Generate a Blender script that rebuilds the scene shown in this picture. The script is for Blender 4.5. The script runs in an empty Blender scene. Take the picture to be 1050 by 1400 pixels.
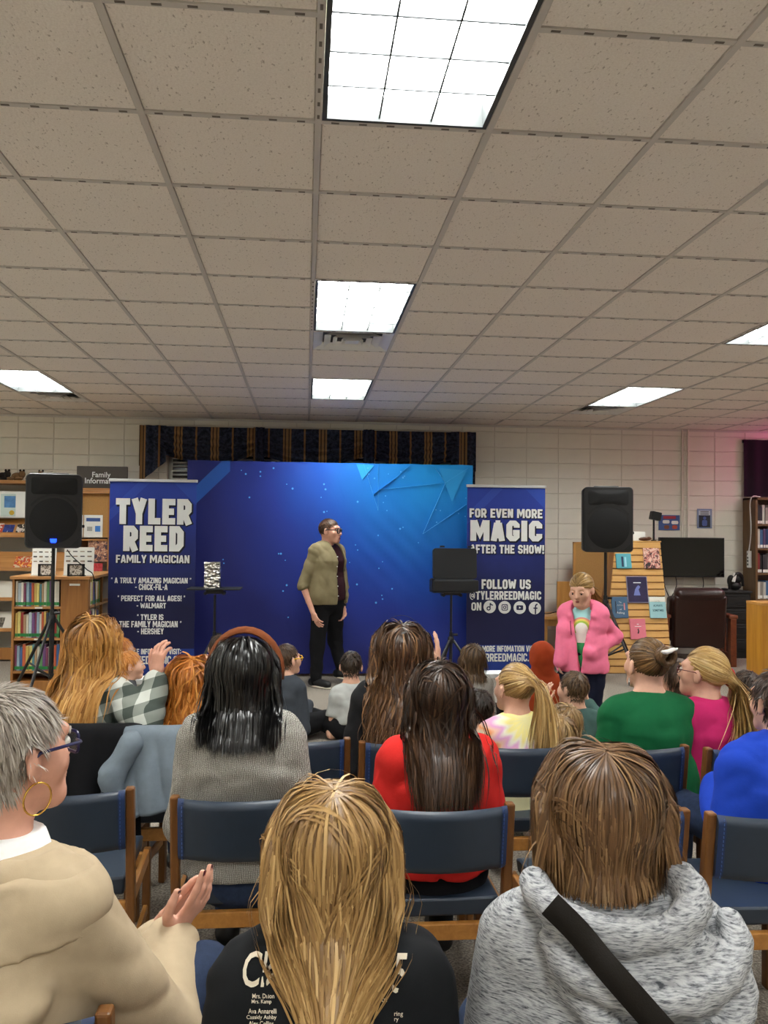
import bpy, bmesh, math, random
import numpy as np
from mathutils import Vector, Matrix
random.seed(7)
RNG = np.random.default_rng(11)
SC = bpy.context.scene
COL = SC.collection
PI = math.pi
A3 = lambda *v: np.array(v, dtype=np.float64)
# ------------------------------------------------------------------ camera
F_PX, YAW, PITCH, ROLL, CAM_Z = 1142.2, .0937, .02617, .0102, 1.56
_f = np.array([math.sin(YAW) * math.cos(PITCH), math.cos(YAW) * math.cos(PITCH), math.sin(PITCH)])
_r0 = np.array([math.cos(YAW), -math.sin(YAW), 0.])
_u0 = np.cross(_r0, _f)
_r = _r0 * math.cos(ROLL) + _u0 * math.sin(ROLL)
_u = _u0 * math.cos(ROLL) - _r0 * math.sin(ROLL)
CAM = np.array([0, 0, CAM_Z])
cd = bpy.data.cameras.new('camera'); cam = bpy.data.objects.new('camera', cd); COL.objects.link(cam)
cd.sensor_fit = 'HORIZONTAL'; cd.sensor_width = 36; cd.lens = 36 * F_PX / 1050; cd.clip_start = .05
M4 = Matrix.Identity(4)
for i in range(3):
    M4[i][0], M4[i][1], M4[i][2], M4[i][3] = _r[i], _u[i], -_f[i], CAM[i]
cam.matrix_world = M4
SC.camera = cam
# ------------------------------------------------------------------ world, exposure
w = bpy.data.worlds.new('world'); SC.world = w; w.use_nodes = True
w.node_tree.nodes['Background'].inputs[0].default_value = (.5, .48, .45, 1)
w.node_tree.nodes['Background'].inputs[1].default_value = .12
SC.view_settings.view_transform = 'Standard'; SC.view_settings.look = 'None'
SC.view_settings.gamma = 1; SC.view_settings.use_curve_mapping = False
SC.view_settings.exposure = 1.42
LAMP = 14.0          # radiance of the fluorescent troffers
try:
    SC.cycles.use_denoising = True
    SC.cycles.adaptive_threshold = .025
    SC.cycles.max_bounces = 7; SC.cycles.diffuse_bounces = 4; SC.cycles.glossy_bounces = 3
    SC.cycles.transmission_bounces = 4; SC.cycles.transparent_max_bounces = 6
    SC.cycles.sample_clamp_indirect = 6
except Exception:
    pass

def ray(x, y): return (x - 525) / F_PX * _r + (700 - y) / F_PX * _u + _f
def at(x, y, Y):
    d = ray(x, y); return CAM + d * (Y / d[1])
def atz(x, y, z):
    d = ray(x, y); return CAM + d * ((z - CAM_Z) / d[2])
def proj(p):
    v = np.asarray(p, float) - CAM
    z = v @ _f
    return 525 + F_PX * (v @ _r) / z, 700 - F_PX * (v @ _u) / z, z

# ------------------------------------------------------------------ materials
def lin(h):
    if not isinstance(h, str): return tuple(h)
    h = h.lstrip('#'); o = []
    for k in (0, 2, 4):
        c = int(h[k:k + 2], 16) / 255
        o.append(c / 12.92 if c <= .04045 else ((c + .055) / 1.055) ** 2.4)
    return tuple(o)
MATS = {}
class NT:
    def __init__(s, name):
        s.m = bpy.data.materials.new(name); s.m.use_nodes = True
        s.t = s.m.node_tree; s.b = s.t.nodes['Principled BSDF']
    def n(s, typ, **kw):
        nd = s.t.nodes.new(typ)
        for k, v in kw.items():
            if k in nd.inputs: nd.inputs[k].default_value = v
            else: setattr(nd, k, v)
        return nd
    def l(s, a, b): s.t.links.new(a, b)
    def coord(s, scale=(1, 1, 1), kind='Object', rot=(0, 0, 0), loc=(0, 0, 0)):
        tc = s.n('ShaderNodeTexCoord'); mp = s.n('ShaderNodeMapping')
        mp.inputs['Scale'].default_value = scale; mp.inputs['Rotation'].default_value = rot; mp.inputs['Location'].default_value = loc
        s.l(tc.outputs[kind], mp.inputs[0]); return mp.outputs[0]
    def noise(s, vec, scale, detail=3, rough=.6, dist=0):
        nd = s.n('ShaderNodeTexNoise'); nd.inputs['Scale'].default_value = scale; nd.inputs['Detail'].default_value = detail
        nd.inputs['Roughness'].default_value = rough; nd.inputs['Distortion'].default_value = dist
        s.l(vec, nd.inputs['Vector']); return nd.outputs['Fac']
    def ramp(s, fac, stops, interp='LINEAR'):
        r = s.n('ShaderNodeValToRGB'); e = r.color_ramp.elements; r.color_ramp.interpolation = interp
        while len(e) < len(stops): e.new(.5)
        for k, (p, c) in enumerate(stops):
            e[k].position = p; e[k].color = (*lin(c), 1)
        s.l(fac, r.inputs[0]); return r.outputs[0]
    def math(s, op, a, b=None, clamp=False):
        nd = s.n('ShaderNodeMath'); nd.operation = op; nd.use_clamp = clamp
        for k, v in enumerate((a, b)):
            if v is None: continue
            if hasattr(v, 'node'): s.l(v, nd.inputs[k])
            else: nd.inputs[k].default_value = v
        return nd.outputs[0]
    def mix(s, fac, a, b, blend='MIX'):
        nd = s.n('ShaderNodeMix', data_type='RGBA'); nd.blend_type = blend
        for k, v in ((0, fac), (6, a), (7, b)):
            if hasattr(v, 'node'): s.l(v, nd.inputs[k])
            elif k == 0: nd.inputs[0].default_value = v
            else: nd.inputs[k].default_value = (*lin(v), 1)
        return nd.outputs[2]
    def bump(s, h, strength=.3, dist=.005):
        nd = s.n('ShaderNodeBump'); nd.inputs['Strength'].default_value = strength; nd.inputs['Distance'].default_value = dist
        s.l(h, nd.inputs['Height']); s.l(nd.outputs[0], s.b.inputs['Normal'])
    def sep(s, vec):
        nd = s.n('ShaderNodeSeparateXYZ'); s.l(vec, nd.inputs[0]); return nd.outputs
    def base(s, c):
        if hasattr(c, 'node'): s.l(c, s.b.inputs['Base Color'])
        else: s.b.inputs['Base Color'].default_value = (*lin(c), 1)
    def rough(s, r): s.b.inputs['Roughness'].default_value = r
    def spec(s, v): s.b.inputs['Specular IOR Level'].default_value = v

def mat(name, c=None, rough=.6, spec=.4, metal=0, var=0, vscale=8, bump=0, bscale=60, bdist=.004, emit=None, es=1, aniso=None):
    if name in MATS: return MATS[name]
    t = NT(name); t.rough(rough); t.spec(spec); t.b.inputs['Metallic'].default_value = metal
    c = c or '#808080'
    if var or bump: v = t.coord(aniso or (1, 1, 1))
    if var:
        l = lin(c)
        a = tuple(min(1, k * (1 - var)) for k in l); b = tuple(min(1, k * (1 + var)) for k in l)
        t.base(t.ramp(t.noise(v, vscale, 4), [(.3, a), (.7, b)]))
    else: t.base(c)
    if bump: t.bump(t.noise(v, bscale, 4), bump, bdist)
    if emit:
        t.b.inputs['Emission Color'].default_value = (*lin(emit), 1); t.b.inputs['Emission Strength'].default_value = es
    MATS[name] = t.m; return t.m

def wood(name, c1, c2, scale=1.0, axis=2, rough=.42):
    if name in MATS: return MATS[name]
    t = NT(name); t.rough(rough); t.spec(.4)
    sc = [26 * scale] * 3; sc[axis] = 1.6 * scale
    v = t.coord(tuple(sc))
    n = t.noise(v, 1.0, 5, .65, .6)
    t.base(t.ramp(n, [(.28, c1), (.72, c2)])); t.bump(n, .08, .002)
    MATS[name] = t.m; return t.m

# ------------------------------------------------------------------ objects
def setp(o, label=None, cat=None, group=None, kind=None):
    if label: o['label'] = label
    if cat: o['category'] = cat
    if group: o['group'] = group
    if kind: o['kind'] = kind
    return o
def empty(name, loc=(0, 0, 0), label=None, cat=None, group=None, rz=0):
    o = bpy.data.objects.new(name, None); COL.objects.link(o); o.location = tuple(loc); o.rotation_euler = (0, 0, rz)
    o.empty_display_size = .1
    return setp(o, label, cat, group)
def meshobj(name, me, m=None, parent=None, loc=None, rot=None):
    o = bpy.data.objects.new(name, me); COL.objects.link(o)
    if m is not None and not me.materials: me.materials.append(m)
    if parent is not None: o.parent = parent
    if loc is not None: o.location = tuple(loc)
    if rot is not None: o.rotation_euler = rot
    return o
def rotz(a): c, s = math.cos(a), math.sin(a); return np.array([[c, -s, 0], [s, c, 0], [0, 0, 1.]])
class MB:
    """collects shapes for one mesh"""
    def __init__(s): s.v = []; s.f = []; s.mi = []; s.k = 0
    def add(s, V, Fs):
        n = len(s.v); s.v += [tuple(map(float, p)) for p in V]
        for f in Fs: s.f.append([i + n for i in f]); s.mi.append(s.k)
        return s
    def box(s, c, d, R=None):
        hx, hy, hz = d[0] / 2, d[1] / 2, d[2] / 2
        V = np.array([(x, y, z) for x in (-hx, hx) for y in (-hy, hy) for z in (-hz, hz)])
        if R is not None: V = V @ np.asarray(R).T
        V = V + np.asarray(c, float)
        return s.add(V, [(0, 1, 3, 2), (4, 6, 7, 5), (0, 4, 5, 1), (2, 3, 7, 6), (0, 2, 6, 4), (1, 5, 7, 3)])
    def bx(s, x0, x1, y0, y1, z0, z1): return s.box(((x0 + x1) / 2, (y0 + y1) / 2, (z0 + z1) / 2), (abs(x1 - x0), abs(y1 - y0), abs(z1 - z0)))
    def beam(s, a, b, wx, wy, up=(0, 0, 1)):
        """rectangular bar a->b"""
        a = np.asarray(a, float); b = np.asarray(b, float); d = b - a; L = np.linalg.norm(d); d /= L
        up = np.asarray(up, float)
        if abs(d @ up) > .95: up = np.array([0, 1., 0])
        x = np.cross(d, up); x /= np.linalg.norm(x); y = np.cross(d, x)
        V = []
        for p in (a, b):
            for sx, sy in ((-1, -1), (1, -1), (1, 1), (-1, 1)): V.append(p + x * sx * wx / 2 + y * sy * wy / 2)
        return s.add(V, [(3, 2, 1, 0), (4, 5, 6, 7), (0, 1, 5, 4), (1, 2, 6, 5), (2, 3, 7, 6), (3, 0, 4, 7)])
    def cyl(s, a, b, r0, r1=None, n=12): return s.tube([a, b], [r0, r0 if r1 is None else r1], n)
    def tube(s, P, r, n=8, closed=False):
        P = np.asarray(P, float); K = len(P)
        r = np.broadcast_to(np.asarray(r, float), (K,))
        T = np.gradient(P, axis=0) if K > 2 else np.repeat([P[1] - P[0]], 2, 0)
        if closed: T = np.roll(P, -1, 0) - np.roll(P, 1, 0)
        T /= np.linalg.norm(T, axis=1)[:, None] + 1e-12
        up = np.array([0, 0, 1.]) if abs(T[0][2]) < .9 else np.array([0, 1., 0])
        x = np.cross(T[0], up); x /= np.linalg.norm(x); V = []
        for k in range(K):
            x = x - T[k] * (x @ T[k]); x /= np.linalg.norm(x); y = np.cross(T[k], x)
            for j in range(n):
                a = 2 * PI * j / n; V.append(P[k] + (x * math.cos(a) + y * math.sin(a)) * r[k])
        Fs = []
        for k in range(K if closed else K - 1):
            k2 = (k + 1) % K
            for j in range(n): Fs.append((k * n + j, k * n + (j + 1) % n, k2 * n + (j + 1) % n, k2 * n + j))
        if not closed: Fs.append(tuple(range(n - 1, -1, -1))); Fs.append(tuple(range((K - 1) * n, K * n)))
        return s.add(V, Fs)
    def lathe(s, prof, c=(0, 0, 0), n=16, R=None):
        """prof: (r, z) list around z"""
        V = []
        for r, z in prof:
            for j in range(n): V.append((r * math.cos(2 * PI * j / n), r * math.sin(2 * PI * j / n), z))
        V = np.array(V)
        if R is not None: V = V @ np.asarray(R).T
        V = V + np.asarray(c, float); Fs = []
        for k in range(len(prof) - 1):
            for j in range(n): Fs.append((k * n + j, k * n + (j + 1) % n, (k + 1) * n + (j + 1) % n, (k + 1) * n + j))
        Fs.append(tuple(range(n - 1, -1, -1))); Fs.append(tuple(range((len(prof) - 1) * n, len(prof) * n)))
        return s.add(V, Fs)
    def prism(s, poly, y0, y1, R=None, c=(0, 0, 0)):
        """poly (x, z) extruded along y"""
        n = len(poly); V = np.array([(x, y0, z) for x, z in poly] + [(x, y1, z) for x, z in poly], float)
        if R is not None: V = V @ np.asarray(R).T
        V = V + np.asarray(c, float)
        Fs = [tuple(range(n)), tuple(range(2 * n - 1, n - 1, -1))] + [(i, i + n, (i + 1) % n + n, (i + 1) % n) for i in range(n)]
        return s.add(V, Fs)
    def grid(s, fn, nu, nv):
        V = [fn(i / nu, j / nv) for j in range(nv + 1) for i in range(nu + 1)]
        return s.add(V, [(j * (nu + 1) + i, j * (nu + 1) + i + 1, (j + 1) * (nu + 1) + i + 1, (j + 1) * (nu + 1) + i) for j in range(nv) for i in range(nu)])
    def mesh(s, name='m'):
        me = bpy.data.meshes.new(name); me.from_pydata(s.v, [], s.f)
        if any(s.mi): me.polygons.foreach_set('material_index', s.mi)
        bm = bmesh.new(); bm.from_mesh(me); bmesh.ops.recalc_face_normals(bm, faces=bm.faces); bm.to_mesh(me); bm.free()
        me.update(); return me
    def build(s, name, m, parent=None, smooth=False, bev=0, loc=None, rot=None, off=None, seg=2):
        if off is not None: s.v = [tuple(np.array(p) - np.asarray(off)) for p in s.v]
        me = s.mesh(name)
        for q in (m if isinstance(m, (list, tuple)) else [m]): me.materials.append(q)
        if smooth:
            me.polygons.foreach_set('use_smooth', [True] * len(me.polygons))
            me.set_sharp_from_angle(angle=math.radians(40 if smooth is True else smooth))
        o = meshobj(name, me, None, parent, loc, rot)
        if bev:
            b = o.modifiers.new('bevel', 'BEVEL'); b.width = bev; b.segments = seg; b.limit_method = 'ANGLE'; b.angle_limit = .6
        return o
def copy_tree(o, parent=None):
    c = o.copy(); COL.objects.link(c); c.parent = parent
    for ch in list(o.children):
        copy_tree(ch, c)
    return c
# text as a flat mesh fitted to a box
def text_mesh(body, bold=.0, depth=.002, spacing=1.0):
    cu = bpy.data.curves.new('t', 'FONT'); cu.body = body; cu.size = 1; cu.offset = bold; cu.extrude = 0
    cu.align_x = 'CENTER'; cu.resolution_u = 3; cu.space_character = spacing
    ob = bpy.data.objects.new('t', cu); COL.objects.link(ob)
    dg = bpy.context.evaluated_depsgraph_get()
    me = bpy.data.meshes.new_from_object(ob.evaluated_get(dg))
    bpy.data.objects.remove(ob); bpy.data.curves.remove(cu)
    return me
def text_on_plane(name, body, m, parent, cx, cz, wd, ht, y, bold=.03, off=(0, 0, 0), shear=0, spacing=1.0, back=None, backoff=.012, keepaspect=False):
    """lettering in the xz plane at depth y, facing -y; box centre cx,cz"""
    me = text_mesh(body, bold, spacing=spacing)
    n = len(me.vertices); co = np.zeros(n * 3, 'f'); me.vertices.foreach_get('co', co); co = co.reshape(-1, 3)
    lo, hi = co.min(0), co.max(0); s = (wd / max(1e-6, hi[0] - lo[0]), ht / max(1e-6, hi[1] - lo[1]))
    if keepaspect: s = (min(s), min(s))
    X = (co[:, 0] - (lo[0] + hi[0]) / 2) * s[0]; Z = (co[:, 1] - (lo[1] + hi[1]) / 2) * s[1]
    X = X + shear * X
    out = np.stack([X + cx - off[0], np.full(n, y - off[1]), Z + cz - off[2]], 1)
    me.vertices.foreach_set('co', out.astype('f').ravel()); me.update()
    me.materials.clear(); me.materials.append(m)
    return meshobj(name, me, None, parent)

# heavy condensed block capitals (poster lettering), drawn as mitred strokes
def stroke(pts, t, closed=False):
    P = np.array(pts, float); n = len(P); V = []; Fs = []
    nx = n if closed else n - 1
    seg = [(P[(i + 1) % n] - P[i]) / (np.linalg.norm(P[(i + 1) % n] - P[i]) + 1e-9) for i in range(nx)]
    for i in range(n):
        a = seg[(i - 1) % nx] if (closed or i > 0) else seg[0]; b = seg[i % nx] if (closed or i < n - 1) else seg[-1]
        na, nb_ = np.array([-a[1], a[0]]), np.array([-b[1], b[0]]); m = na + nb_; L = m @ m
        m = m / (np.linalg.norm(m) + 1e-9); k = 1 / max(.45, m @ na)
        V += [P[i] + m * k * t / 2, P[i] - m * k * t / 2]
    for i in range(nx): j = (i + 1) % n; Fs.append((2 * i, 2 * i + 1, 2 * j + 1, 2 * j))
    return V, Fs
def glyph(ch, t):
    w = {'M': .80, 'W': .84, 'I': t, '-': .30, '!': t, '.': t, ':': t, ' ': .26, '"': .26, 'E': .50, 'F': .48, 'L': .47, '@': .72, 'T': .54}.get(ch, .56)
    a = t / 2; b = 1 - a; l, r, c, m = a, w - a, w / 2, .5
    oct_ = [(l + .09, a), (l, a + .12), (l, b - .12), (l + .09, b), (r - .09, b), (r, b - .12), (r, a + .12), (r - .09, a)]
    G = {'A': [[(l - .02, 0), (c - .04, b)], [(r + .02, 0), (c + .04, b)], [(l + .04, .26), (r - .04, .26)], [(c - .1, b), (c + .1, b)]],
         'C': [[(r, b - .24), (r, b - .1), (r - .09, b), (l + .09, b), (l, b - .12), (l, a + .12), (l + .09, a), (r - .09, a), (r, a + .1), (r, a + .24)]],
         'D': [[(l, 0), (l, 1)], [(l, b), (r - .11, b), (r, b - .14), (r, a + .14), (r - .11, a), (l, a)]],
         'E': [[(w, b), (l, b)], [(l, 0), (l, 1)], [(l, a), (w, a)], [(l, m), (w - .05, m)]], 'F': [[(w, b), (l, b)], [(l, 0), (l, 1)], [(l, m - .02), (w - .05, m - .02)]],
         'G': [[(r, b - .22), (r, b - .1), (r - .09, b), (l + .09, b), (l, b - .12), (l, a + .12), (l + .09, a), (r - .09, a), (r, a + .1), (r, .48)], [(w, .42), (c, .42)]],
         'H': [[(l, 0), (l, 1)], [(r, 0), (r, 1)], [(l, m), (r, m)]], 'I': [[(c, 0), (c, 1)]], 'K': [[(l, 0), (l, 1)], [(r + .02, 1), (l + .06, m), (r + .03, 0)]], 'L': [[(l, 1), (l, 0)], [(l, a), (w, a)]],
         'M': [[(l, 0), (l, 1)], [(r, 0), (r, 1)], [(l + .04, .98), (c, .34), (r - .04, .98)]], 'N': [[(l, 0), (l, 1)], [(r, 0), (r, 1)], [(l + .02, .96), (r - .02, .04)]],
         'O': [oct_ + ['c']], 'P': [[(l, 0), (l, 1)], [(l, b), (r - .09, b), (r, b - .11), (r, m + .04), (r - .09, m - .06), (l, m - .06)]],
         'R': [[(l, 0), (l, 1)], [(l, b), (r - .09, b), (r, b - .11), (r, m + .05), (r - .09, m - .05), (l, m - .05)], [(c, m - .05), (r + .03, 0)]],
         'S': [[(r, b - .2), (r, b - .1), (r - .09, b), (l + .09, b), (l, b - .1), (l, m + .12), (l + .08, m + .02), (r - .08, m - .02), (r, m - .12), (r, a + .1), (r - .09, a), (l + .09, a), (l, a + .1), (l, a + .2)]],
         'T': [[(0, b), (w, b)], [(c, 0), (c, 1)]], 'U': [[(l, 1), (l, a + .12), (l + .09, a), (r - .09, a), (r, a + .12), (r, 1)]], 'V': [[(l - .02, 1), (c - .03, a * .6)], [(r + .02, 1), (c + .03, a * .6)], [(c - .09, a * .8), (c + .09, a * .8)]],
         'W': [[(l - .02, 1), (l + .12, a * .6)], [(l + .12, a * .6), (c, .8)], [(c, .8), (r - .12, a * .6)], [(r - .12, a * .6), (r + .02, 1)]], 'Y': [[(l - .02, 1), (c, .42)], [(r + .02, 1), (c, .42)], [(c, 0), (c, .5)]],
         'Z': [[(0, b), (w, b)], [(r, b), (l, a)], [(0, a), (w, a)]], 'B': [[(l, 0), (l, 1)], [(l, b), (r - .09, b), (r, b - .1), (r - .06, m), (l, m)], [(l, m), (r - .06, m), (r, a + .12), (r - .09, a), (l, a)]], '-': [[(0, .45), (w, .45)]], '!': [[(c, .34), (c, 1)], [(c, 0), (c, .22)]], '.': [[(c, 0), (c, t)]], ':': [[(c, .1), (c, .1 + t)], [(c, .6), (c, .6 + t)]], '"': [[(.06, .72), (.08, 1)], [(.2, .72), (.22, 1)]],
         '@': [[(.07 + .58 * (.5 + .5 * math.cos(q)), .02 + .9 * (.5 + .5 * math.sin(q))) for q in np.linspace(-.9, 5.0, 14)], [(.36 + .12 * math.cos(q), .47 + .17 * math.sin(q)) for q in np.linspace(0, 6.28, 9)], [(.49, .62), (.5, .32), (.62, .3)]]}
    return w, G.get(ch, [])
def block_text(name, body, m, parent, cx, cz, wd, ht, y, t=.22, off=(0, 0, 0), grow=0., gap=.07):
    V = []; Fs = []; x = 0.
    for ch in body.replace('\u201c', '"').replace('\u201d', '"'):
        w_, G = glyph(ch, t)
        for st in G:
            closed = st[-1] == 'c'; st = st[:-1] if closed else st
            v, f = stroke(st, (.09 if ch == '@' else .1 if ch == '"' else t) + grow, closed); n = len(V); V += [(p[0] + x, p[1]) for p in v]; Fs += [tuple(i + n for i in q) for q in f]
        x += w_ + gap
    x -= gap; V = np.array(V); sx, sz = wd / x, ht
    out = np.stack([cx - wd / 2 + V[:, 0] * sx - off[0], np.full(len(V), y - off[1]) - np.arange(len(V)) * 0, cz - ht / 2 + V[:, 1] * sz - off[2]], 1)
    # nudge overlapping strokes apart by a hair so no faces coincide
    for k, f in enumerate(Fs):
        for i in f: out[i, 1] = y - off[1] - (k % 7) * 2e-5
    me = bpy.data.meshes.new(name); me.from_pydata([tuple(p) for p in out], [], Fs); me.update(); me.materials.append(m)
    return meshobj(name, me, None, parent)
# ------------------------------------------------------------------ the room
GS = .61; GX0, GY0 = .0271, 2.913; CEIL = CAM_Z + 1.4445; WALL_Y = 10.797
RX0, RX1, RY0 = GX0 - 10.5 * GS, GX0 + 14.5 * GS, GY0 - 13 * GS
m_wall = mat('cream_painted_block', '#dcd7ca', .55, .35, var=.04, vscale=3, bump=.12, bscale=220, bdist=.002)
m_mortar = mat('block_joint', '#cfc9bc', .8)
t = NT('carpet'); t.rough(.95); t.spec(.1)
v = t.coord()
t.base(t.ramp(t.noise(v, 105, 3, .7), [(.32, '#4f4a43'), (.5, '#837b70'), (.68, '#aaa296')])); t.bump(t.noise(v, 320, 2), .6, .006)
m_carpet = t.m
t = NT('ceiling_tile'); t.rough(.9); t.spec(.15)
v = t.coord(); n1 = t.noise(t.coord((1, .45, 1), rot=(0, 0, .6)), 95, 2, .5); pits = t.ramp(n1, [(.29, '#b0a599'), (.36, '#efe8df')])
n2 = t.noise(v, 140, 3); t.base(t.mix(.25, pits, t.ramp(n2, [(.35, '#c9beb2'), (.6, '#f0eae2')])))
t.bump(n1, .35, .004); m_tile = t.m
m_bar = mat('ceiling_grid_paint', '#c6c1ba', .5)
m_dark = mat('near_black', '#0b0b0c', .6)
m_slot = mat('grid_slot_dark', '#6d665f', .8)
m_white_metal = mat('white_enamel', '#dfe0dd', .35)
m_wallplain = mat('cream_paint', '#d0cbbe', .6, var=.03, vscale=2)

def struct(o): o['kind'] = 'structure'; return o
fl = MB().bx(RX0, RX1, RY0, WALL_Y + .1, -.1, 0); struct(fl.build('floor', m_carpet))
ce = MB().bx(RX0, RX1, RY0, WALL_Y + .1, CEIL + .16, CEIL + .22); ceiling = struct(ce.build('ceiling', m_wallplain))
struct(MB().bx(RX0 - .1, RX0, RY0, WALL_Y + .1, 0, CEIL + .2).build('wall_left', m_wallplain))
struct(MB().bx(RX1, RX1 + .1, RY0, WALL_Y + .1, 0, CEIL + .2).build('wall_right', m_wallplain))
struct(MB().bx(RX0, RX1, RY0 - .1, RY0, 0, CEIL + .2).build('wall_back', m_wallplain))
# front wall with a window opening behind the backdrop
WX0, WX1, WZ0, WZ1 = -1.75, 2.15, .95, 2.72
wf = MB(); y0, y1 = WALL_Y, WALL_Y + .18
wf.bx(RX0, WX0, y0, y1, 0, CEIL + .2); wf.bx(WX1, RX1, y0, y1, 0, CEIL + .2); wf.bx(WX0, WX1, y0, y1, 0, WZ0); wf.bx(WX0, WX1, y0, y1, WZ1, CEIL + .2)
wall_front = struct(wf.build('wall_front', m_mortar))
BW, BH, JT = .432, .2, .008
bmesh_cache = {}
def block_mesh(wd, h):
    k = (round(wd, 3), round(h, 3))
    if k not in bmesh_cache:
        e = .004; V = []
        for (x0, x1, z0, z1, y) in ((0, wd, 0, h, 0), (e, wd - e, e, h - e, -.007)):
            V += [(x0, y, z0), (x1, y, z0), (x1, y, z1), (x0, y, z1)]
        me = bpy.data.meshes.new('block'); me.from_pydata(V, [], [(4, 5, 6, 7), (0, 1, 5, 4), (1, 2, 6, 5), (2, 3, 7, 6), (3, 0, 4, 7)])
        me.materials.append(m_wall); bmesh_cache[k] = me
    return bmesh_cache[k]
nz = int(math.ceil(CEIL / BH)); ox = at(25, 600, WALL_Y)[0]
rest = MB()
for ix in range(-20, 26):
    for iz in range(nz):
        x = ox + ix * BW; z = CEIL - .09 - (iz + 1) * BH + .2
        if x + BW > RX1 or x < RX0 or z < 0: continue
        zt = min(z + BH, CEIL)
        if zt - z < .02: continue
        px0, pz, _ = proj((x, WALL_Y, z)); px1, pz1, _ = proj((x + BW, WALL_Y, zt))
        parts = [(x, x + BW)]
        if zt > WZ0 and z < WZ1 and x + BW > WX0 and x < WX1:
            parts = [(x, min(x + BW, WX0)), (max(x, WX1), x + BW)]
        for (a, b) in parts:
            if b - a < .03: continue
            a += JT / 2; b_ = b - JT / 2; h = zt - z - JT
            hidden = -1.25 < a and b_ < 2.0 and zt < 2.3
            if -60 < px1 and px0 < 1110 and z > .75 and not hidden:
                meshobj('wall_block', block_mesh(b_ - a, h), None, wall_front, (a, WALL_Y, z + JT / 2))
            else:
                rest.bx(a, b_, WALL_Y - .007, WALL_Y + .01, z + JT / 2, z + JT / 2 + h)
o = rest.build('wall_blocks', m_wall, wall_front); o['kind'] = 'stuff'
# conduits on the wall
for px, r in ((933, .012), (941, .016)):
    p0 = at(px, 590, WALL_Y - .03); p1 = at(px + 1.5, 735, WALL_Y - .03)
    o = MB().cyl((p0[0], WALL_Y - .02, CEIL), (p0[0], WALL_Y - .02, 1.2), r, n=8).build('conduit', m_wall, wall_front, smooth=True)
# ceiling trim angle along the wall
struct(MB().bx(RX0, RX1, WALL_Y - .022, WALL_Y - .008, CEIL - .025, CEIL - .001).build('trim_1', m_bar))

# ---- ceiling: tiles, grid bars, troffers, diffusers
lights = {(c, r) for c in (-10, -5, 0, 5, 10) for r in (-12, -7, -2, 3, 8)}
vents = {(0, 5), (-5, 10), (5, 10)}
used = set()
for c, r in lights: used |= {(c, r), (c, r + 1)}
used |= vents
e = .004
tm = bpy.data.meshes.new('tile'); g = GS - .022; h_ = .012
V = [(0, 0, 0), (g, 0, 0), (g, g, 0), (0, g, 0), (e, e, -h_ + .004), (g - e, e, -h_ + .004), (g - e, g - e, -h_ + .004), (e, g - e, -h_ + .004)]
tm.from_pydata(V, [], [(7, 6, 5, 4), (0, 4, 5, 1), (1, 5, 6, 2), (2, 6, 7, 3), (3, 7, 4, 0), (0, 1, 2, 3)]); tm.materials.append(m_tile)
rest = MB(); cnt = 0; nrow = int((WALL_Y - GY0) / GS) + 1
short = {}
for c in range(-11, 15):
    for r in range(-13, nrow):
        if (c, r) in used: continue
        x, y = GX0 + c * GS + .011, GY0 + r * GS + .011
        if x < RX0 or x + g > RX1 + .02: continue
        gy = min(g, WALL_Y - .012 - y)
        if gy < .05: continue
        a = proj((x + g / 2, max(y + g / 2, .4), CEIL)); vis = y > .8 and -150 < a[0] < 1200 and a[1] > -150
        if vis:
            cnt += 1
            o = meshobj('ceiling_tile', tm, None, ceiling, (x, y, CEIL + .012 + random.uniform(0, .003)))
            if gy < g: o.scale.y = gy / g
            if (c, r) in ((3, 2), (4, 1), (3, 11), (2, 12), (7, 11)): o.rotation_euler = (random.uniform(-.012, .0), .012, 0); o.location.z += .004
            if random.random() < .25: o.rotation_euler.z = 0
        else: rest.bx(x, x + g, y, y + gy, CEIL + .004, CEIL + .012)
o = rest.build('ceiling_tiles', m_tile, ceiling); o['kind'] = 'stuff'
for c in range(-10, 15):
    x = GX0 + c * GS
    MB().bx(x - .012, x + .012, RY0, WALL_Y - .01, CEIL, CEIL + .03).build('grid_bar', m_bar, ceiling)
bar = MB(); sl = MB()
for r in range(-13, nrow):
    y = GY0 + r * GS
    if y > WALL_Y - .05: continue
    bar.v, bar.f, bar.mi = [], [], []
    segs = [c for c in range(-11, 15) if not ((c, r) in used and (c, r - 1) in used and (c, r) not in vents and ((c, r) not in lights))]
    for c in segs:
        x = max(GX0 + c * GS, RX0); x1 = min(GX0 + (c + 1) * GS, RX1)
        if x1 > x: bar.bx(x + .0121, x1 - .0121, y - .012, y + .012, CEIL + .001, CEIL + .03)
        if y > 1 and abs(proj((x, y, CEIL))[0] - 525) < 750:
            for k in range(6):
                xs = x + .06 + k * .098
                sl.bx(xs - .014, xs + .014, y - .0045, y + .0045, CEIL - .0006, CEIL + .002)
    bar.build('grid_cross_bar', m_bar, ceiling)
for (c, r) in lights:
    if r < -2 or abs(c) > 5: continue
    x = GX0 + c * GS
    for k in range(14):
        y = GY0 + r * GS + .05 + k * .087
        sl.bx(x - .0045, x + .0045, y - .013, y + .013, CEIL - .0006, CEIL + .002)
o = sl.build('grid_slots', m_slot, ceiling); o['kind'] = 'stuff'

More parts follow.
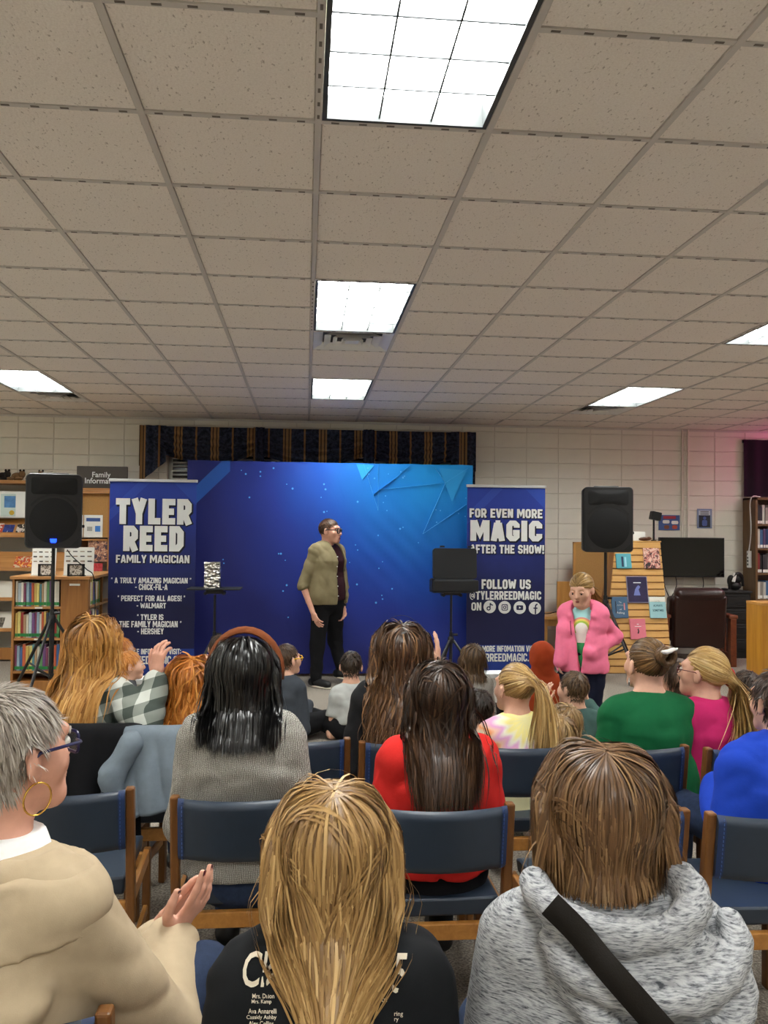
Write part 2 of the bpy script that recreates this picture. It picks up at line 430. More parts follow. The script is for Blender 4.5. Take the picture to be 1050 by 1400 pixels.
t = NT('fluorescent_lamp'); t.base('#ffffff'); t.b.inputs['Emission Color'].default_value = (.99, 1.0, .97, 1); t.b.inputs['Emission Strength'].default_value = LAMP
m_lamp = t.m
m_louvre = mat('louvre_aluminium', '#b9bdbc', .35, .5)
m_ledge = mat('louvre_edge_grey', '#23282a', .6)  # dark put into the colour so unlit blade edges show against the lamp
m_trof = mat('troffer_frame_paint', '#3c4040', .5)
names = {(0, -2): 'large glowing fluorescent troffer nearest the camera overhead', (0, 3): 'glowing fluorescent troffer in the middle of the ceiling beside a square vent',
         (0, 8): 'small far fluorescent troffer in the ceiling above the blue backdrop', (-5, 8): 'glowing ceiling troffer above the family information shelves',
         (5, 8): 'glowing ceiling troffer above the slatted book display', (5, 3): 'glowing ceiling troffer cut by the frame edge above the television'}
tproto = None
for (c, r) in sorted(lights, key=lambda q: (q not in names, q)):
    x, y = GX0 + c * GS, GY0 + r * GS; W, L = GS, 2 * GS
    if x < RX0 or x + W > RX1: continue
    lab = names.get((c, r), 'ceiling troffer behind the camera or outside the picture')
    if tproto is None:
        q = empty('ceiling_light')
        a = .014; f = MB()
        f.bx(a, W - a, a, .03, .0, .09); f.bx(a, W - a, L - .03, L - a, .0, .09); f.bx(a, .03, .03, L - .03, .0, .09); f.bx(W - .03, W - a, .03, L - .03, .0, .09)
        f.build('housing', m_trof, q)
        MB().bx(.03, W - .03, .03, L - .03, .085, .09).build('lamp_panel', m_lamp, q)
        for k in (1, 2):
            xx = .03 + (W - .06) * k / 3
            lo_ = MB().bx(xx - .002, xx + .002, .03, L - .03, .014, .05).build('louvre_blade', m_louvre, q); MB().bx(xx - .003, xx + .003, .03, L - .03, .011, .0139).build('louvre_edge', m_ledge, lo_)
        for k in range(1, 6):
            yy = .03 + (L - .06) * k / 6
            lo_ = MB().bx(.03, W - .03, yy - .002, yy + .002, .014, .05).build('louvre_blade', m_louvre, q); MB().bx(.03, W - .03, yy - .003, yy + .003, .0105, .0135).build('louvre_edge', m_ledge, lo_)
        tproto = q
    else: q = copy_tree(tproto)
    q.location = (x, y, CEIL + .001)
    setp(q, lab, 'light', 'ceiling troffers' if (c, r) in names else 'ceiling troffers out of view')
vlab = {(0, 5): 'square white air vent beside the middle ceiling light', (-5, 10): 'air vent beside the ceiling light above the family information shelves', (5, 10): 'air vent beside the ceiling light above the slatted book display'}
for (c, r) in sorted(vents):
    q = empty('ceiling_vent', (GX0 + c * GS + GS / 2, GY0 + r * GS + GS / 2, CEIL), vlab[(c, r)], 'vent', 'ceiling vents')
    h = GS / 2 - .014
    MB().bx(-h, h, -h, h, .06, .07).build('backing', mat('vent_backing_grey', '#4a4c4e', .6), q)  # grey metal backing plate above the vane rings
    for k, (ro, z0) in enumerate(((h, .0), (h * .72, .0), (h * .5, -.002), (h * .28, -.004))):
        ri = ro * .82; b = MB()
        V = [(-ro, -ro, z0), (ro, -ro, z0), (ro, ro, z0), (-ro, ro, z0), (-ri * .92, -ri * .92, z0 + .03), (ri * .92, -ri * .92, z0 + .03), (ri * .92, ri * .92, z0 + .03), (-ri * .92, ri * .92, z0 + .03)]
        b.add(V, [(0, 1, 5, 4), (1, 2, 6, 5), (2, 3, 7, 6), (3, 0, 4, 7)])
        b.build('vane_ring', m_white_metal, q)
    MB().bx(-.05, .05, -.05, .05, -.003, .003).build('centre_plate', m_white_metal, q)

# magenta party lamp glowing beyond the picture edge
ll = bpy.data.lights.new('magenta_lamp', 'POINT'); ll.energy = 9; ll.color = (1, .08, .45); ll.shadow_soft_size = .08
lo = bpy.data.objects.new('magenta_lamp', ll); COL.objects.link(lo); lo.location = (7.0, 10.1, 2.62)
# ------------------------------------------------------------------ window, valance, backdrop, banners
m_navy_fab = None
t = NT('valance_damask'); t.rough(.8); t.spec(.2)
o_ = t.sep(t.coord())
def stripe(t, x, period, lo, hi, soft=.02):
    m = t.math('MODULO', t.math('ADD', x, 100.0), period); m = t.math('DIVIDE', m, period)
    return t.math('MULTIPLY', t.math('GREATER_THAN', m, lo), t.math('LESS_THAN', m, hi))
s1 = stripe(t, o_[0], .45, .10, .33); s2 = stripe(t, o_[0], .45, .68, .73); s3 = t.math('ADD', stripe(t, o_[0], .45, .15, .18), stripe(t, o_[0], .45, .25, .28))
nz_ = t.noise(t.coord(), 26, 3)
base = t.ramp(nz_, [(.4, '#181d29'), (.62, '#333a4c')])
c = t.mix(s1, base, '#8c6a44'); c = t.mix(s3, c, '#332b26'); c = t.mix(s2, c, '#86623e'); t.base(c); m_val = t.m
m_blind = mat('white_blind_slat', '#e8e6df', .5)
m_frame_alu = mat('window_frame_aluminium', '#b7b7b2', .4, metal=.6)
m_glass = NT('window_glass'); m_glass.base('#0d1116'); m_glass.rough(.05); m_glass = m_glass.m
win = empty('window_1', (WX0, WALL_Y, WZ0)); win['kind'] = 'structure'
W_, H_ = WX1 - WX0, WZ1 - WZ0
f = MB()
for x in (0, W_ / 3, 2 * W_ / 3, W_ - .05): f.bx(x, x + .05, .08, .14, 0, H_)
f.bx(0, W_, .08, .14, 0, .05); f.bx(0, W_, .08, .14, H_ - .05, H_); f.build('window_frame', m_frame_alu, win)
for k in range(3): MB().bx(k * W_ / 3 + .05, (k + 1) * W_ / 3, .105, .115, .05, H_ - .05).build('pane', m_glass, win)
f = MB()
slat = MB().box((0, 0, 0), (W_ - .1, .045, .003), Matrix.Rotation(.5, 3, 'X')).mesh('slat'); slat.materials.append(m_blind)
for k in range(20): meshobj('blind_slat', slat, None, win, (W_ / 2, .05, H_ - .12 - k * .052))
MB().bx(-.03, W_ + .03, -.05, .06, -.04, 0).build('window_sill', m_white_metal, win)

VY = WALL_Y - .16
va, vb = at(195, 580, VY), at(647, 592, VY); vz0 = at(400, 650, VY)[2]
vroot = empty('valance', (va[0], VY, 0), 'navy and gold striped swag valance above the blue backdrop', 'curtain')
VT = va[2] - .02; VW = vb[0] - va[0]
MB().bx(0, VW, 0, .14, VT - .03, VT).build('valance_board', m_val, vroot)
xs = [.17, VW * .345, VW * .675, VW - .17]
def swag(x0, x1):
    def fn(u, v):
        sag = (.31 + .13 * (1 - (2 * u - 1) ** 2)); d = math.sin(v * PI * 9 + (2 * u - 1) ** 2 * 3) * .04 * (.08 + v)
        droop = v * (1 - (2 * u - 1) ** 2) * .02
        return (x0 + u * (x1 - x0), -.03 - .03 * math.sin(PI * v) + d + .02 * v, VT - v * sag - droop)
    return MB().grid(fn, 36, 44)
for k in range(3): swag(xs[k] - (.05 if k else 0), xs[k + 1] + (.02 if k < 2 else 0)).build('swag', m_val, vroot, smooth=80)
def tail(x0, x1, ln0, ln1, d=-.05):
    def fn(u, v): return (x0 + u * (x1 - x0), d + .018 * math.sin(u * PI * 5), VT + .005 - v * (ln0 + (ln1 - ln0) * u))
    return MB().grid(fn, 30, 6)
tail(-.02, .3, .72, .45).build('tail', m_val, vroot, smooth=80)
tail(VW - .3, VW + .02, .45, .75).build('tail', m_val, vroot, smooth=80)
for k in (1, 2): tail(xs[k] - .07, xs[k] + .07, .52, .52, -.075).build('tail', m_val, vroot, smooth=80)
for xx in (-.03, VW + .01): MB().bx(xx, xx + .02, -.04, .15, VT - .5, VT + .004).build('valance_return', m_val, vroot)

# backdrop
BY = 9.17
bl, br = at(257, 628, BY), at(646, 638, BY)
BX, BWd, BHt = bl[0], br[0] - bl[0], (bl[2] + br[2]) / 2
bd = empty('stage_backdrop', (BX, BY, 0), 'large blue printed fabric backdrop with glowing dots behind the performer', 'backdrop')
t = NT('backdrop_print'); t.rough(.6); t.spec(.3)
p = t.sep(t.coord()); 
u = t.math('DIVIDE', p[0], BWd); vv = t.math('DIVIDE', p[2], BHt)
du = t.math('SUBTRACT', u, .90); dv = t.math('SUBTRACT', vv, 1.0)
d = t.math('SQRT', t.math('ADD', t.math('MULTIPLY', t.math('MULTIPLY', du, du), 1.0), t.math('MULTIPLY', t.math('MULTIPLY', dv, dv), .72)))
d = t.math('ADD', d, t.math('MULTIPLY', t.math('SUBTRACT', t.noise(t.coord(), 1.6, 2), .5), .12))
c1 = t.ramp(d, [(.0, '#1690d8'), (.22, '#0f74c4'), (.45, '#1248a4'), (.62, '#1b2f86'), (.85, '#191f62')])
diag = t.math('ADD', p[0], t.math('MULTIPLY', t.math('SUBTRACT', BHt, p[2]), 1.0))
s1 = t.math('MULTIPLY', t.math('GREATER_THAN', diag, .36), t.math('LESS_THAN', diag, .56))
s2 = t.math('LESS_THAN', p[0], .45)
c1 = t.mix(t.math('MULTIPLY', t.math('MULTIPLY', s1, s2), .55), c1, '#2464ba')
t.base(c1); t.bump(t.noise(t.coord((1, 1, .5)), 3, 3, .6, .8), .25, .02); m_bd = t.m
def bdf(u, v):
    x, z = u * BWd, .03 + v * (BHt - .03); wr = .004 * math.sin(9 * x + 4 * z) * math.sin(3 * z) + .006 * math.exp(-((x - 2.3) ** 2 + (z - 1.4) ** 2) * 6) * math.sin(28 * (x + z))
    tp = .012 * math.sin(x * 21) * max(0, (v - .94) / .06)
    return (x, wr + tp * .4, z + (.006 * math.sin(x * 11) if v > .99 else 0))
MB().grid(bdf, 80, 60).build('fabric', m_bd, bd, smooth=80)
f = MB(); f.bx(-.004, .004, 0, .16, .03, BHt); f.bx(BWd - .004, BWd + .004, 0, .16, .03, BHt); f.bx(0, BWd, 0, .16, BHt - .006, BHt + .002)
f.build('fabric_return', m_bd, bd)
f = MB()
for x in (.03, BWd / 2, BWd - .03): f.cyl((x, .08, .02), (x, .08, BHt - .03), .015, n=8)
for z in (.04, BHt / 2, BHt - .03): f.cyl((.03, .08, z), (BWd - .03, .08, z), .012, n=8)
f.build('frame', mat('tube_aluminium', '#8f9296', .35, metal=.9), bd)
f = MB()
for x in (.1, BWd - .1): f.bx(x - .06, x + .06, .02, .4, 0, .025)
f.build('foot', m_dark, bd)
m_dot = mat('print_pale_blue', '#4c9be0', .6); m_ln = mat('print_line_blue', '#58b8f0', .6)
dots = [(330, 643), (356, 645), (356, 651), (392, 662), (400, 668), (443, 662), (445, 669), (439, 680), (489, 686), (447, 699), (443, 700), (503, 640), (504, 648), (548, 645), (551, 653), (553, 651), (531, 648), (512, 654), (527, 678), (524, 687), (529, 698), (596, 697), (602, 698), (627, 702), (597, 714), (547, 723), (551, 721), (517, 732), (486, 745), (489, 752), (523, 768), (518, 777), (478, 769), (488, 799), (536, 805), (522, 814), (523, 819), (514, 824), (390, 766), (384, 757), (381, 757), (387, 808), (392, 800), (394, 844), (459, 847), (462, 857), (457, 857), (463, 865), (467, 872), (336, 648), (341, 680), (306, 770), (305, 765), (637, 681), (636, 706), (572, 742), (374, 640), (265, 858)]
d_ = MB()
for (x, y) in dots:
    q = at(x, y, BY - .012) - np.array([BX, BY, 0]); rr = random.uniform(.006, .012)
    d_.lathe([(rr, 0), (rr, .001)], q, 10, Matrix.Rotation(PI / 2, 3, 'X'))
d_.build('printed_dots', m_dot, bd)
f = MB()
for a, b, wd in [((497, 634), (517, 698), 1.1), ((517, 634), (517, 698), 1.1), ((510, 676), (540, 654), 2.4), ((520, 669), (609, 660), 1.2), ((609, 660), (578, 730), 1.2), ((578, 730), (640, 688), 1.2), ((540, 654), (560, 636), 1.2), ((595, 640), (609, 660), 1), ((609, 660), (640, 640), 1)]:
    pa, pb = [at(*q, BY - .011) - np.array([BX, BY, 0]) for q in (a, b)]
    f.beam(pa, pb, .001, wd * .008, up=(0, 1, 0))
f.build('printed_lines', m_ln, bd)
f = MB()
for tri in ([(487, 634), (512, 636), (495, 656)], [(600, 640), (638, 643), (618, 686)]):
    P3 = [at(*q, BY - .010) - np.array([BX, BY, 0]) for q in tri]; f.add(P3, [(0, 1, 2)])
f.build('printed_facets', mat('print_facet', '#2090d4', .6), bd)

# roll-up banners
m_let = mat('banner_letter_white', '#d9dad8', .6, var=.04, vscale=4)
m_shadow = mat('banner_letter_shadow', '#0c0f24', .7)
m_alu = mat('brushed_aluminium', '#c4c6c8', .35, metal=.7)
def banner_mat(name, W, H):
    t = NT(name); t.rough(.55); t.spec(.3)
    p = t.sep(t.coord()); z = t.math('DIVIDE', p[2], H); x = t.math('DIVIDE', p[0], W)
    n = t.math('MULTIPLY', t.math('SUBTRACT', t.noise(t.coord(), 2.2, 3), .5), .25)
    c = t.ramp(t.math('ADD', z, n), [(.1, '#121640'), (.35, '#12153c'), (.6, '#1a2460'), (.85, '#22348a'), (1., '#223a92')])
    band = t.math('LESS_THAN', z, .172); c = t.mix(band, c, '#1d3580')
    dg = t.math('ADD', p[0], p[2]); e = t.math('GREATER_THAN', dg, W * .72 + H)
    dg2 = t.math('SUBTRACT', p[2], p[0]); e2 = t.math('MULTIPLY', t.math('GREATER_THAN', dg2, H - .42), t.math('LESS_THAN', dg2, H - .3))
    c = t.mix(t.math('MULTIPLY', e2, .25), c, '#3a5ab8'); c = t.mix(t.math('MULTIPLY', e, .35), c, '#2f55b4')
    t.base(c); return t.m
def banner(px0, px1, pytop, Y, label):
    a, b = at(px0, pytop, Y), at(px1, pytop, Y); W = b[0] - a[0]; H = a[2]
    r = empty('rollup_banner', (a[0], Y, 0), label, 'banner')
    o = MB(); o.grid(lambda u, v: (u * W, .004 * math.sin(v * 9), .07 + v * (H - .07)), 4, 24)
    g = MB(); g.bx(0, W, .0, .003, .07, H); g.build('print_panel', banner_mat('banner_print', W, H), r)
    MB().bx(-.01, W + .01, -.012, .016, H - .012, H + .018).build('top_rail', m_alu, r, bev=.004)
    prof = [(-.01 + .0, 0), (.09, 0), (.085, .05), (.05, .085), (.0, .085), (-.03, .05), (-.035, 0)]
    MB().prism([(y, z) for y, z in prof], 0, W + .02, R=[[0, 1, 0], [1, 0, 0], [0, 0, 1]], c=(-.01, 0, 0)).build('base_cassette', m_alu, r, bev=.003)
    MB().cyl((W / 2, .04, .05), (W / 2, .04, H), .009, n=8).build('support_pole', m_alu, r)
    f = MB()
    for x in (.15, W - .15): f.box((x, .02, .006), (.04, .36, .012))
    f.build('foot', m_alu, r)
    return r, a[0], W, H
def btext(r, body, x0, x1, y0, y1, Y, bold=.035, shadow=True, name='lettering'):
    a, b = at(x0, y0, Y), at(x1, y1, Y); off = np.array(r.location)
    cx, cz, wd, ht = (a[0] + b[0]) / 2, (a[2] + b[2]) / 2, b[0] - a[0], a[2] - b[2]
    tk = .25 if ht > .2 else .21 if ht > .09 else .185
    o = block_text(name, body, m_let, r, cx, cz, wd, ht, Y - .006, tk, off)
    if shadow: block_text('letter_shadow', body, m_shadow, r, cx + .008, cz - .010, wd, ht, Y - .003, tk, off, grow=.07)
    return o
LBY = 8.78
rl, lbx, lbw, lbh = banner(150.5, 269, 656.5, LBY, 'navy roll-up banner with white lettering beside the foil-covered box table')
for T in [('TYLER', 158.8, 261.8, 681, 717.5, .06), ('REED', 169, 251, 718.6, 754, .055), ('FAMILY MAGICIAN', 158.8, 259, 758.5, 770, .045), ('“ A TRULY AMAZING MAGICIAN ”', 152, 261.4, 789.5, 797.7, .03), ('- CHICK-FIL-A', 185, 229, 798.4, 806.6, .03), ('“ PERFECT FOR ALL AGES! ”', 161, 253, 814, 822, .03), ('- WALMART', 187, 227, 824.3, 831.6, .03), ('“ TYLER IS', 187.6, 223.5, 839.8, 847.6, .03), ('THE FAMILY MAGICIAN ”', 163.3, 248, 849, 857.5, .03), ('- HERSHEY', 188, 223.7, 859, 867, .03), ('FOR MORE INFOMATION VISIT:', 160, 247.4, 887, 894.3, .03), ('TYLERREEDMAGIC.COM', 153, 257, 897, 907.6, .04)]:
    btext(rl, T[0], T[1], T[2], T[3], T[4], LBY, T[5], shadow=T[3] < 780)
RBY = 9.0
rr_, rbx, rbw, rbh = banner(639, 745.5, 664.5, RBY, 'navy roll-up banner with four round social media icons')
for T in [('FOR EVEN MORE', 641.8, 741.4, 695, 708.6, .045), ('MAGIC', 642.9, 741, 711, 740.3, .05), ('AFTER THE SHOW!', 642.9, 743.6, 744.4, 757.2, .045), ('FOLLOW US', 658.3, 725.4, 792, 805.4, .045), ('@TYLERREEDMAGIC', 641.8, 739.7, 808, 820, .035), ('ON', 644.4, 657.9, 823.6, 834.6, .04), ('FOR MORE INFOMATION VISIT:', 645, 736, 882.8, 890.7, .03), ('TYLERREEDMAGIC.COM', 641, 743, 893.5, 904, .04)]:
    btext(rr_, T[0], T[1], T[2], T[3], T[4], RBY, T[5], shadow=T[3] < 800)
m_icon = mat('icon_navy', '#14183f', .6)
Rx = Matrix.Rotation(PI / 2, 3, 'X')
def disc(b, c, r, n=24, y=0): b.add([(c[0] + r * math.cos(2 * PI * k / n), y, c[1] + r * math.sin(2 * PI * k / n)) for k in range(n)], [tuple(range(n))])
def ring(b, c, r0, r1, n=24, y=0, a0=0, a1=2 * PI):
    V = []; k2 = n + 1
    for k in range(k2):
        a = a0 + (a1 - a0) * k / n
        V += [(c[0] + r0 * math.cos(a), y, c[1] + r0 * math.sin(a)), (c[0] + r1 * math.cos(a), y, c[1] + r1 * math.sin(a))]
    b.add(V, [(2 * k, 2 * k + 1, 2 * k + 3, 2 * k + 2) for k in range(n)])
def rect(b, x0, x1, z0, z1, y=0): b.add([(x0, y, z0), (x1, y, z0), (x1, y, z1), (x0, y, z1)], [(0, 1, 2, 3)])
def rrect(x0, x1, z0, z1, r, n=5):
    P = []
    for cx, cz, a in ((x1 - r, z0 + r, -PI / 2), (x1 - r, z1 - r, 0), (x0 + r, z1 - r, PI / 2), (x0 + r, z0 + r, PI)):
        for k in range(n + 1): P.append((cx + r * math.cos(a + PI / 2 * k / n), cz + r * math.sin(a + PI / 2 * k / n)))
    return P
for kind, (x, y) in enumerate([(669.4, 829.6), (689.8, 830.3), (710.4, 830.7), (731.1, 831.3)]):
    p = at(x, y, RBY) - np.array(rr_.location); c = (p[0], p[2]); R_ = .069
    b = MB(); disc(b, c, R_, 28, -.004); ic = b.build('social_icon', m_let, rr_)
    g = MB(); q = lambda dx, dz: (c[0] + dx * R_, c[1] + dz * R_); yy = -.007
    if kind == 0:
        rect(g, c[0] - .02 * R_, c[0] + .14 * R_, c[1] - .25 * R_, c[1] + .6 * R_, yy); ring(g, q(-.18, -.25), .17 * R_, .34 * R_, 24, yy)
        ring(g, q(.42, .6), .22 * R_, .4 * R_, 12, yy - .001, PI, 1.6 * PI)
    elif kind == 1:
        P0 = rrect(c[0] - .5 * R_, c[0] + .5 * R_, c[1] - .5 * R_, c[1] + .5 * R_, .2 * R_); P1 = rrect(c[0] - .38 * R_, c[0] + .38 * R_, c[1] - .38 * R_, c[1] + .38 * R_, .12 * R_)
        n = len(P0); g.add([(a, yy, b_) for a, b_ in P0] + [(a, yy, b_) for a, b_ in P1], [(k, (k + 1) % n, n + (k + 1) % n, n + k) for k in range(n)])
        ring(g, c, .14 * R_, .26 * R_, 20, yy); disc(g, q(.26, .27), .06 * R_, 8, yy)
    elif kind == 2:
        P0 = rrect(c[0] - .55 * R_, c[0] + .55 * R_, c[1] - .38 * R_, c[1] + .38 * R_, .16 * R_); g.add([(a, yy, b_) for a, b_ in P0], [tuple(range(len(P0)))])
    else:
        rect(g, c[0] - .02 * R_, c[0] + .2 * R_, c[1] - .95 * R_, c[1] + .3 * R_, yy); rect(g, c[0] - .25 * R_, c[0] + .42 * R_, c[1] - .12 * R_, c[1] + .1 * R_, yy - .001)
        ring(g, q(.42, .28), .22 * R_, .44 * R_, 12, yy - .002, PI / 2, PI)
    go = g.build('icon_glyph', m_icon, ic)
    if kind == 2:
        g = MB(); g.add([(c[0] - .12 * R_, yy - .002, c[1] - .17 * R_), (c[0] + .2 * R_, yy - .002, c[1]), (c[0] - .12 * R_, yy - .002, c[1] + .17 * R_)], [(0, 1, 2)]); g.build('icon_glyph', m_let, ic)

# ------------------------------------------------------------------ loudspeakers on tripods
m_blk = mat('black_plastic', '#131314', .45, .4, bump=.15, bscale=400, bdist=.001)
m_grille = mat('black_grille', '#0d0d0e', .65, .3, bump=.5, bscale=500, bdist=.002)
m_tri = mat('black_tube', '#101113', .4, .5)
m_led = mat('blue_led', '#1030ff', .4, emit='#1238ff', es=2.2)
def speaker(px0, px1, py0, py1, Y, label, led, turn):
    a, b = at(px0, py0, Y), at(px1, py1, Y); W, H = b[0] - a[0], a[2] - b[2]; cx = (a[0] + b[0]) / 2
    r = empty('loudspeaker', (cx, Y, b[2]), label, 'speaker', rz=turn)
    D = W * .85
    # tapered cabinet with rounded corners
    P0 = rrect(-W / 2, W / 2, 0, H, .045); bd_ = MB(); n = len(P0); V = []
    for y, s in ((0, .965), (.02, 1.), (D * .5, .98), (D, .62)):
        V += [(x * s, y, H / 2 + (z - H / 2) * (.5 + s / 2)) for x, z in P0]
    Fs = [tuple(range(n))] + [(k * n + i, k * n + (i + 1) % n, (k + 1) * n + (i + 1) % n, (k + 1) * n + i) for k in range(3) for i in range(n)] + [tuple(range(4 * n - 1, 3 * n - 1, -1))]
    bd_.add(V, Fs); bd_.build('cabinet', m_blk, r, smooth=50)
    # horn recess, woofer ring, port slots
    g = MB(); rw = W * .44; cz = H * .37
    ring(g, (0, cz), rw * .97, rw * 1.03, 40, -.004); o = g.build('woofer_ring', m_blk, r)
    g = MB(); V = []
    for rr2, y in ((rw * .96, -.003), (rw * .7, -.012), (rw * .3, -.018)): V += [(rr2 * math.cos(2 * PI * k / 36), y, cz + rr2 * math.sin(2 * PI * k / 36)) for k in range(36)]
    g.add(V, [(q * 36 + k, q * 36 + (k + 1) % 36, q * 36 + 36 + (k + 1) % 36, q * 36 + 36 + k) for q in range(2) for k in range(36)] + [tuple(range(72, 108))])
    g.build('woofer_grille', m_grille, r, smooth=60)
    P1 = rrect(-W * .4, W * .4, H * .72, H * .95, .03); g = MB(); n1 = len(P1)
    V = [(x, -.002, z) for x, z in P1] + [(x * .5, -.014, H * .835 + (z - H * .835) * .5) for x, z in P1]
    g.add(V, [(i, (i + 1) % n1, n1 + (i + 1) % n1, n1 + i) for i in range(n1)] + [tuple(range(n1, 2 * n1))]); g.build('horn', m_grille, r, smooth=50)
    g = MB(); ring(g, (0, cz), rw * 1.05, rw * 1.14, 24, -.006, .6, PI - .6); g.build('port_slot', m_dark, r)
    for sx in (-1, 1):
        g = MB(); g.add([(sx * W * .44, -.004, H * .03), (sx * W * .44, -.004, H * .13), (sx * W * .3, -.004, H * .035)], [(0, 1, 2)]); g.build('port_slot', m_dark, r)
    if led:
        g = MB(); P2 = rrect(-.022, .022, 0, .035, .006); g.prism([(x * (1 + .35 * z / .035), z + H * .075) for x, z in P2], -.026, -.01); g.build('lit_badge', m_led, r)
    MB().box((0, D * .4, H + .006), (W * .5, .05, .02)).build('handle', m_blk, r, bev=.006)
    MB().lathe([(.012, 0), (.016, .012), (.01, .02)], (W / 2 + .002, .1, H * .3), 10, Matrix.Rotation(PI / 2, 3, 'Y')).build('side_knob', m_blk, r)
    # tripod
    py = D * .45; c, s = math.cos(turn), math.sin(turn)
    base = np.array([cx - s * py, Y + c * py, 0.]); zb = b[2]
    q = empty('speaker_tripod', base, label.replace('loudspeaker', 'tripod stand under the loudspeaker'), 'tripod')
    return r, q, zb
def tripod_legs(q, zb, hub, spread, low, rots, pole_r=.018):
    MB().cyl((0, 0, low), (0, 0, zb - .002), pole_r * .9, n=12).build('pole', m_tri, q, smooth=True)
    MB().cyl((0, 0, low), (0, 0, hub + .12), pole_r * 1.25, n=12).build('outer_tube', m_tri, q, smooth=True)
    MB().lathe([(.03, 0), (.034, .02), (.034, .05), (.026, .07)], (0, 0, hub), 12).build('collar', m_tri, q, smooth=True)
    MB().lathe([(.028, 0), (.028, .04)], (0, 0, low), 12).build('collar', m_tri, q)
    MB().cyl((.02, 0, hub + .09), (.07, 0, hub + .09), .014, n=8).build('knob', m_tri, q)
    for a in rots:
        d = np.array([math.cos(a), math.sin(a), 0])
        lg = MB().tube([d * .03 + [0, 0, hub + .03], d * spread * .93 + [0, 0, .03], d * spread + [0, 0, .012]], [.014, .014, .014], 8).build('leg', m_tri, q, smooth=True)
        MB().cyl(d * (spread - .02) + [0, 0, .0], d * (spread + .015) + [0, 0, .03], .02, n=8).build('rubber_foot', m_dark, lg)
        k = .55
        MB().tube([d * .028 + [0, 0, low + .02], (d * spread) * k + [0, 0, (hub + .03) * (1 - k) + .012 * k]], .009, 6).build('brace', m_tri, q)
s1, q1, z1 = speaker(37, 110.5, 647, 750, 7.7, 'black loudspeaker with a lit blue badge beside the family information shelves', True, .27)
q1['label'] = 'black tripod stand in front of the low bookcase, under the blue-badged loudspeaker'
tripod_legs(q1, z1, .72, .52, .22, (PI * 1.45, PI / 6, PI * 5 / 6))
s2, q2, z2 = speaker(799, 864, 665, 755.5, 8.6, 'black loudspeaker without lit badge in front of the slatted book display', False, -.22)
q2['label'] = 'black tripod stand behind the girl in the pink jacket'
tripod_legs(q2, z2, .80, .55, .25, (PI * 1.62, PI * .15, PI * .85))

# ------------------------------------------------------------------ performer's tables
m_tab = mat('matte_black_board', '#17191c', .55)
def stand(q, zb, hub, low, spread, rots): tripod_legs(q, zb, hub, spread, low, rots, .014)
TY = 8.5
p = at(294, 806, TY)
q = empty('stand_table', (p[0], TY, 0), 'small black tray table on a pole holding the foil box', 'table')
MB().box((0, 0, p[2] + .01), (.52, .34, .014)).build('tabletop', m_tab, q, bev=.003)
MB().box((0, 0, p[2] - .02), (.17, .12, .04)).build('mount_plate', m_tri, q, bev=.004)
for sx in (-.09, .09): MB().cyl((sx, -.06, p[2] - .035), (sx, .06, p[2] - .035), .018, n=8).build('clamp', m_tri, q)
stand(q, p[2] - .05, .45, .2, .3, (PI * .5, PI * 1.2, PI * 1.85))
t = NT('crumpled_foil'); t.b.inputs['Metallic'].default_value = 1; t.rough(.28); t.base('#c9c5bd')
vn = t.n('ShaderNodeTexVoronoi'); vn.inputs['Scale'].default_value = 22; t.l(t.coord((1, 1, 1.6)), vn.inputs['Vector']); t.bump(vn.outputs['Distance'], 1.0, .03); m_foil = t.m
a, b = at(280.5, 769, TY), at(300.5, 804, TY)
g = MB(); W, H = b[0] - a[0], a[2] - b[2]
def crumple(P): return P + RNG.uniform(-.004, .004, 3)
bm = bmesh.new(); bmesh.ops.create_cube(bm, size=1); bmesh.ops.subdivide_edges(bm, edges=bm.edges[:], cuts=6, use_grid_fill=True)
for v_ in bm.verts: v_.co = Vector(crumple(np.array([v_.co.x * W, v_.co.y * .11, (v_.co.z + .5) * H])))
for v_ in bm.verts: v_.co.z = max(0, v_.co.z)
me = bpy.data.meshes.new('foil'); bm.to_mesh(me); bm.free()
o = meshobj('foil_box', me, m_foil, None, ((a[0] + b[0]) / 2, TY, p[2] + .018)); setp(o, 'crinkled silver foil box standing on the small black tray table', 'box')

CY = 8.7
a, b = at(591, 748.5, CY), at(655, 806, CY); p = at(617, 808, CY)
q = empty('case_stand', (p[0], CY, 0), 'black adjustable tripod stand holding the open black case', 'stand')
zt = p[2]
MB().box((0, 0, zt - .006), (.42, .3, .012)).build('tabletop', m_tab, q)
MB().box((0, 0, zt - .025), (.18, .12, .03)).build('mount_plate', m_tri, q, bev=.004)
for sx in (-.09, .09): MB().cyl((sx, -.06, zt - .04), (sx, .06, zt - .04), .018, n=8).build('clamp', m_tri, q)
stand(q, zt - .04, .42, .18, .4, (PI * .55, PI * 1.25, PI * 1.8))
c = empty('magic_case', ((a[0] + b[0]) / 2, CY, zt + .001), 'open black case with raised lid on the tripod stand', 'case')
W, H = b[0] - a[0], a[2] - zt
MB().box((-.02, 0, .06), (W * .94, .3, .118)).build('case_body', m_tab, c, bev=.01)
o = MB().prism(rrect(-W / 2 + .03, W / 2, .13, H, .03), .10, .16, R=Matrix.Rotation(-.08, 3, 'X')); o.build('case_lid', m_tab, c, bev=.004)
MB().box((-W / 2 - .005, -.08, .07), (.03, .1, .13)).build('corner_guard', m_blk, c, bev=.004)
for x in (-.13, .17): MB().box((x, .1, H + .008), (.05, .02, .018)).build('latch', m_blk, c)
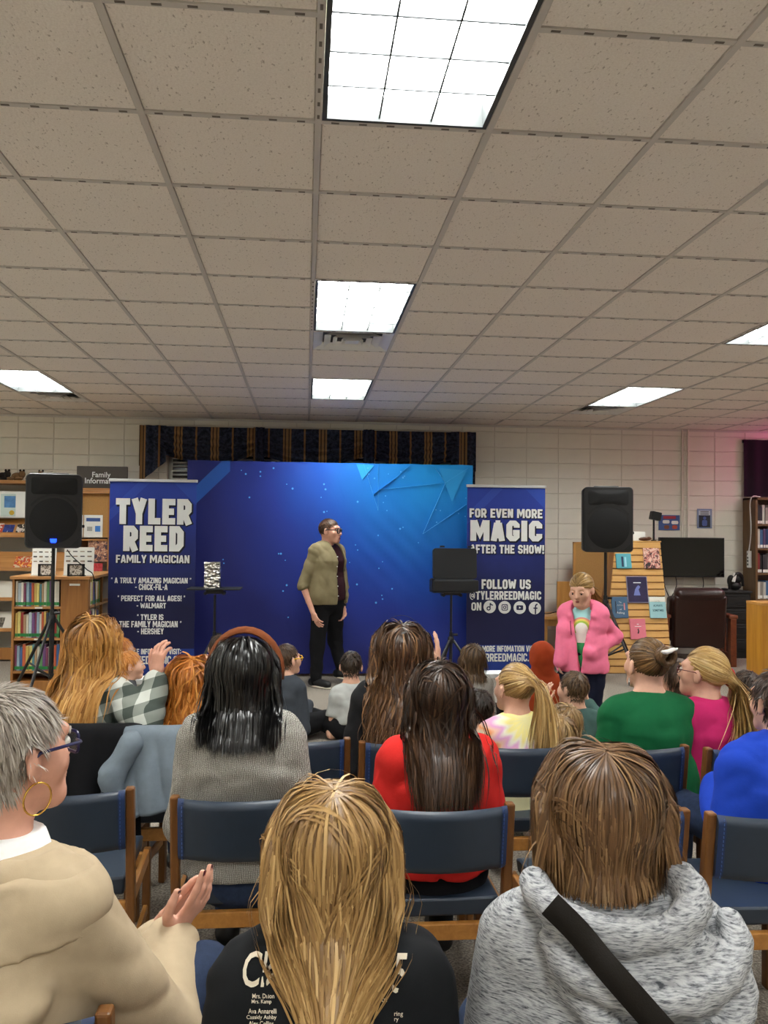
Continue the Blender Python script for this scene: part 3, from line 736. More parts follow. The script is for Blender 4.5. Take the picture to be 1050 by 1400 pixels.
# ------------------------------------------------------------------ shelving on the family information side
m_oak = wood('oak_veneer', '#8a5a2c', '#a8733c', 1, 2)
m_oakx = wood('oak_veneer_long', '#9a6a38', '#b88550', 1, 0)
m_oakl = wood('light_oak', '#a9763a', '#c4924f', .8, 2)
m_maple = wood('maple_slat', '#b98a4a', '#cfa262', .7, 0)
m_dkwood = wood('dark_walnut', '#3a2113', '#57331d', 1, 2)
m_brown = wood('brown_bookshelf', '#5e4528', '#74583a', 1, 2)
m_paper = mat('white_paper', '#dcdcd6', .7)
m_cork = mat('cork_board', '#a97f4a', .9, var=.12, vscale=90)
m_ivory = mat('shelf_backing', '#c3bfb3', .7)
def cover_mat(name, cols, scale=14):
    if name in MATS: return MATS[name]
    t = NT(name); t.rough(.4); n = t.noise(t.coord(), scale, 2, .5, 1.0)
    k = len(cols); t.base(t.ramp(n, [(.3 + .4 * i / max(1, k - 1), c) for i, c in enumerate(cols)], 'CONSTANT')); MATS[name] = t.m; return t.m
def slab_px(name, px0, py0, px1, py1, Y, th, m, parent=None, off=(0, 0, 0), bev=0, tilt=0):
    """upright slab filling that patch of the picture at depth Y"""
    a, b = at(px0, py0, Y), at(px1, py1, Y); cx, cz = (a[0] + b[0]) / 2, (a[2] + b[2]) / 2
    return MB().box((0, 0, 0), (abs(b[0] - a[0]), th, abs(a[2] - b[2]))).build(name, m, parent, bev=bev, loc=(cx - off[0], Y + th / 2 - off[1], cz - off[2]), rot=(tilt, 0, 0))

SY = 10.36
x0, x1 = at(-60, 700, SY)[0], at(150, 700, SY)[0]; xm = at(109, 700, SY)[0]
sh = empty('magazine_shelves', (x0, SY, 0), 'oak wall shelving with sloping magazine ledges under the family information sign', 'shelf')
zt = at(20, 657, SY)[2]; D = WALL_Y - .02 - SY
MB().bx(0, xm - x0, D - .02, D, 0, zt - .035).build('back_panel', m_ivory, sh)
for x, z_ in ((0, zt), (xm - x0 - .02, zt), (x1 - x0 - .02, at(130, 671, SY)[2] - .03)): MB().bx(x, x + .025, .0, D - .02, 0, z_ - .035).build('side_panel', m_oak, sh)
MB().bx(-.01, xm - x0 + .01, -.02, D, zt - .035, zt + .005).build('top_board', m_oakx, sh)
zr = at(130, 671, SY)[2]; MB().bx(xm - x0 + .01, x1 - x0 + .01, -.01, D, zr - .03, zr).build('top_board', m_oakx, sh)
lips = [731, 777, 818, 860]
for k, y in enumerate(lips):
    z = at(15, y, SY)[2]
    b = MB(); b.bx(.025, xm - x0 - .02, 0, D - .02, z - .03, z); b.build('shelf_board', m_oakx, sh)
    b = MB(); b.add([(.025, .0, z), (xm - x0 - .02, 0, z), (xm - x0 - .02, .17, z + .19), (.025, .17, z + .19), (.025, .0, z + .012), (xm - x0 - .02, 0, z + .012), (xm - x0 - .02, .155, z + .195), (.025, .155, z + .195)], [(4, 5, 6, 7), (0, 1, 5, 4), (2, 3, 7, 6), (1, 2, 6, 5), (3, 0, 4, 7), (0, 3, 2, 1)])
    b.build('sloping_ledge', m_oakx if k < 2 else m_ivory, sh)
    MB().bx(.025, xm - x0 - .02, -.012, 0, z - .03, z + .012).build('ledge_lip', m_oakx, sh)
b = MB(); b.bx(0, x1 - x0, -.01, .02, 0.02, .16); b.build('plinth', m_oak, sh)
for y in (737, 785, 830, 870):
    z = at(130, y, SY)[2]; MB().bx(xm - x0 + .005, x1 - x0 - .02, -.01, D - .02, z - .02, z).build('shelf_board', m_oakx, sh)
slab_px('cork_panel', 111, 674, 150, 735, SY + .06, .02, m_cork, sh, (x0, SY, 0))
slab_px('white_board', -40, 671, 56, 708, SY + .02, .01, m_paper, sh, (x0, SY, 0))
# things on the shelves
m_sign = mat('brown_sign_plastic', '#3b332c', .5)
a, b = at(105, 637, SY + .05), at(174, 668, SY + .05)
sg = empty('header_sign', (a[0], SY + .05, b[2]), 'dark brown sign reading family information on top of the shelving', 'sign')
MB().bx(0, b[0] - a[0], 0, .03, 0, a[2] - b[2]).build('sign_panel', m_sign, sg, bev=.006)
MB().bx(0, b[0] - a[0], -.01, .04, -.03, 0).build('sign_foot', m_oakx, sg)
for body, q0, q1 in (('Family', (126, 645), (151, 655)), ('Information', (116, 653), (164, 661.5))):
    A, B = at(*q0, SY + .04), at(*q1, SY + .04)
    text_on_plane('lettering', body, m_let, sg, (A[0] + B[0]) / 2, (A[2] + B[2]) / 2, B[0] - A[0], A[2] - B[2], SY + .047, .012, np.array(sg.location))
def thing_slab(name, px, Y, th, m, label, cat, group=None, bev=.002, tilt=0):
    o = slab_px(name, *px, Y, th, m, None, (0, 0, 0), bev, tilt); setp(o, label, cat, group); return o
p = thing_slab('certificate', (1, 675, 21, 706), SY + .012, .004, mat('certificate_paper', '#b9c9c4', .5), 'pale certificate with a blue square pinned above the magazine ledges', 'poster')
slab_px('printed_square', 6, 678, 21, 694, SY + .009, .002, mat('photo_blue', '#4a78a8', .5, var=.3, vscale=12), p, p.location)
q = at(16, 701, SY + .008); MB().lathe([(.03, 0), (.03, .002)], q - np.array(p.location), 12, Rx).build('gold_seal', mat('gold_seal', '#b89a3c', .4, metal=.5), p)
mags = [((-14, 714, 4, 729), ['#d8d2c4', '#b8442e', '#e0c060'], 'red and cream magazine on the upper ledge at the picture edge'), ((5, 716, 19, 729), ['#28336e', '#344488', '#c9c9d8'], 'navy blue magazine on the upper ledge'), ((23, 715, 36, 729.5), ['#2a2422', '#c8c0b8', '#b03828'], 'black and red magazine on the upper ledge beside the loudspeaker'),
        ((-8, 764, 15, 777), ['#1b1b1f', '#d6d6d2', '#2c2c30'], 'black magazine with white print on the second ledge'), ((20, 759, 44, 778), ['#c4b49a', '#b8442e', '#e0a040', '#dad0c0'], 'orange and cream magazine on the second ledge'),
        ((-4, 804, 16, 818), ['#17181c', '#8a8478', '#33343a'], 'dark magazine on the third ledge'), ((-6, 843, 5, 859), ['#6b6458', '#3b342c', '#a09484'], 'grey magazine on the lowest ledge')]
for i, (px, cols, lab) in enumerate(mags):
    o = thing_slab('magazine', px, SY + .045, .008, cover_mat('cover_%d' % i, cols, 18), lab, 'magazine', 'magazines on the sloping ledges', 0, -.7)
thing_slab('magazine', (121, 739, 149, 768), SY + .02, .012, cover_mat('cover_faces', ['#3b2c3c', '#a4715a', '#d8b090', '#7a3a34'], 26), 'brown magazine with faces below the cork board', 'magazine', 'magazines on the sloping ledges')
thing_slab('magazine', (125, 770, 140, 783), SY + .02, .012, cover_mat('cover_red', ['#b8282e', '#c84448', '#e0d0d0'], 20), 'small red magazine below the magazine with faces', 'magazine', 'magazines on the sloping ledges')
fly = thing_slab('flyer', (115, 704, 140, 735), SY + .05, .004, m_paper, 'white flyer with a blue square pinned on the cork board', 'flyer')
slab_px('printed_block', 118, 708, 137, 713, SY + .047, .002, mat('print_navy', '#33508c', .6), fly, fly.location)
slab_px('printed_block', 130, 719, 137, 727, SY + .047, .002, mat('print_blue', '#3f78c0', .6), fly, fly.location)
slab_px('printed_block', 119, 720, 126, 726, SY + .047, .002, mat('print_grey', '#9a9a94', .6), fly, fly.location)
thing_slab('flyer', (110.5, 704, 113, 735), SY + .05, .004, m_paper, 'white flyer half hidden behind the blue-badged loudspeaker', 'flyer')
# plush animals lying on top of the shelving
m_fur1 = mat('brown_plush', '#7a5c3c', .95, var=.2, vscale=40, bump=.8, bscale=160, bdist=.01); m_fur2 = mat('dark_plush', '#241f1c', .95, var=.2, vscale=40, bump=.8, bscale=160, bdist=.01)
def blob(parts, name, m, parent=None, loc=None, off=(0, 0, 0)):
    bm = bmesh.new()
    for (c, r) in parts:
        M = Matrix.Translation(Vector(np.array(c, float) - np.asarray(off))) @ Matrix.Diagonal((*r, 1)); bmesh.ops.create_uvsphere(bm, u_segments=14, v_segments=9, radius=1, matrix=M)
    me = bpy.data.meshes.new(name); bm.to_mesh(me); bm.free(); me.polygons.foreach_set('use_smooth', [True] * len(me.polygons))
    return meshobj(name, me, m, parent, loc)
for (px, m, lab) in ((4, m_fur2, 'dark plush animal on top of the shelving at the picture edge'), (24, m_fur1, 'brown plush animal on top of the shelving beside the loudspeaker'), (50, m_fur1, 'brown plush animal mostly hidden behind the blue-badged loudspeaker')):
    q = at(px, 656, SY + .12); r = empty('plush_toy', (q[0], SY + .12, zt + .005), lab, 'toy', 'plush toys')
    blob([((0, 0, .05), (.075, .06, .05)), ((.06, -.03, .075), (.04, .045, .045))], 'plush_body', m, r)
    blob([((.04, -.03, .122), (.013, .01, .016)), ((.08, -.03, .122), (.013, .01, .016))], 'ear', m_fur2, r)
    for k in (-1, 1): blob([((-.01 + .05 * k, -.07, .022), (.05, .03, .022))], 'paw', m, r)

# low bookcase
KY = 8.42
xa, xb, xc, zt = at(17, 790, KY)[0], at(86.5, 790, KY)[0], at(121, 790, KY)[0], at(60, 788, KY)[2]
bc = empty('low_bookcase', (xa, KY, 0), 'low oak bookcase filled with thin picture books behind the loudspeaker stand', 'bookcase')
W1, W2, DB = xb - xa, xc - xa, 1.15
MB().bx(-.02, W2 + .02, -.02, DB, zt - .03, zt).build('top_board', m_oakx, bc, bev=.004)
for x in (0, W1 - .02): MB().bx(x, x + .022, 0, .3, 0, zt - .03).build('upright', m_oak, bc)
MB().bx(W1, W2, 0, .03, 0, zt - .03).build('end_panel', m_oak, bc)
MB().bx(W1 + .06, W1 + .16, -.003, 0, zt - .09, zt - .07).build('label_strip', m_paper, bc)
MB().bx(.02, W1, .28, .3, 0, zt - .03).build('back_panel', m_dkwood, bc)
MB().bx(.02, W1, 0, .28, .0, .1).build('plinth', m_oak, bc)
rows = [(829.5, 794), (872.5, 836), (917.5, 881)]
shz = [at(50, y, KY)[2] for y, _ in rows]
for z in shz:
    s_ = MB().bx(.022, W1 - .02, .005, .28, z - .022, z).build('shelf_board', m_oakx, bc)
    MB().bx(W1 * .45, W1 * .6, .0015, .005, z - .019, z - .005).build('shelf_label', m_paper, s_)
# side facing the stage
for y0 in (.08, .6): MB().bx(W2 - .025, W2, y0 - .03, y0, 0, zt - .03).build('upright', m_oak, bc)
MB().bx(W2 - .3, W2 - .28, .03, DB - .05, 0, zt - .03).build('back_panel', m_dkwood, bc)
MB().bx(W2 - .28, W2, DB - .08, DB - .02, 0, zt - .03).build('end_panel', m_ivory, bc)
for z in shz: MB().bx(W2 - .28, W2, .05, DB - .08, z - .022, z).build('shelf_board', m_oakx, bc)
spine_cols = ['#c9c4b4', '#8f2f2a', '#4d7f8c', '#c2a45a', '#3f5f8f', '#d6d0c4', '#7a3a58', '#b0bcc4', '#5a8a5a', '#a88a6a', '#d8c87a', '#303848', '#b85a3a', '#88a0b0', '#e0dcd0', '#6a4a7a']
cnames = ['cream', 'dark red', 'teal', 'mustard', 'blue', 'off-white', 'plum', 'pale grey', 'green', 'tan', 'yellow', 'charcoal', 'rust', 'grey-blue', 'ivory', 'purple']
ordw = ['first', 'second', 'third', 'fourth', 'fifth', 'sixth', 'seventh', 'eighth', 'ninth', 'tenth', 'eleventh', 'twelfth', 'thirteenth', 'fourteenth', 'fifteenth', 'sixteenth', 'seventeenth', 'eighteenth', 'nineteenth', 'twentieth']
m_green = mat('green_spine_sticker', '#1f7a3c', .5)
lvl = ['top', 'middle', 'bottom']
def book_at(x, y, z, th, dp, h, ci, label, group, lean=0, sticker=None, rz=0, name='book'):
    o = MB().bx(0, th, 0, dp, 0, h).build(name, mat('spine_' + cnames[ci].replace(' ', '_'), spine_cols[ci], .5, var=.12, vscale=30), None, bev=.002, loc=(x, y, z), rot=(0, lean, rz)); o.modifiers['bevel'].segments = 1
    setp(o, label, 'book', group)
    MB().bx(.002, th - .002, .003, dp + .001, h - .0012, h + .0008).build('page_block', m_paper, o)
    if sticker: MB().bx(.0, th, -.0015, .0, .012, .012 + sticker[1]).build('spine_sticker', sticker[0], o)
    return o
for r_, z in enumerate(shz):
    hmax = at(50, rows[r_][1], KY)[2] - z; x = .026; k = 0
    while x < W1 - .055:
        th = random.uniform(.018, .03)
        book_at(xa + x, KY + .02 + random.uniform(0, .012), z + .0005, th, .22, hmax * random.uniform(.86, 1), (k * 7 + r_ * 3 + (k // 3)) % 16, '%s thin book from the picture edge on the %s shelf of the low bookcase' % (ordw[min(k, 19)], lvl[r_]), 'picture books in the low bookcase', 0, (m_green, .03), name='picture_book')
        x += th + .0015; k += 1
for r_, z in enumerate(shz[:2]):
    hmax = at(50, rows[r_][1], KY)[2] - z; y = .06
    for k in range(9):
        th = random.uniform(.024, .034)
        book_at(xa + W2 - .012, KY + y + .035, z + .0005, th, .2, hmax * random.uniform(.85, 1), (k * 5 + r_) % 16, '%s book along the side of the low bookcase, %s shelf' % (ordw[k], lvl[r_]), 'books on the side of the low bookcase', 0, (m_green, .03), rz=PI / 2, name='picture_book')
        y += th + .02
# framed flyers and small black easels on the bookcase
m_txt = mat('print_black_ink', '#3a3a38', .6)
for i, (px, lab) in enumerate((((43, 749, 75, 787), 'white picture flyer in a clear stand, half behind the speaker pole'), ((87, 748, 127, 787), 'white picture flyer in a clear stand beside the banner'))):
    a, b = at(px[0], px[1], KY + .15), at(px[2], px[3], KY + .15); r = empty('flyer_stand', ((a[0] + b[0]) / 2, KY + .15, zt), lab, 'flyer', 'flyers on the low bookcase')
    W, H = b[0] - a[0], a[2] - zt
    MB().box((0, .03, H / 2), (W, .006, H), Matrix.Rotation(-.12, 3, 'X')).build('sheet', m_paper, r)
    MB().box((0, .03, .004), (W, .1, .008)).build('acrylic_foot', mat('clear_acrylic', '#c9cccb', .1), r)
    for ry in range(5):
        for rx in range(4):
            zz = H * (.85 - ry * .17); MB().box((-W * .36 + rx * W * .24, .03 - .0045 - .12 * (H / 2 - zz) * -1 * 1.0, zz), (W * .15, .002, H * random.uniform(.03, .06)), Matrix.Rotation(-.12, 3, 'X')).build('printed_picture', m_txt if (rx + ry) % 2 else mat('print_tan', '#8a7a66', .6), r)
for i, (px, lab) in enumerate((((52, 771, 72, 787), 'small black photo stand beside the speaker pole'), ((92, 771, 115, 787), 'small black photo stand in front of the flyer by the banner'))):
    a, b = at(px[0], px[1], KY + .03), at(px[2], px[3], KY + .03); r = empty('photo_stand', ((a[0] + b[0]) / 2, KY + .03, zt), lab, 'photo stand', 'small black photo stands')
    W, H = b[0] - a[0], a[2] - zt; f = MB()
    f.bx(-W / 2, -W / 2 + .02, 0, .02, 0, H); f.bx(W / 2 - .02, W / 2, 0, .02, 0, H); f.bx(-W / 2, W / 2, 0, .02, H - .012, H); f.bx(-W / 2, W / 2, 0, .06, 0, .012); f.build('stand_frame', m_blk, r)
    MB().bx(-W / 2 + .02, W / 2 - .02, .012, .016, .012, H - .012).build('photo', cover_mat('photo_small', ['#d8d4cc', '#6a6258', '#b0a898'], 40), r)
# loudspeaker cable
pts = [at(92, 752, 7.9), at(100, 762, 8.1), at(118, 778, 8.3), at(128, 789, 8.38), at(130, 830, 8.39), at(127, 870, 8.39)]
def spline(P, n=8):
    P = np.array(P, float); Q = np.vstack([2 * P[0] - P[1], P, 2 * P[-1] - P[-2]]); out = []
    for i in range(1, len(Q) - 2):
        for k in range(n):
            t_ = k / n; a, b, c, d = Q[i - 1:i + 3]
            out.append(.5 * (2 * b + (c - a) * t_ + (2 * a - 5 * b + 4 * c - d) * t_ ** 2 + (3 * b - a - 3 * c + d) * t_ ** 3))
    out.append(P[-1]); return np.array(out)
o = MB().tube(spline(pts), .005, 6).build('speaker_cable', m_dark, smooth=True); setp(o, 'thin black cable hanging from the blue-badged loudspeaker over the bookcase', 'cable')

# ------------------------------------------------------------------ the other side: desk, slatted display, television, recliner
YD = 9.95
a = at(735, 843, YD); zt = a[2]; xd0, xd1 = at(732, 840, YD)[0], at(842, 840, YD)[0]
dk = empty('study_desk', (xd0, YD, 0), 'oak study desk with a raised privacy panel behind the girl in pink', 'desk')
W = xd1 - xd0
MB().bx(0, W, 0, .62, zt - .04, zt).build('desktop', m_oakl, dk, bev=.006)
for x in (.05, W - .12):
    for y in (.03, .55): MB().bx(x + .04, x + .11, y, y + .05, 0, zt - .04).build('leg', m_oakl, dk)
b = MB(); b.bx(.1, W - .1, .05, .07, zt - .12, zt - .04); b.build('apron', m_oakl, dk)
A, B = at(762, 795, YD + .5), at(842, 795, YD + .5); MB().bx(A[0] - xd0, B[0] - xd0, .5, .53, zt, A[2]).build('privacy_panel', m_oakl, dk)
A, B = at(787, 741, YD + .45), at(843, 795, YD + .45)
q = empty('notice_board', (A[0], YD + .45, 0), 'tan cork notice board standing behind the second loudspeaker', 'notice board')
MB().bx(0, B[0] - A[0], 0, .02, zt + .001, A[2]).build('board', m_cork, q); MB().bx(-.03, 0, -.01, .03, zt + .001, A[2]).build('board_edge', m_oakl, q); MB().bx(-.03, B[0] - A[0], -.01, .03, A[2] - .02, A[2]).build('board_edge', m_oakl, q)
o = thing_slab('leaflet', (828, 797, 836, 809), YD - .1 + .3, .006, cover_mat('leaflet_blue', ['#4a7ab8', '#d0d8e0'], 40), 'small blue leaflet standing on the study desk', 'leaflet')
o.location.z = zt + o.dimensions.z / 2
o = MB().tube(spline([(xd0 + .12, YD + .35, zt + .006), (xd0 + .25, YD + .32, zt + .006), (xd0 + .36, YD + .3, zt + .03), (xd0 + .46, YD + .4, zt + .008)]), .006, 6).build('desk_cable', m_dark, smooth=True); setp(o, 'short black cable lying on the study desk', 'cable')

# slatted display (four-sided tapered tower)
PY = 9.25
xl0, xr0, zb = at(823, 926, PY)[0], at(919, 926, PY)[0], .0
PYt = PY + .32; xl1, xr1, ztp = at(841, 741, PYt)[0], at(902, 741, PYt)[0], at(870, 741, PYt)[2]
cxp = (xl0 + xr0) / 2
sd = empty('slatted_display', (cxp, PY, 0), 'tapering maple slatwall tower displaying face-out books', 'display')
def face_pt(u, v, push=0):
    """u 0..1 across, v 0..1 up the front face"""
    xl = xl0 + (xl1 - xl0) * v; xr = xr0 + (xr1 - xr0) * v
    nrm = np.array([0, -ztp, -.32]); nrm = np.array([0, -math.cos(math.atan2(.32, ztp)), math.sin(math.atan2(.32, ztp))])
    return np.array([xl + (xr - xl) * u, PY + .32 * v, ztp * v]) + nrm * push - np.array([cxp, PY, 0])
NS = 19
for k in range(NS):
    v0, v1 = (k + .06) / NS, (k + .90) / NS; b = MB()
    V = [face_pt(0, v0), face_pt(1, v0), face_pt(1, v1), face_pt(0, v1), face_pt(0, v0, .016), face_pt(1, v0, .016), face_pt(1, v1, .016), face_pt(0, v1, .016)]
    b.add(V, [(3, 2, 1, 0), (4, 5, 6, 7), (0, 1, 5, 4), (1, 2, 6, 5), (2, 3, 7, 6), (3, 0, 4, 7)]); b.build('slat', m_maple, sd, bev=.003)
b = MB(); dpt = .44
V = [face_pt(0, 0, -.002), face_pt(1, 0, -.002), face_pt(1, 1, -.002), face_pt(0, 1, -.002)]
V += [V[0] + [0, dpt, 0], V[1] + [0, dpt, 0], V[2] + [0, dpt - .32, 0], V[3] + [0, dpt - .32, 0]]
b.add(V, [(0, 1, 2, 3), (7, 6, 5, 4), (1, 5, 6, 2), (4, 0, 3, 7), (3, 2, 6, 7), (4, 5, 1, 0)]); b.build('core', m_oak, sd)
b = MB().bx(xl1 - cxp - .01, xr1 - cxp + .01, .3, .3 + .16, ztp, ztp + .014).build('top_cap', m_maple, sd)
def on_face(px0, py0, px1, py1, th, m, name, label, cat, group):
    # solve the face parameters from the pixel centre
    def solve(px, py):
        d = ray(px, py); n = np.array([0, -math.cos(math.atan2(.32, ztp)), math.sin(math.atan2(.32, ztp))])
        tt = ((np.array([0, PY, 0]) + n * .03 - CAM) @ n) / (d @ n); return CAM + d * tt
    P = solve((px0 + px1) / 2, (py0 + py1) / 2); A = solve(px0, py1); B = solve(px1, py0)
    tl = math.atan2(.32, ztp)
    o = MB().box((0, 0, 0), (abs(B[0] - A[0]), th, np.linalg.norm((B - A)[1:]))).build(name, m, None, bev=.002, loc=P, rot=(-tl, 0, 0)); setp(o, label, cat, group); return o, abs(B[0] - A[0]), np.linalg.norm((B - A)[1:])
def face_text(o, body, cx, cz, wd, ht, th, m, bold=.01):
    return text_on_plane('cover_lettering', body, m, o, cx, cz, wd, ht, -th / 2 - .0015, bold)
m_cw = mat('cover_white_ink', '#dfe2e0', .6)
g_ = 'face-out books on the slatted display'
o, w_, h_ = on_face(843, 757, 862, 777, .02, mat('cover_teal', '#4f97a2', .4), 'book', 'teal book with two standing figures below the second loudspeaker', 'book', g_)
MB().bx(-.03, -.005, -.0125, -.0105, -.07, .05).build('cover_figure', mat('ink_navy', '#24304c', .6), o); MB().bx(.008, .03, -.0125, -.0105, -.07, .045).build('cover_figure', mat('ink_sky', '#8fc0d0', .6), o)
o, w_, h_ = on_face(881, 749.5, 900.5, 777, .02, cover_mat('cover_floral', ['#2c2226', '#b06a62', '#d8b0a0', '#34363a', '#8a3a3e'], 22), 'book', 'dark floral book at the upper corner of the slatted display', 'book', g_)
o, w_, h_ = on_face(858.5, 788, 884, 824, .012, mat('frame_pewter', '#8b86a0', .4), 'framed_poster', 'framed dark purple dance poster in the middle of the slatted display', 'poster', None)
MB().bx(-w_ / 2 + .008, w_ / 2 - .008, -.0085, -.006, -h_ / 2 + .008, h_ / 2 - .008).build('poster_print', mat('print_purple', '#231a3e', .5, var=.25, vscale=10), o)
f = MB(); f.prism([(-.05, -.07), (.03, -.07), (.012, .0), (.035, .03), (.012, .05), (-.01, .03), (-.03, .0)], -.0105, -.009); f.build('dancer_print', mat('print_lilac', '#6a74b0', .6), o)
MB().bx(-.045, .045, -.0105, -.009, h_ * .24, h_ * .27).build('heading_band', m_cw, o)
o, w_, h_ = on_face(837.5, 816, 857, 845, .02, mat('cover_slate_blue', '#40607e', .4), 'book', 'slate blue book with white script lettering', 'book', g_)
for k, wd in enumerate((.03, 0, .025, .09)):
    if wd: face_text(o, ('The', '', 'of', 'Falling')[k], .005, .06 - k * .042, wd, .03 if k % 2 else .018, .02, m_cw, 0)
MB().tube([A3(-.035 + .009 * k, -.0118, .02 + (.012 if k % 2 else -.004)) for k in range(9)], .0022, 5).build('cover_script', m_cw, o)
MB().bx(-.055, -.045, -.0125, -.0105, -.07, .07).build('cover_figure', mat('ink_dark', '#1e2430', .6), o); MB().bx(.045, .06, -.0125, -.0105, -.03, .05).build('cover_figure', mat('ink_rose', '#d08a90', .6), o)
o, w_, h_ = on_face(889, 816, 909, 845, .02, mat('cover_pale_teal', '#8fb8bc', .4), 'book', 'pale teal book with dark block lettering', 'book', g_)
for k, s_ in enumerate(('NEVER', 'ALWAYS', 'SOMETIMES')): face_text(o, s_, 0, .075 - k * .055, (.07, .11, .13)[k], .026, .02, mat('ink_teal_dark', '#234a54', .6), .02)
MB().bx(-w_ / 2 + .003, w_ / 2 - .003, -.0115, -.0102, h_ / 2 - .06, h_ / 2 - .004).build('cover_band', mat('cover_cream', '#d6d4c8', .5), o)
o, w_, h_ = on_face(862.5, 846, 881.5, 874, .02, mat('cover_pink', '#cf6f7e', .4), 'book', 'plain pink book with a small black figure', 'book', g_)
f = MB(); f.prism([(-.012, -.05), (.004, -.055), (.012, -.02), (.004, -.01), (.01, .005), (-.008, .0), (-.002, -.025)], -.0125, -.0105); f.build('cover_figure', m_dark, o)
MB().bx(-.012, .012, -.0122, -.0105, .05, .058).build('cover_line', m_cw, o); MB().bx(-.038, .038, -.0122, -.0105, .026, .031).build('cover_line', m_cw, o)
# small things on top of the display
tpz = ztp + .014
q = at(872, 735, PYt + .1); o = MB().box((q[0], PYt + .12, tpz + .055), (.2, .012, .11), Matrix.Rotation(-.15, 3, 'X')).build('paper_sign', m_paper); setp(o, 'small white paper sign on top of the slatted display', 'sign')
o = blob([((q[0] + .06, PYt + .04, tpz + .022), (.075, .03, .022)), ((q[0] + .11, PYt + .03, tpz + .03), (.03, .025, .02))], 'driftwood', m_dkwood); setp(o, 'small dark brown ornament lying on top of the slatted display', 'ornament')
q = at(896, 740, PYt + .06); zc = at(897, 710, PYt + .06)[2]
r = empty('camera_on_stick', (q[0] - .02, PYt + .06, tpz), 'black camera device on a thin stick at the corner of the slatted display', 'lamp')  # small camera device on a stick, gives no light
MB().cyl((0, 0, 0), (0, 0, zc - tpz), .012, n=8).build('stem', m_blk, r); MB().lathe([(.03, 0), (.03, .012)], (0, 0, 0), 12).build('base', m_blk, r)
MB().box((.02, 0, zc - tpz + .04), (.12, .09, .1), Matrix.Rotation(.2, 3, 'Y')).build('camera_head', m_blk, r, bev=.01)

# posters on the wall
WY = WALL_Y - .02
po = thing_slab('wall_poster', (900.5, 704, 929.5, 725), WY, .004, mat('poster_blue', '#3f5a92', .5), 'blue landscape poster with speech bubbles above the television', 'poster')
slab_px('heading_band', 907, 705.5, 924, 709.5, WY - .002, .002, mat('poster_red', '#a0303a', .5), po, po.location)
for q0 in ((906, 711), (918, 712)):
    a = at(q0[0], q0[1], WY - .003) - np.array(po.location); b2 = MB(); b2.prism(rrect(a[0], a[0] + .095, a[2] - .045, a[2], .018), -.006, -.004); b2.build('speech_bubble', m_paper, po)
for q0, c_ in (((908, 718), '#7a4a30'), ((919, 718), '#b05038')):
    a = at(q0[0], q0[1], WY - .003) - np.array(po.location); MB().prism(rrect(a[0], a[0] + .07, a[2] - .05, a[2], .02), -.006, -.004).build('poster_figure', mat('poster_fig_' + c_[1:], c_, .6), po)
po = thing_slab('wall_poster', (953, 695.5, 973.5, 722.5), WY, .004, mat('poster_frame_blue', '#7d8cab', .5), 'portrait poster with a dark photograph on the wall over the television', 'poster')
slab_px('poster_photo', 955.5, 698, 971, 721, WY - .002, .002, mat('poster_dark', '#1b2030', .5), po, po.location)
slab_px('heading_band', 955.5, 698, 971, 704.5, WY - .004, .002, mat('poster_pale', '#b8c0c8', .5), po, po.location)
for yy_ in (698.9, 700.8, 702.7): slab_px('heading_line', 957.5, yy_, 969, yy_ + 1.0, WY - .006, .002, m_txt, po, po.location)
a = at(963.5, 713, WY - .005) - np.array(po.location); b2 = MB(); b2.prism(rrect(a[0] - .035, a[0] + .035, a[2] - .06, a[2] + .02, .02), -.006, -.004); disc(b2, (a[0], a[2] + .045), .022, 12, -.005); b2.build('poster_figure', mat('poster_person', '#4a5a98', .6), po)

# television
TVY = WALL_Y - .16
a, b = at(902, 734.5, TVY), at(990.5, 789.5, TVY); W, H = b[0] - a[0], a[2] - b[2]
tv = empty('television', ((a[0] + b[0]) / 2, TVY, b[2]), 'switched-off black flat television on the wall above the recliner', 'television')
MB().bx(-W / 2, W / 2, 0, .05, 0, H).build('bezel', m_blk, tv, bev=.004)
t = NT('tv_screen'); t.base('#050506'); t.rough(.12); MB().bx(-W / 2 + .012, W / 2 - .012, -.003, .0, .02, H - .012).build('screen', t.m, tv)
MB().bx(-.2, .2, .05, .1, H * .3, H * .7).build('wall_bracket', m_dark, tv)
for px in (909, 925, 962):
    q = at(px, 789, TVY)[0] - (a[0] + b[0]) / 2
    MB().tube(spline([(q, .03, .02), (q + .02, .05, -.12), (q + (.1 if px == 909 else -.06), .06, -.3)]), .006, 6).build('cable', m_dark, tv)

# black drawer cabinet with things on top
DY = 10.35
a = at(988, 808, DY); b = at(1027, 808, DY); zt = a[2]; W = b[0] - a[0]
cb = empty('drawer_cabinet', (a[0], DY, 0), 'black drawer cabinet between the recliner and the tall bookshelf', 'cabinet')
MB().bx(0, W, .01, .4, 0, zt - .02).build('body', m_blk, cb); MB().bx(-.02, W + .01, -.015, .41, zt - .025, zt).build('cabinet_top', m_blk, cb, bev=.004)
for k in range(4):
    z1_ = zt - .05 - k * .19; d_ = MB().bx(.03, W - .03, -.006, .01, z1_ - .165, z1_).build('drawer', m_blk, cb, bev=.006)
    b2 = MB(); b2.bx(.06, W - .06, -.012, -.006, z1_ - .13, z1_ - .035); b2.build('drawer_panel', m_blk, d_, bev=.008)
q = at(1013, 805, DY); r = empty('headset', (q[0], DY + .16, zt), 'black headset with straps on the drawer cabinet', 'headset')
blob([((0, 0, .06), (.09, .07, .06)), ((.02, -.02, .15), (.07, .05, .06)), ((-.04, .02, .12), (.05, .05, .08))], 'visor', m_blk, r)
MB().tube(spline([(-.09, -.03, .02), (-.08, -.07, .14), (-.02, -.08, .22), (.06, -.06, .2), (.1, -.03, .06)]), .018, 8).build('strap', m_blk, r, smooth=True)
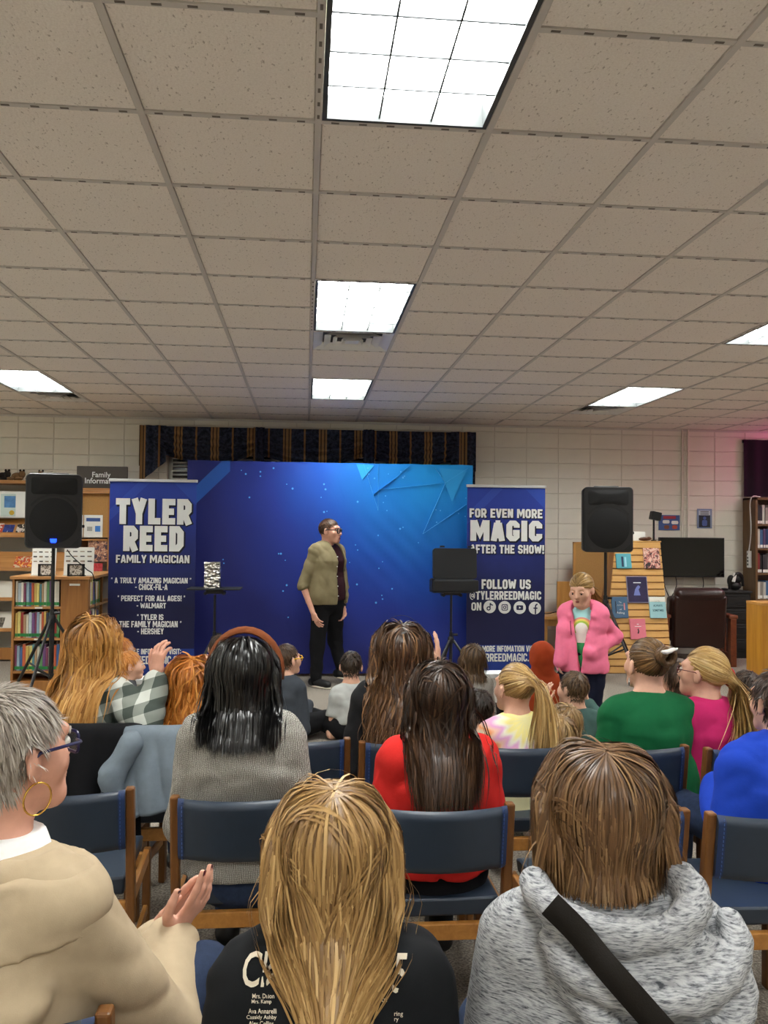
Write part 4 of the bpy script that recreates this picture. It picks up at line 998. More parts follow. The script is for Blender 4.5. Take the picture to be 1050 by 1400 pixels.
MB().box((-.05, -.08, .17), (.05, .03, .12), Matrix.Rotation(.2, 3, 'Y')).build('white_grip', m_paper, r, bev=.012)
q = at(996, 806, DY); o = blob([((q[0], DY + .1, zt + .017), (.045, .06, .017))], 'computer_mouse', m_blk); setp(o, 'black computer mouse on the drawer cabinet', 'mouse')

# tall bookshelf
YB = 10.45
xs0 = at(1033, 700, YB)[0]; zt = at(1033, 680, YB)[2]
bk = empty('tall_bookshelf', (xs0, YB, 0), 'tall brown bookshelf of library books at the picture edge', 'bookshelf')
WB = 1.0
MB().bx(0, .03, 0, .32, 0, zt).build('side_panel', m_brown, bk); MB().bx(WB - .03, WB, 0, .32, 0, zt).build('side_panel', m_brown, bk)
MB().bx(0, WB, 0, .32, zt - .03, zt).build('top_board', m_brown, bk); MB().bx(.03, WB - .03, .3, .32, 0, zt - .03).build('back_panel', m_dkwood, bk)
bcol = ['#26262c', '#2b3c5e', '#b9b5aa', '#32323a', '#7f2a2c', '#3f5f86', '#c8c4ba', '#2c2c30', '#5a4a6a', '#88847c']
bn = ['black', 'navy', 'pale', 'charcoal', 'red', 'blue', 'white', 'black', 'mauve', 'grey']
for r_, (yb, yt) in enumerate(((716.5, 690), (749.5, 722), (783.5, 756), (819, 793), (853, 828))):
    z = at(1033, yb, YB)[2]; hm = at(1033, yt, YB)[2] - z
    MB().bx(.03, WB - .03, .005, .3, z - .022, z).build('shelf_board', m_brown, bk)
    if r_ == 4: continue
    x = .036
    for k in range(9):
        th = random.uniform(.03, .042); ci = (k * 3 + r_ * 2) % 10
        o = MB().bx(0, th, 0, .2, 0, hm * random.uniform(.86, 1)).build('book', mat('lib_spine_' + bn[ci] + bcol[ci][1:], bcol[ci], .45), None, bev=.002, loc=(xs0 + x, YB + .02 + random.uniform(0, .02), z + .0005))
        setp(o, '%s library book from the side panel, %s row of the tall bookshelf' % (ordw[k], ('topmost', 'second', 'third', 'fourth')[r_]), 'book', 'library books in the tall bookshelf')
        MB().bx(.002, th - .002, -.0012, 0, .008, .045).build('spine_sticker', m_paper, o)
        x += th + .002
# power strip and cord on the bookshelf side
xs = xs0 - .02; q = at(1013, 753, YB + .12); q2 = at(1013, 776, YB + .12)
ps = empty('power_strip', (xs - .01, YB + .12, q2[2]), 'white power strip on the side of the tall bookshelf', 'power strip')
MB().bx(-.012, .028, -.03, .03, 0, q[2] - q2[2]).build('strip_body', m_paper, ps, bev=.005)
for k in range(4): MB().bx(-.0135, -.012, -.015, .015, .03 + k * .045, .055 + k * .045).build('socket', m_txt, ps)
co_ = np.array(ps.location)
MB().tube(spline([A3(xs0 - .035, YB + .1, zt + .012) if 0 else np.array((xs0 + .12, YB + .1, zt + .012)) - co_, np.array((xs0 + .02, YB + .1, zt + .015)) - co_, np.array((xs - .0, YB + .1, zt - .08)) - co_, np.array((xs, YB + .08, zt - .35)) - co_, np.array((xs + .005, YB + .1, zt - .55)) - co_, np.array((xs - .03, YB + .1, q[2] - .08)) - co_]), .008, 6).build('cord', m_paper, ps, smooth=True)
# dark curtain panel above the shelf
a = at(1017, 601, WALL_Y - .06); z0_ = at(1017, 679, WALL_Y - .06)[2]
m_cur = mat('dark_plum_cloth', '#140e18', .9)
r = empty('dark_curtain', (a[0], WALL_Y - .06, 0), 'near-black curtain panel on the wall above the tall bookshelf', 'curtain')
MB().grid(lambda u, v: (u * 1.3, .012 * math.sin(u * 40), z0_ + .0 + v * (a[2] - z0_)), 60, 4).build('cloth', m_cur, r, smooth=80); MB().bx(0, 1.3, .02, .05, a[2] - .04, a[2]).build('batten', m_dark, r)
# oak counter end
OY = 8.3
a = at(1020.5, 824, OY); a[0] = at(1020.5, 824, OY + .3)[0]; q = empty('oak_counter', (a[0], OY, 0), 'plain oak counter end at the picture edge behind the seated boys', 'counter')
MB().bx(0, 1.1, 0, .3, 0, a[2] - .03).build('counter_body', wood('counter_oak', '#a06a1e', '#c08a34', .9, 2, .35), q); MB().bx(-.004, 1.1, -.006, .3, a[2] - .03, a[2]).build('counter_top', m_oakl, q, bev=.003)
# recliner
m_lea = mat('dark_brown_leather', '#2a1713', .35, .5, var=.15, vscale=6, bump=.3, bscale=30, bdist=.01)
m_mah = wood('mahogany_arm', '#5a2a18', '#7a4024', 1, 1)
RY_ = 9.75
a = at(955, 905, RY_); r = empty('recliner', (a[0], RY_, 0), 'dark brown leather recliner with wooden arms seen from behind', 'recliner', rz=-.12)
zt = at(950, 813, RY_)[2]
def cushion(c, d, name, m, rot=None, bev=.05): return MB().box((0, 0, 0), d).build(name, m, r, smooth=60, bev=bev, loc=c, rot=rot, seg=4)
hb = zt - .22
cushion((0, 0, .22 + hb / 2), (.62, .14, hb), 'backrest', m_lea, (.12, 0, 0), .03)
cushion((0, -.02, zt + .0), (.6, .2, .17), 'head_roll', m_lea, (.12, 0, 0), .075)
cushion((.27, .1, zt - .24), (.14, .2, .42), 'side_wing', m_lea, (.12, 0, 0), .05)
cushion((-.27, .1, zt - .24), (.14, .2, .42), 'side_wing', m_lea, (.12, 0, 0), .05)
cushion((0, .42, .36), (.56, .62, .2), 'seat', m_lea, None, .06)
for s in (-1, 1):
    ar = MB().box((s * .40, .34, .60), (.11, .8, .045)).build('armrest', m_mah, r, bev=.012)
    for y in (-.02, .68): MB().box((s * .40, y, .29), (.07, .08, .58)).build('arm_post', m_mah, r, bev=.006)
    MB().box((s * .40, .34, .12), (.05, .7, .07)).build('side_rail', m_mah, r)
    for k in range(5): MB().box((s * .40, .1 + k * .12, .36), (.02, .04, .44)).build('side_slat', m_mah, r)
# ------------------------------------------------------------------ people: implicit bodies, clothes and hair
A3 = lambda *v: np.array(v, dtype=np.float64)
def nrm(v): v = np.asarray(v, float); return v / (np.linalg.norm(v) + 1e-12)
class Rc:      # round cone a->b
    def __init__(s, a, b, ra, rb=None, k=.03):
        s.a, s.b = np.asarray(a, float), np.asarray(b, float); s.ra, s.rb = ra, ra if rb is None else rb; s.k = k
    def grow(s, e, k=None): return Rc(s.a, s.b, s.ra + e, s.rb + e, s.k if k is None else k)
    def box(s): r = max(s.ra, s.rb); return np.minimum(s.a, s.b) - r, np.maximum(s.a, s.b) + r
    def d(s, P):
        ab = s.b - s.a; L2 = ab @ ab + 1e-12; pa = P - s.a.astype(P.dtype)
        t = np.clip((pa @ ab.astype(P.dtype)) / L2, 0, 1)
        q = pa - t[..., None] * ab.astype(P.dtype)
        return np.sqrt((q * q).sum(-1)) - (s.ra + (s.rb - s.ra) * t)
class Ell:     # ellipsoid, optional rotation (columns = axes)
    def __init__(s, c, r, R=None, k=.03): s.c, s.r, s.R, s.k = np.asarray(c, float), np.asarray(r, float), R, k
    def grow(s, e, k=None): return Ell(s.c, s.r + e, s.R, s.k if k is None else k)
    def box(s): m = s.r.max() if s.R is not None else s.r; return s.c - m, s.c + m
    def d(s, P):
        q = P - s.c.astype(P.dtype)
        if s.R is not None: q = q @ np.asarray(s.R).astype(P.dtype)
        q1 = q / s.r.astype(P.dtype); k1 = np.sqrt((q1 * q1).sum(-1)); q2 = q1 / s.r.astype(P.dtype); k2 = np.sqrt((q2 * q2).sum(-1)) + 1e-6
        return k1 * (k1 - 1) / k2
class Ec:      # elliptical cone along a->b, x axis given
    def __init__(s, a, b, r0, r1, x=(1, 0, 0), k=.03, flat=False):
        s.a, s.b, s.r0, s.r1 = np.asarray(a, float), np.asarray(b, float), np.asarray(r0, float), np.asarray(r1, float)
        s.z = nrm(s.b - s.a); x = np.asarray(x, float); x = nrm(x - s.z * (x @ s.z)); s.x = x; s.y = np.cross(s.z, x); s.L = np.linalg.norm(s.b - s.a); s.k = k; s.flat = flat
    def grow(s, e, k=None): return Ec(s.a, s.b, s.r0 + e, s.r1 + e, s.x, s.k if k is None else k, s.flat)
    def box(s): r = max(s.r0.max(), s.r1.max()); return np.minimum(s.a, s.b) - r, np.maximum(s.a, s.b) + r
    def d(s, P):
        f = P.dtype; q = P - s.a.astype(f); h = q @ s.z.astype(f); t = np.clip(h / s.L, 0, 1)
        rx = s.r0[0] + (s.r1[0] - s.r0[0]) * t; ry = s.r0[1] + (s.r1[1] - s.r0[1]) * t
        m = np.minimum(rx, ry); ex = (h - t * s.L)
        qx = (q @ s.x.astype(f)) / rx; qy = (q @ s.y.astype(f)) / ry
        if s.flat: return np.maximum((np.sqrt(qx * qx + qy * qy) - 1) * m, np.abs(h - s.L / 2) - s.L / 2)
        qz = ex / m
        return (np.sqrt(qx * qx + qy * qy + qz * qz) - 1) * m
def smin(a, b, k):
    if k <= 0: return np.minimum(a, b)
    h = np.maximum(k - np.abs(a - b), 0) / k
    return np.minimum(a, b) - h * h * k * .25
def sdf_points(prims, P):
    d = np.full(len(P), 9., P.dtype)
    for p in prims: d = np.minimum(d, p.d(P))
    return d
def surface_nets(d, org, h):
    s = d < 0; nx, ny, nz = d.shape
    c = np.zeros((nx - 1, ny - 1, nz - 1), np.int8); off = [(i, j, k) for i in (0, 1) for j in (0, 1) for k in (0, 1)]
    for (i, j, k) in off: c += s[i:nx - 1 + i, j:ny - 1 + j, k:nz - 1 + k]
    act = np.argwhere((c > 0) & (c < 8))
    if len(act) == 0: return np.zeros((0, 3)), np.zeros((0, 4), int)
    val = np.stack([d[act[:, 0] + i, act[:, 1] + j, act[:, 2] + k] for (i, j, k) in off], 1)
    acc = np.zeros((len(act), 3)); cnt = np.zeros(len(act)); offs = np.array(off, float)
    for a in range(8):
        for b in range(a + 1, 8):
            if np.abs(offs[a] - offs[b]).sum() != 1: continue
            va, vb = val[:, a], val[:, b]; m = (va < 0) != (vb < 0)
            t = np.where(m, va / np.where(m, va - vb, 1), 0)
            acc += np.where(m[:, None], offs[a] + t[:, None] * (offs[b] - offs[a]), 0); cnt += m
    V = (act + acc / cnt[:, None]) * h + org
    idx = np.full((nx - 1, ny - 1, nz - 1), -1, np.int64); idx[act[:, 0], act[:, 1], act[:, 2]] = np.arange(len(act))
    Fs = []
    for ax in range(3):
        sl0 = [slice(None)] * 3; sl1 = [slice(None)] * 3; sl0[ax] = slice(0, -1); sl1[ax] = slice(1, None)
        e = np.argwhere(s[tuple(sl0)] != s[tuple(sl1)])
        o1, o2 = [(1, 2), (2, 0), (0, 1)][ax]
        ok = (e[:, o1] > 0) & (e[:, o2] > 0) & (e[:, o1] < d.shape[o1] - 1) & (e[:, o2] < d.shape[o2] - 1); e = e[ok]
        g = []
        for (u, v) in ((0, 0), (1, 0), (1, 1), (0, 1)):
            q = e.copy(); q[:, o1] -= u; q[:, o2] -= v; g.append(idx[q[:, 0], q[:, 1], q[:, 2]])
        q = np.stack(g, 1); fl = s[e[:, 0], e[:, 1], e[:, 2]]
        q[~fl] = q[~fl][:, ::-1]; Fs.append(q)
    return V, np.vstack(Fs)
def np_mesh(name, V, F, m, parent=None, smooth=True, attr=None):
    me = bpy.data.meshes.new(name); F = np.asarray(F); k = F.shape[1]
    me.vertices.add(len(V)); me.vertices.foreach_set('co', np.asarray(V, np.float32).ravel())
    me.loops.add(F.size); me.loops.foreach_set('vertex_index', F.astype(np.int32).ravel())
    me.polygons.add(len(F)); me.polygons.foreach_set('loop_start', np.arange(len(F), dtype=np.int32) * k)
    me.update(calc_edges=True); me.validate()
    if smooth: me.polygons.foreach_set('use_smooth', np.ones(len(me.polygons), bool))
    if attr is not None:
        at_ = me.attributes.new('Col', 'FLOAT_COLOR', 'POINT'); c = np.ones((len(V), 4), np.float32); c[:, :3] = attr; at_.data.foreach_set('color', c.ravel())
    return meshobj(name, me, m, parent)
def sdf_mesh(name, prims, h, m, parent, cuts=(), fold=0, seed=0, sm=1, carve=(), post=()):
    allp = list(prims) + list(post); lo = np.min([p.box()[0] for p in allp], 0) - 3 * h - .01; hi = np.max([p.box()[1] for p in allp], 0) + 3 * h + .01
    n = np.ceil((hi - lo) / h).astype(int) + 1
    ax = [(lo[i] + np.arange(n[i]) * h).astype(np.float32) for i in range(3)]
    d = np.full(n, .25, np.float32)
    def blk(p, pad):
        b0, b1 = p.box(); i0 = np.clip(((b0 - pad - lo) / h).astype(int), 0, n - 1); i1 = np.clip(((b1 + pad - lo) / h).astype(int) + 2, 1, n)
        sl = tuple(slice(a, b) for a, b in zip(i0, i1))
        P = np.stack(np.meshgrid(*[ax[i][sl[i]] for i in range(3)], indexing='ij'), -1); return sl, P
    for p in prims:
        sl, P = blk(p, p.k + 3 * h)
        d[sl] = smin(d[sl], p.d(P).astype(np.float32), p.k)
    for p in carve:
        sl, P = blk(p, .04); d[sl] = np.maximum(d[sl], -p.d(P).astype(np.float32))
    X, Y, Z = np.meshgrid(*ax, indexing='ij', sparse=True)
    for (nv, off) in cuts:   # keep nv.p < off
        d = np.maximum(d, (nv[0] * X + nv[1] * Y + nv[2] * Z - off).astype(np.float32))
    for p in post:
        sl, P = blk(p, p.k + 3 * h); d[sl] = smin(d[sl], p.d(P).astype(np.float32), p.k)
    if fold:
        if 1:
            r = np.random.default_rng(seed)
            ph = r.uniform(0, 6.28, 8)
            wob = np.sin(5 * X + 7 * Z + ph[0]) + np.sin(9 * Y - 6 * Z + ph[1])
            f = np.sin(34 * Z + 22 * X + 14 * Y + 1.5 * wob + ph[2]) * .5 + np.sin(26 * Z - 30 * X + 18 * Y + 1.8 * wob + ph[3]) * .5 + .5 * np.sin(13 * X + 11 * Z + 9 * Y + wob + ph[4])
            d += (fold * (1 - 2 * np.abs(np.sin(f * 1.3))) * .8 + fold * .5 * f).astype(np.float32)
    V, F = surface_nets(d, lo, h)
    return np_mesh(name, V, F, m, parent)

# materials for people
def skin(name, c):
    if name in MATS: return MATS[name]
    t = NT(name); t.rough(.5); t.spec(.4); l = lin(c)
    t.base(t.ramp(t.noise(t.coord(), 30, 3), [(.3, tuple(k * .93 for k in l)), (.7, tuple(min(1, k * 1.06) for k in l))]))
    t.b.inputs['Subsurface Weight'].default_value = .0; MATS[name] = t.m; return t.m
SKIN = skin('skin_fair', '#d3a48c'); SKIN2 = skin('skin_rosy', '#cf9a84'); SKIN3 = skin('skin_tan', '#b98a70')
t = NT('hair_strands'); at_n = t.n('ShaderNodeAttribute'); at_n.attribute_name = 'Col'
t.l(at_n.outputs['Color'], t.b.inputs['Base Color']); t.rough(.42); t.spec(.35); M_HAIR = t.m
t = NT('hair_glossy'); at_n = t.n('ShaderNodeAttribute'); at_n.attribute_name = 'Col'
t.l(at_n.outputs['Color'], t.b.inputs['Base Color']); t.rough(.3); t.spec(.5); M_HAIRG = t.m
t = NT('scalp_hair'); at_n = t.n('ShaderNodeAttribute'); at_n.attribute_name = 'Col'
t.l(at_n.outputs['Color'], t.b.inputs['Base Color']); t.rough(.95); t.spec(.05); M_CAP = t.m
def cloth(name, c, rough=.85, var=.06, bump=.15, bscale=300, bdist=.002): return mat(name, c, rough, .2, var=var, vscale=25, bump=bump, bscale=bscale, bdist=bdist)
M_EYEW = mat('eye_white', '#d8d4cc', .3); M_IRIS = mat('eye_iris', '#2b2a2a', .2); M_LIP = mat('lip', '#a85a54', .5); M_MOUTH = mat('mouth_inside', '#3a1414', .6)
M_DENIM = mat('denim', '#26324a', .85, .2, var=.18, vscale=60, bump=.3, bscale=400, bdist=.002)
M_BLACKT = mat('black_trousers', '#0d0d10', .85, .2, var=.1, vscale=30)
M_SHOE = mat('black_shoe', '#0f0f10', .5)

def Rhead(yaw, pitch, roll=0): return np.array(Matrix.Rotation(yaw, 3, 'Z') @ Matrix.Rotation(pitch, 3, 'X') @ Matrix.Rotation(roll, 3, 'Y'))
class Person: pass
def make_person(label, px, pytop, Y, face=0., hh=.225, pose='chair', sw=.19, girth=1., head=(0, 0, 0), lean=.03, skinm=None, top=None, sleeve='long', inf=.015, hem=None, fold=.004,
                bottom=None, arms=None, legs=None, h=.010, neck=1., group=None, collar=True, pz=None, detail=False, shirt_extra=(), shirt_name='shirt', shoes=M_SHOE, torso_lean=0., hood=None, facey=True, ears=True, shirt_h=None, seed=1, short_at=.55, nl=0., neck_carve=None):
    """px, pytop: where the crown of the head shows; Y: depth of the head. Local frame: x to the person's right, y forward, z up."""
    P = Person(); sk = skinm or SKIN; P.skin = sk
    hs = hh / .225; s = hs if pose != 'chair' or hh < .2 else 1.0
    s = max(.55, min(1.05, hs ** 1.6)); P.hs, P.s = hs, s
    zt = at(px, pytop, Y)[2]; wx = at(px, pytop, Y)[0]
    Rz = rotz(face); hd = A3(0, lean, 0); root = A3(wx, Y, 0) - Rz @ hd; root[2] = 0
    r = empty('person', root, label, 'person', group, rz=face); P.root = r; P.Rz = Rz; P.rootp = root
    if pz is None: pz = {'chair': .53, 'floor': .11, 'stand': .5 * zt, 'kneel': .3}[pose]
    hc = A3(0, lean, zt - hh * .5); nb = zt - hh - .02 * s - nl; sz = nb - .068 * s
    R = Rhead(*head); piv = A3(0, lean - .01, zt - hh * .8)
    H = lambda x, y, z: piv + R @ (A3(x, y, z) * hs + (hc - piv))
    P.H, P.R, P.hc = H, R, H(0, 0, 0)
    skull = Ell(H(0, -.012, .022), A3(.076, .094, .088) * hs, R, .02 * hs); P.skull = skull
    ty = lean - .015
    base_y = -torso_lean
    nbp, szp = A3(0, ty, nb), A3(0, ty - .01, sz)
    headp = [skull, Ell(H(0, .035, -.035), A3(.060, .062, .078) * hs, R, .03 * hs), Rc(H(-.02, .075, -.09), H(.02, .075, -.09), .024 * hs, k=.03 * hs), Rc(H(0, -.02, -.05), nbp + A3(0, -.005, -.03), .052 * hs * neck, .056 * s * neck, .03)]
    ck = 1.28 if pose in ('floor',) or (pose == 'stand' and zt < 1.5) else 1.
    if facey:
        headp += [Rc(H(0, .092, .012), H(0, .112, -.026), .009 * hs, .013 * hs, .014 * hs), Rc(H(-.012, .1, -.03), H(.012, .1, -.03), .008 * hs, k=.012 * hs), Rc(H(-.045, .076, .03), H(.045, .076, .03), (.012 if ck == 1 else .006) * hs, k=.02 * hs),
                  Rc(H(-.016, .094, -.058), H(.016, .094, -.058), .011 * hs, k=.012 * hs), Ell(H(.042, .064, -.025), A3(.024, .022, .028) * hs * ck, R, .02 * hs), Ell(H(-.042, .064, -.025), A3(.024, .022, .028) * hs * ck, R, .02 * hs)]
    if ears:
        for e in (-1, 1): headp += [Ell(H(e * .081, -.008, -.012), A3(.008, .019, .032) * hs, R @ np.array(Matrix.Rotation(e * .35, 3, 'Z')), .006 * hs), Ell(H(e * .078, .0, -.03), A3(.007, .010, .014) * hs, R, .006 * hs)]
    P.nb, P.sz, P.zt, P.pz, P.sw = nb, sz, zt, pz, sw
    pel = A3(0, base_y, pz); mid = A3(0, (base_y + ty) / 2 - .01, pz + (sz - pz) * .42); che = A3(0, ty - .01, pz + (sz - pz) * .78)
    g = girth * (sw / .19)
    torso = [Ec(pel, mid, (.155 * g, .115 * g), (.128 * g, .10 * g), k=.04), Ec(mid, che, (.128 * g, .10 * g), (.136 * g, .108 * g), k=.04),
             Rc(A3(-sw + .065 * s, ty - .01, sz - .005 * s), A3(sw - .065 * s, ty - .01, sz - .005 * s), .05 * s, k=.04), Ec(che, A3(0, ty - .012, sz - .02), (.136 * g, .108 * g), (.11 * g, .065 * g), k=.04)]
    trap = [Rc(nbp + A3(e * .022, -.012, .012 * s), A3(e * sw * .66, ty - .015, sz + .008 * s), .042 * s, .042 * s, .04) for e in (-1, 1)]
    arms_p = {}
    for e in (-1, 1):
        S = A3(e * (sw - .05 * s), ty - .01, sz - .012 * s)
        a = (arms or {}).get(e)
        if a is None: E, Wp = A3(e * (sw - .005), ty + .0, sz - .29 * s), A3(e * .09, ty + .24 * s, max(pz + .12, sz - .36 * s))
        else: E, Wp = A3(*a[0]), A3(*a[1])
        arms_p[e] = (S, E, Wp)
    P.arms = arms_p
    legs_p = {}
    for e in (-1, 1):
        Hh = pel + A3(e * .085 * s, 0.02, -.01)
        l = (legs or {}).get(e)
        if l is not None: K, An = A3(*l[0]), A3(*l[1])
        elif pose == 'chair': K, An = A3(e * .12, base_y + .43 * s, pz - .02), A3(e * .12, base_y + .45 * s, .09)
        elif pose == 'floor': K, An = A3(e * .27 * s, base_y + .20 * s, .13 * s), A3(-e * .02, base_y + .34 * s, .06)
        else: K, An = A3(e * .09, .01, pz * .52), A3(e * .09, -.01, .08)
        legs_p[e] = (Hh, K, An)
    P.legs = legs_p
    armp = []
    for e in (-1, 1):
        S, E, Wp = arms_p[e]; armp += [Rc(S, E, .047 * s, .038 * s, .03), Rc(E, Wp, .038 * s, .027 * s, .02)]
    legp = []
    for e in (-1, 1):
        Hh, K, An = legs_p[e]; legp += [Rc(Hh, K, .08 * s, .058 * s, .04), Rc(K, An, .054 * s, .038 * s, .03)]
    shr = [p.grow(-.012) for p in torso] + [p.grow(-.008) for p in trap]
    body = shr + headp + [p.grow(-.003) for p in armp] + [p.grow(-.012) for p in legp]
    P.body_prims = body; P.head_prims = headp
    eyes = []
    carve = []
    if facey and detail: carve = [Ell(H(e * .033, .098, .004), A3(.014, .012, .007) * hs, R) for e in (-1, 1)]
    P.body = sdf_mesh('body', body, (h if facey else .016) if not detail else min(h, .008), sk, r, carve=carve)
    # shirt
    sp = [p.grow(inf) for p in torso] + [Rc(nbp + A3(e * .028, -.012, -.022 * s - inf * .6), A3(e * sw * .66, ty - .015, sz + .008 * s), .042 * s + inf, .042 * s + inf, .04) for e in (-1, 1)]
    if collar: sp.append(Ec(nbp + A3(0, -.006, -.05), nbp + A3(0, -.004, .012), (.07 * s + inf, .068 * s + inf), (.056 * s * neck + inf * .6, .056 * s * neck + inf * .6), k=.02, flat=True))
    slv = []
    for e in (-1, 1):
        S, E, Wp = arms_p[e]; kk = .016
        if sleeve == 'long':
            slv += [Rc(S, E, .05 * s + inf, .043 * s + inf, kk), Ec(E, E + (Wp - E) * .93, [.043 * s + inf] * 2, [.034 * s + inf] * 2, k=.02)]
        elif sleeve == 'rolled': slv += [Rc(S, E, .05 * s + inf, .044 * s + inf, kk), Ec(E, E + (Wp - E) * .22, [.046 * s + inf] * 2, [.046 * s + inf] * 2, x=(0, 1, .3), k=.015, flat=True)]
        else: Mq = S + (E - S) * short_at; slv += [Rc(S, S + (E - S) * .1, .05 * s + inf, k=kk), Ec(S, Mq, [.05 * s + inf] * 2, [.052 * s + inf] * 2, x=(0, 1, .1), k=kk, flat=True)]
    hemz = pz + .02 if hem is None else hem
    if hem is not None and hem < pz: sp.append(Ec(A3(0, base_y, hem), pel, (.175 * g + inf, .125 * g + inf), (.168 * g + inf, .12 * g + inf), k=.04))
    sp += list(shirt_extra(P) if callable(shirt_extra) else shirt_extra)
    P.torso_shirt = list(sp); P.shirt_prims = sp + slv
    if top is not None: P.shirt = sdf_mesh(shirt_name, sp, shirt_h or h, top, r, cuts=[((0, 0, -1), -hemz)], fold=fold, seed=seed, post=slv, carve=[Ec(nbp + A3(0, 0, .014), nbp + A3(0, .02, .3), (.115 * s,) * 2, (.115 * s,) * 2, flat=True)] if neck_carve else ())
    # trousers and shoes
    bp = [Ec(pel + A3(0, 0, -.06 if pose != 'floor' else -.02), pel + A3(0, 0, .05), (.17 * g, .125 * g), (.16 * g, .115 * g), k=.05)] + [p.grow(.008) for p in legp]
    if bottom is not None: P.trousers = sdf_mesh('trousers', bp, max(h, .012), bottom, r, cuts=[((0, 0, -1), -(.06 if pose != 'floor' else .004))], fold=.003, seed=seed + 5)
    for e in (-1, 1):
        Hh, K, An = legs_p[e]
        if pose == 'floor': fd = nrm(A3(-e, .35, 0))
        else: fd = A3(0, 1, 0)
        foot = [Rc(A3(An[0], An[1], max(.045, An[2] - .04)) - fd * .03, A3(An[0], An[1], .04) + fd * .15 * s, .04 * s, .034 * s, .02), Rc(An, A3(An[0], An[1], max(.05, An[2] - .04)), .042 * s, .042 * s, .02)]
        if shoes is not None: sdf_mesh('shoe', foot, .012, shoes, r, cuts=[((0, 0, -1), -.002)])
    return P

def face_parts(P, mouth='closed', lids=0, brow='#5a4030', browth=.003, iris=M_IRIS, es=1.):
    H, R, hs = P.H, P.R, P.hs
    for e in (-1, 1):
        c = H(e * .033, .085, .004)
        eo = blob([(c, tuple(A3(.0135, .0135, .0115 * es) * hs))], 'eye', M_EYEW, P.root)
        blob([(H(e * .033, .0955, .003 - lids), tuple(A3(.006, .004, .006) * hs))], 'iris', iris, eo)
        if lids: blob([(H(e * .033, .0865, .0075 - lids * .3), tuple(A3(.0145, .0135, .0085) * hs))], 'eyelid', P.skin, P.root)
        MB().tube([H(e * .015, .0995, .022), H(e * .034, .0985, .027), H(e * .053, .084, .021)], [browth * hs * .7, browth * hs, browth * .5 * hs], 6).build('eyebrow', mat('brow_' + brow[1:], brow, .8), P.root, smooth=True)
    if mouth == 'open':
        blob([(H(0, .0985, -.064), tuple(A3(.015, .008, .011) * hs))], 'mouth', M_MOUTH, P.root)
        MB().tube([H(-.018, .097, -.063), H(-.008, .106, -.053), H(.008, .106, -.053), H(.018, .097, -.063)], .0035 * hs, 6).build('lip', M_LIP, P.root, smooth=True)
        MB().tube([H(-.018, .096, -.064), H(-.008, .104, -.076), H(.008, .104, -.076), H(.018, .096, -.064)], .0038 * hs, 6).build('lip', M_LIP, P.root, smooth=True)
    else:
        MB().tube([H(-.02, .096, -.060), H(-.008, .1055, -.0565), H(.008, .1055, -.0565), H(.02, .096, -.060)], .0036 * hs, 6).build('lip', M_LIP, P.root, smooth=True)
        MB().tube([H(-.018, .096, -.0615), H(-.007, .1045, -.065), H(.007, .1045, -.065), H(.018, .096, -.0615)], .004 * hs, 6).build('lip', M_LIP, P.root, smooth=True)
def glasses(P, m, lensm=None, r=.022, th=.0022, square=True):
    H, hs = P.H, P.hs; g = MB()
    root = None
    for e in (-1, 1):
        pts = []
        for (x, z) in (rrect(-r, r, -r * .78, r * .78, r * .35, 3)): pts.append(H(e * .034 + x, .108 - abs(e * .034 + x) * .16, .002 + z))
        g.tube(pts, th * hs, 6, closed=True)
        g.tube([H(e * .055, .098, .008), H(e * .083, .085, .01), H(e * .086, .0, .008), H(e * .084, -.02, -.008)], th * hs, 6)
    g.tube([H(-.012, .105, .006), H(0, .11, .009), H(.012, .105, .006)], th * hs, 6)
    o = g.build('glasses', m, P.root, smooth=True)
    if lensm:
        for e in (-1, 1):
            V = [H(e * .034 + x, .107 - abs(e * .034 + x) * .16, .002 + z) for x, z in rrect(-r, r, -r * .78, r * .78, r * .35, 3)]
            MB().add(V, [tuple(range(len(V)))]).build('lens', lensm, o)
    return o
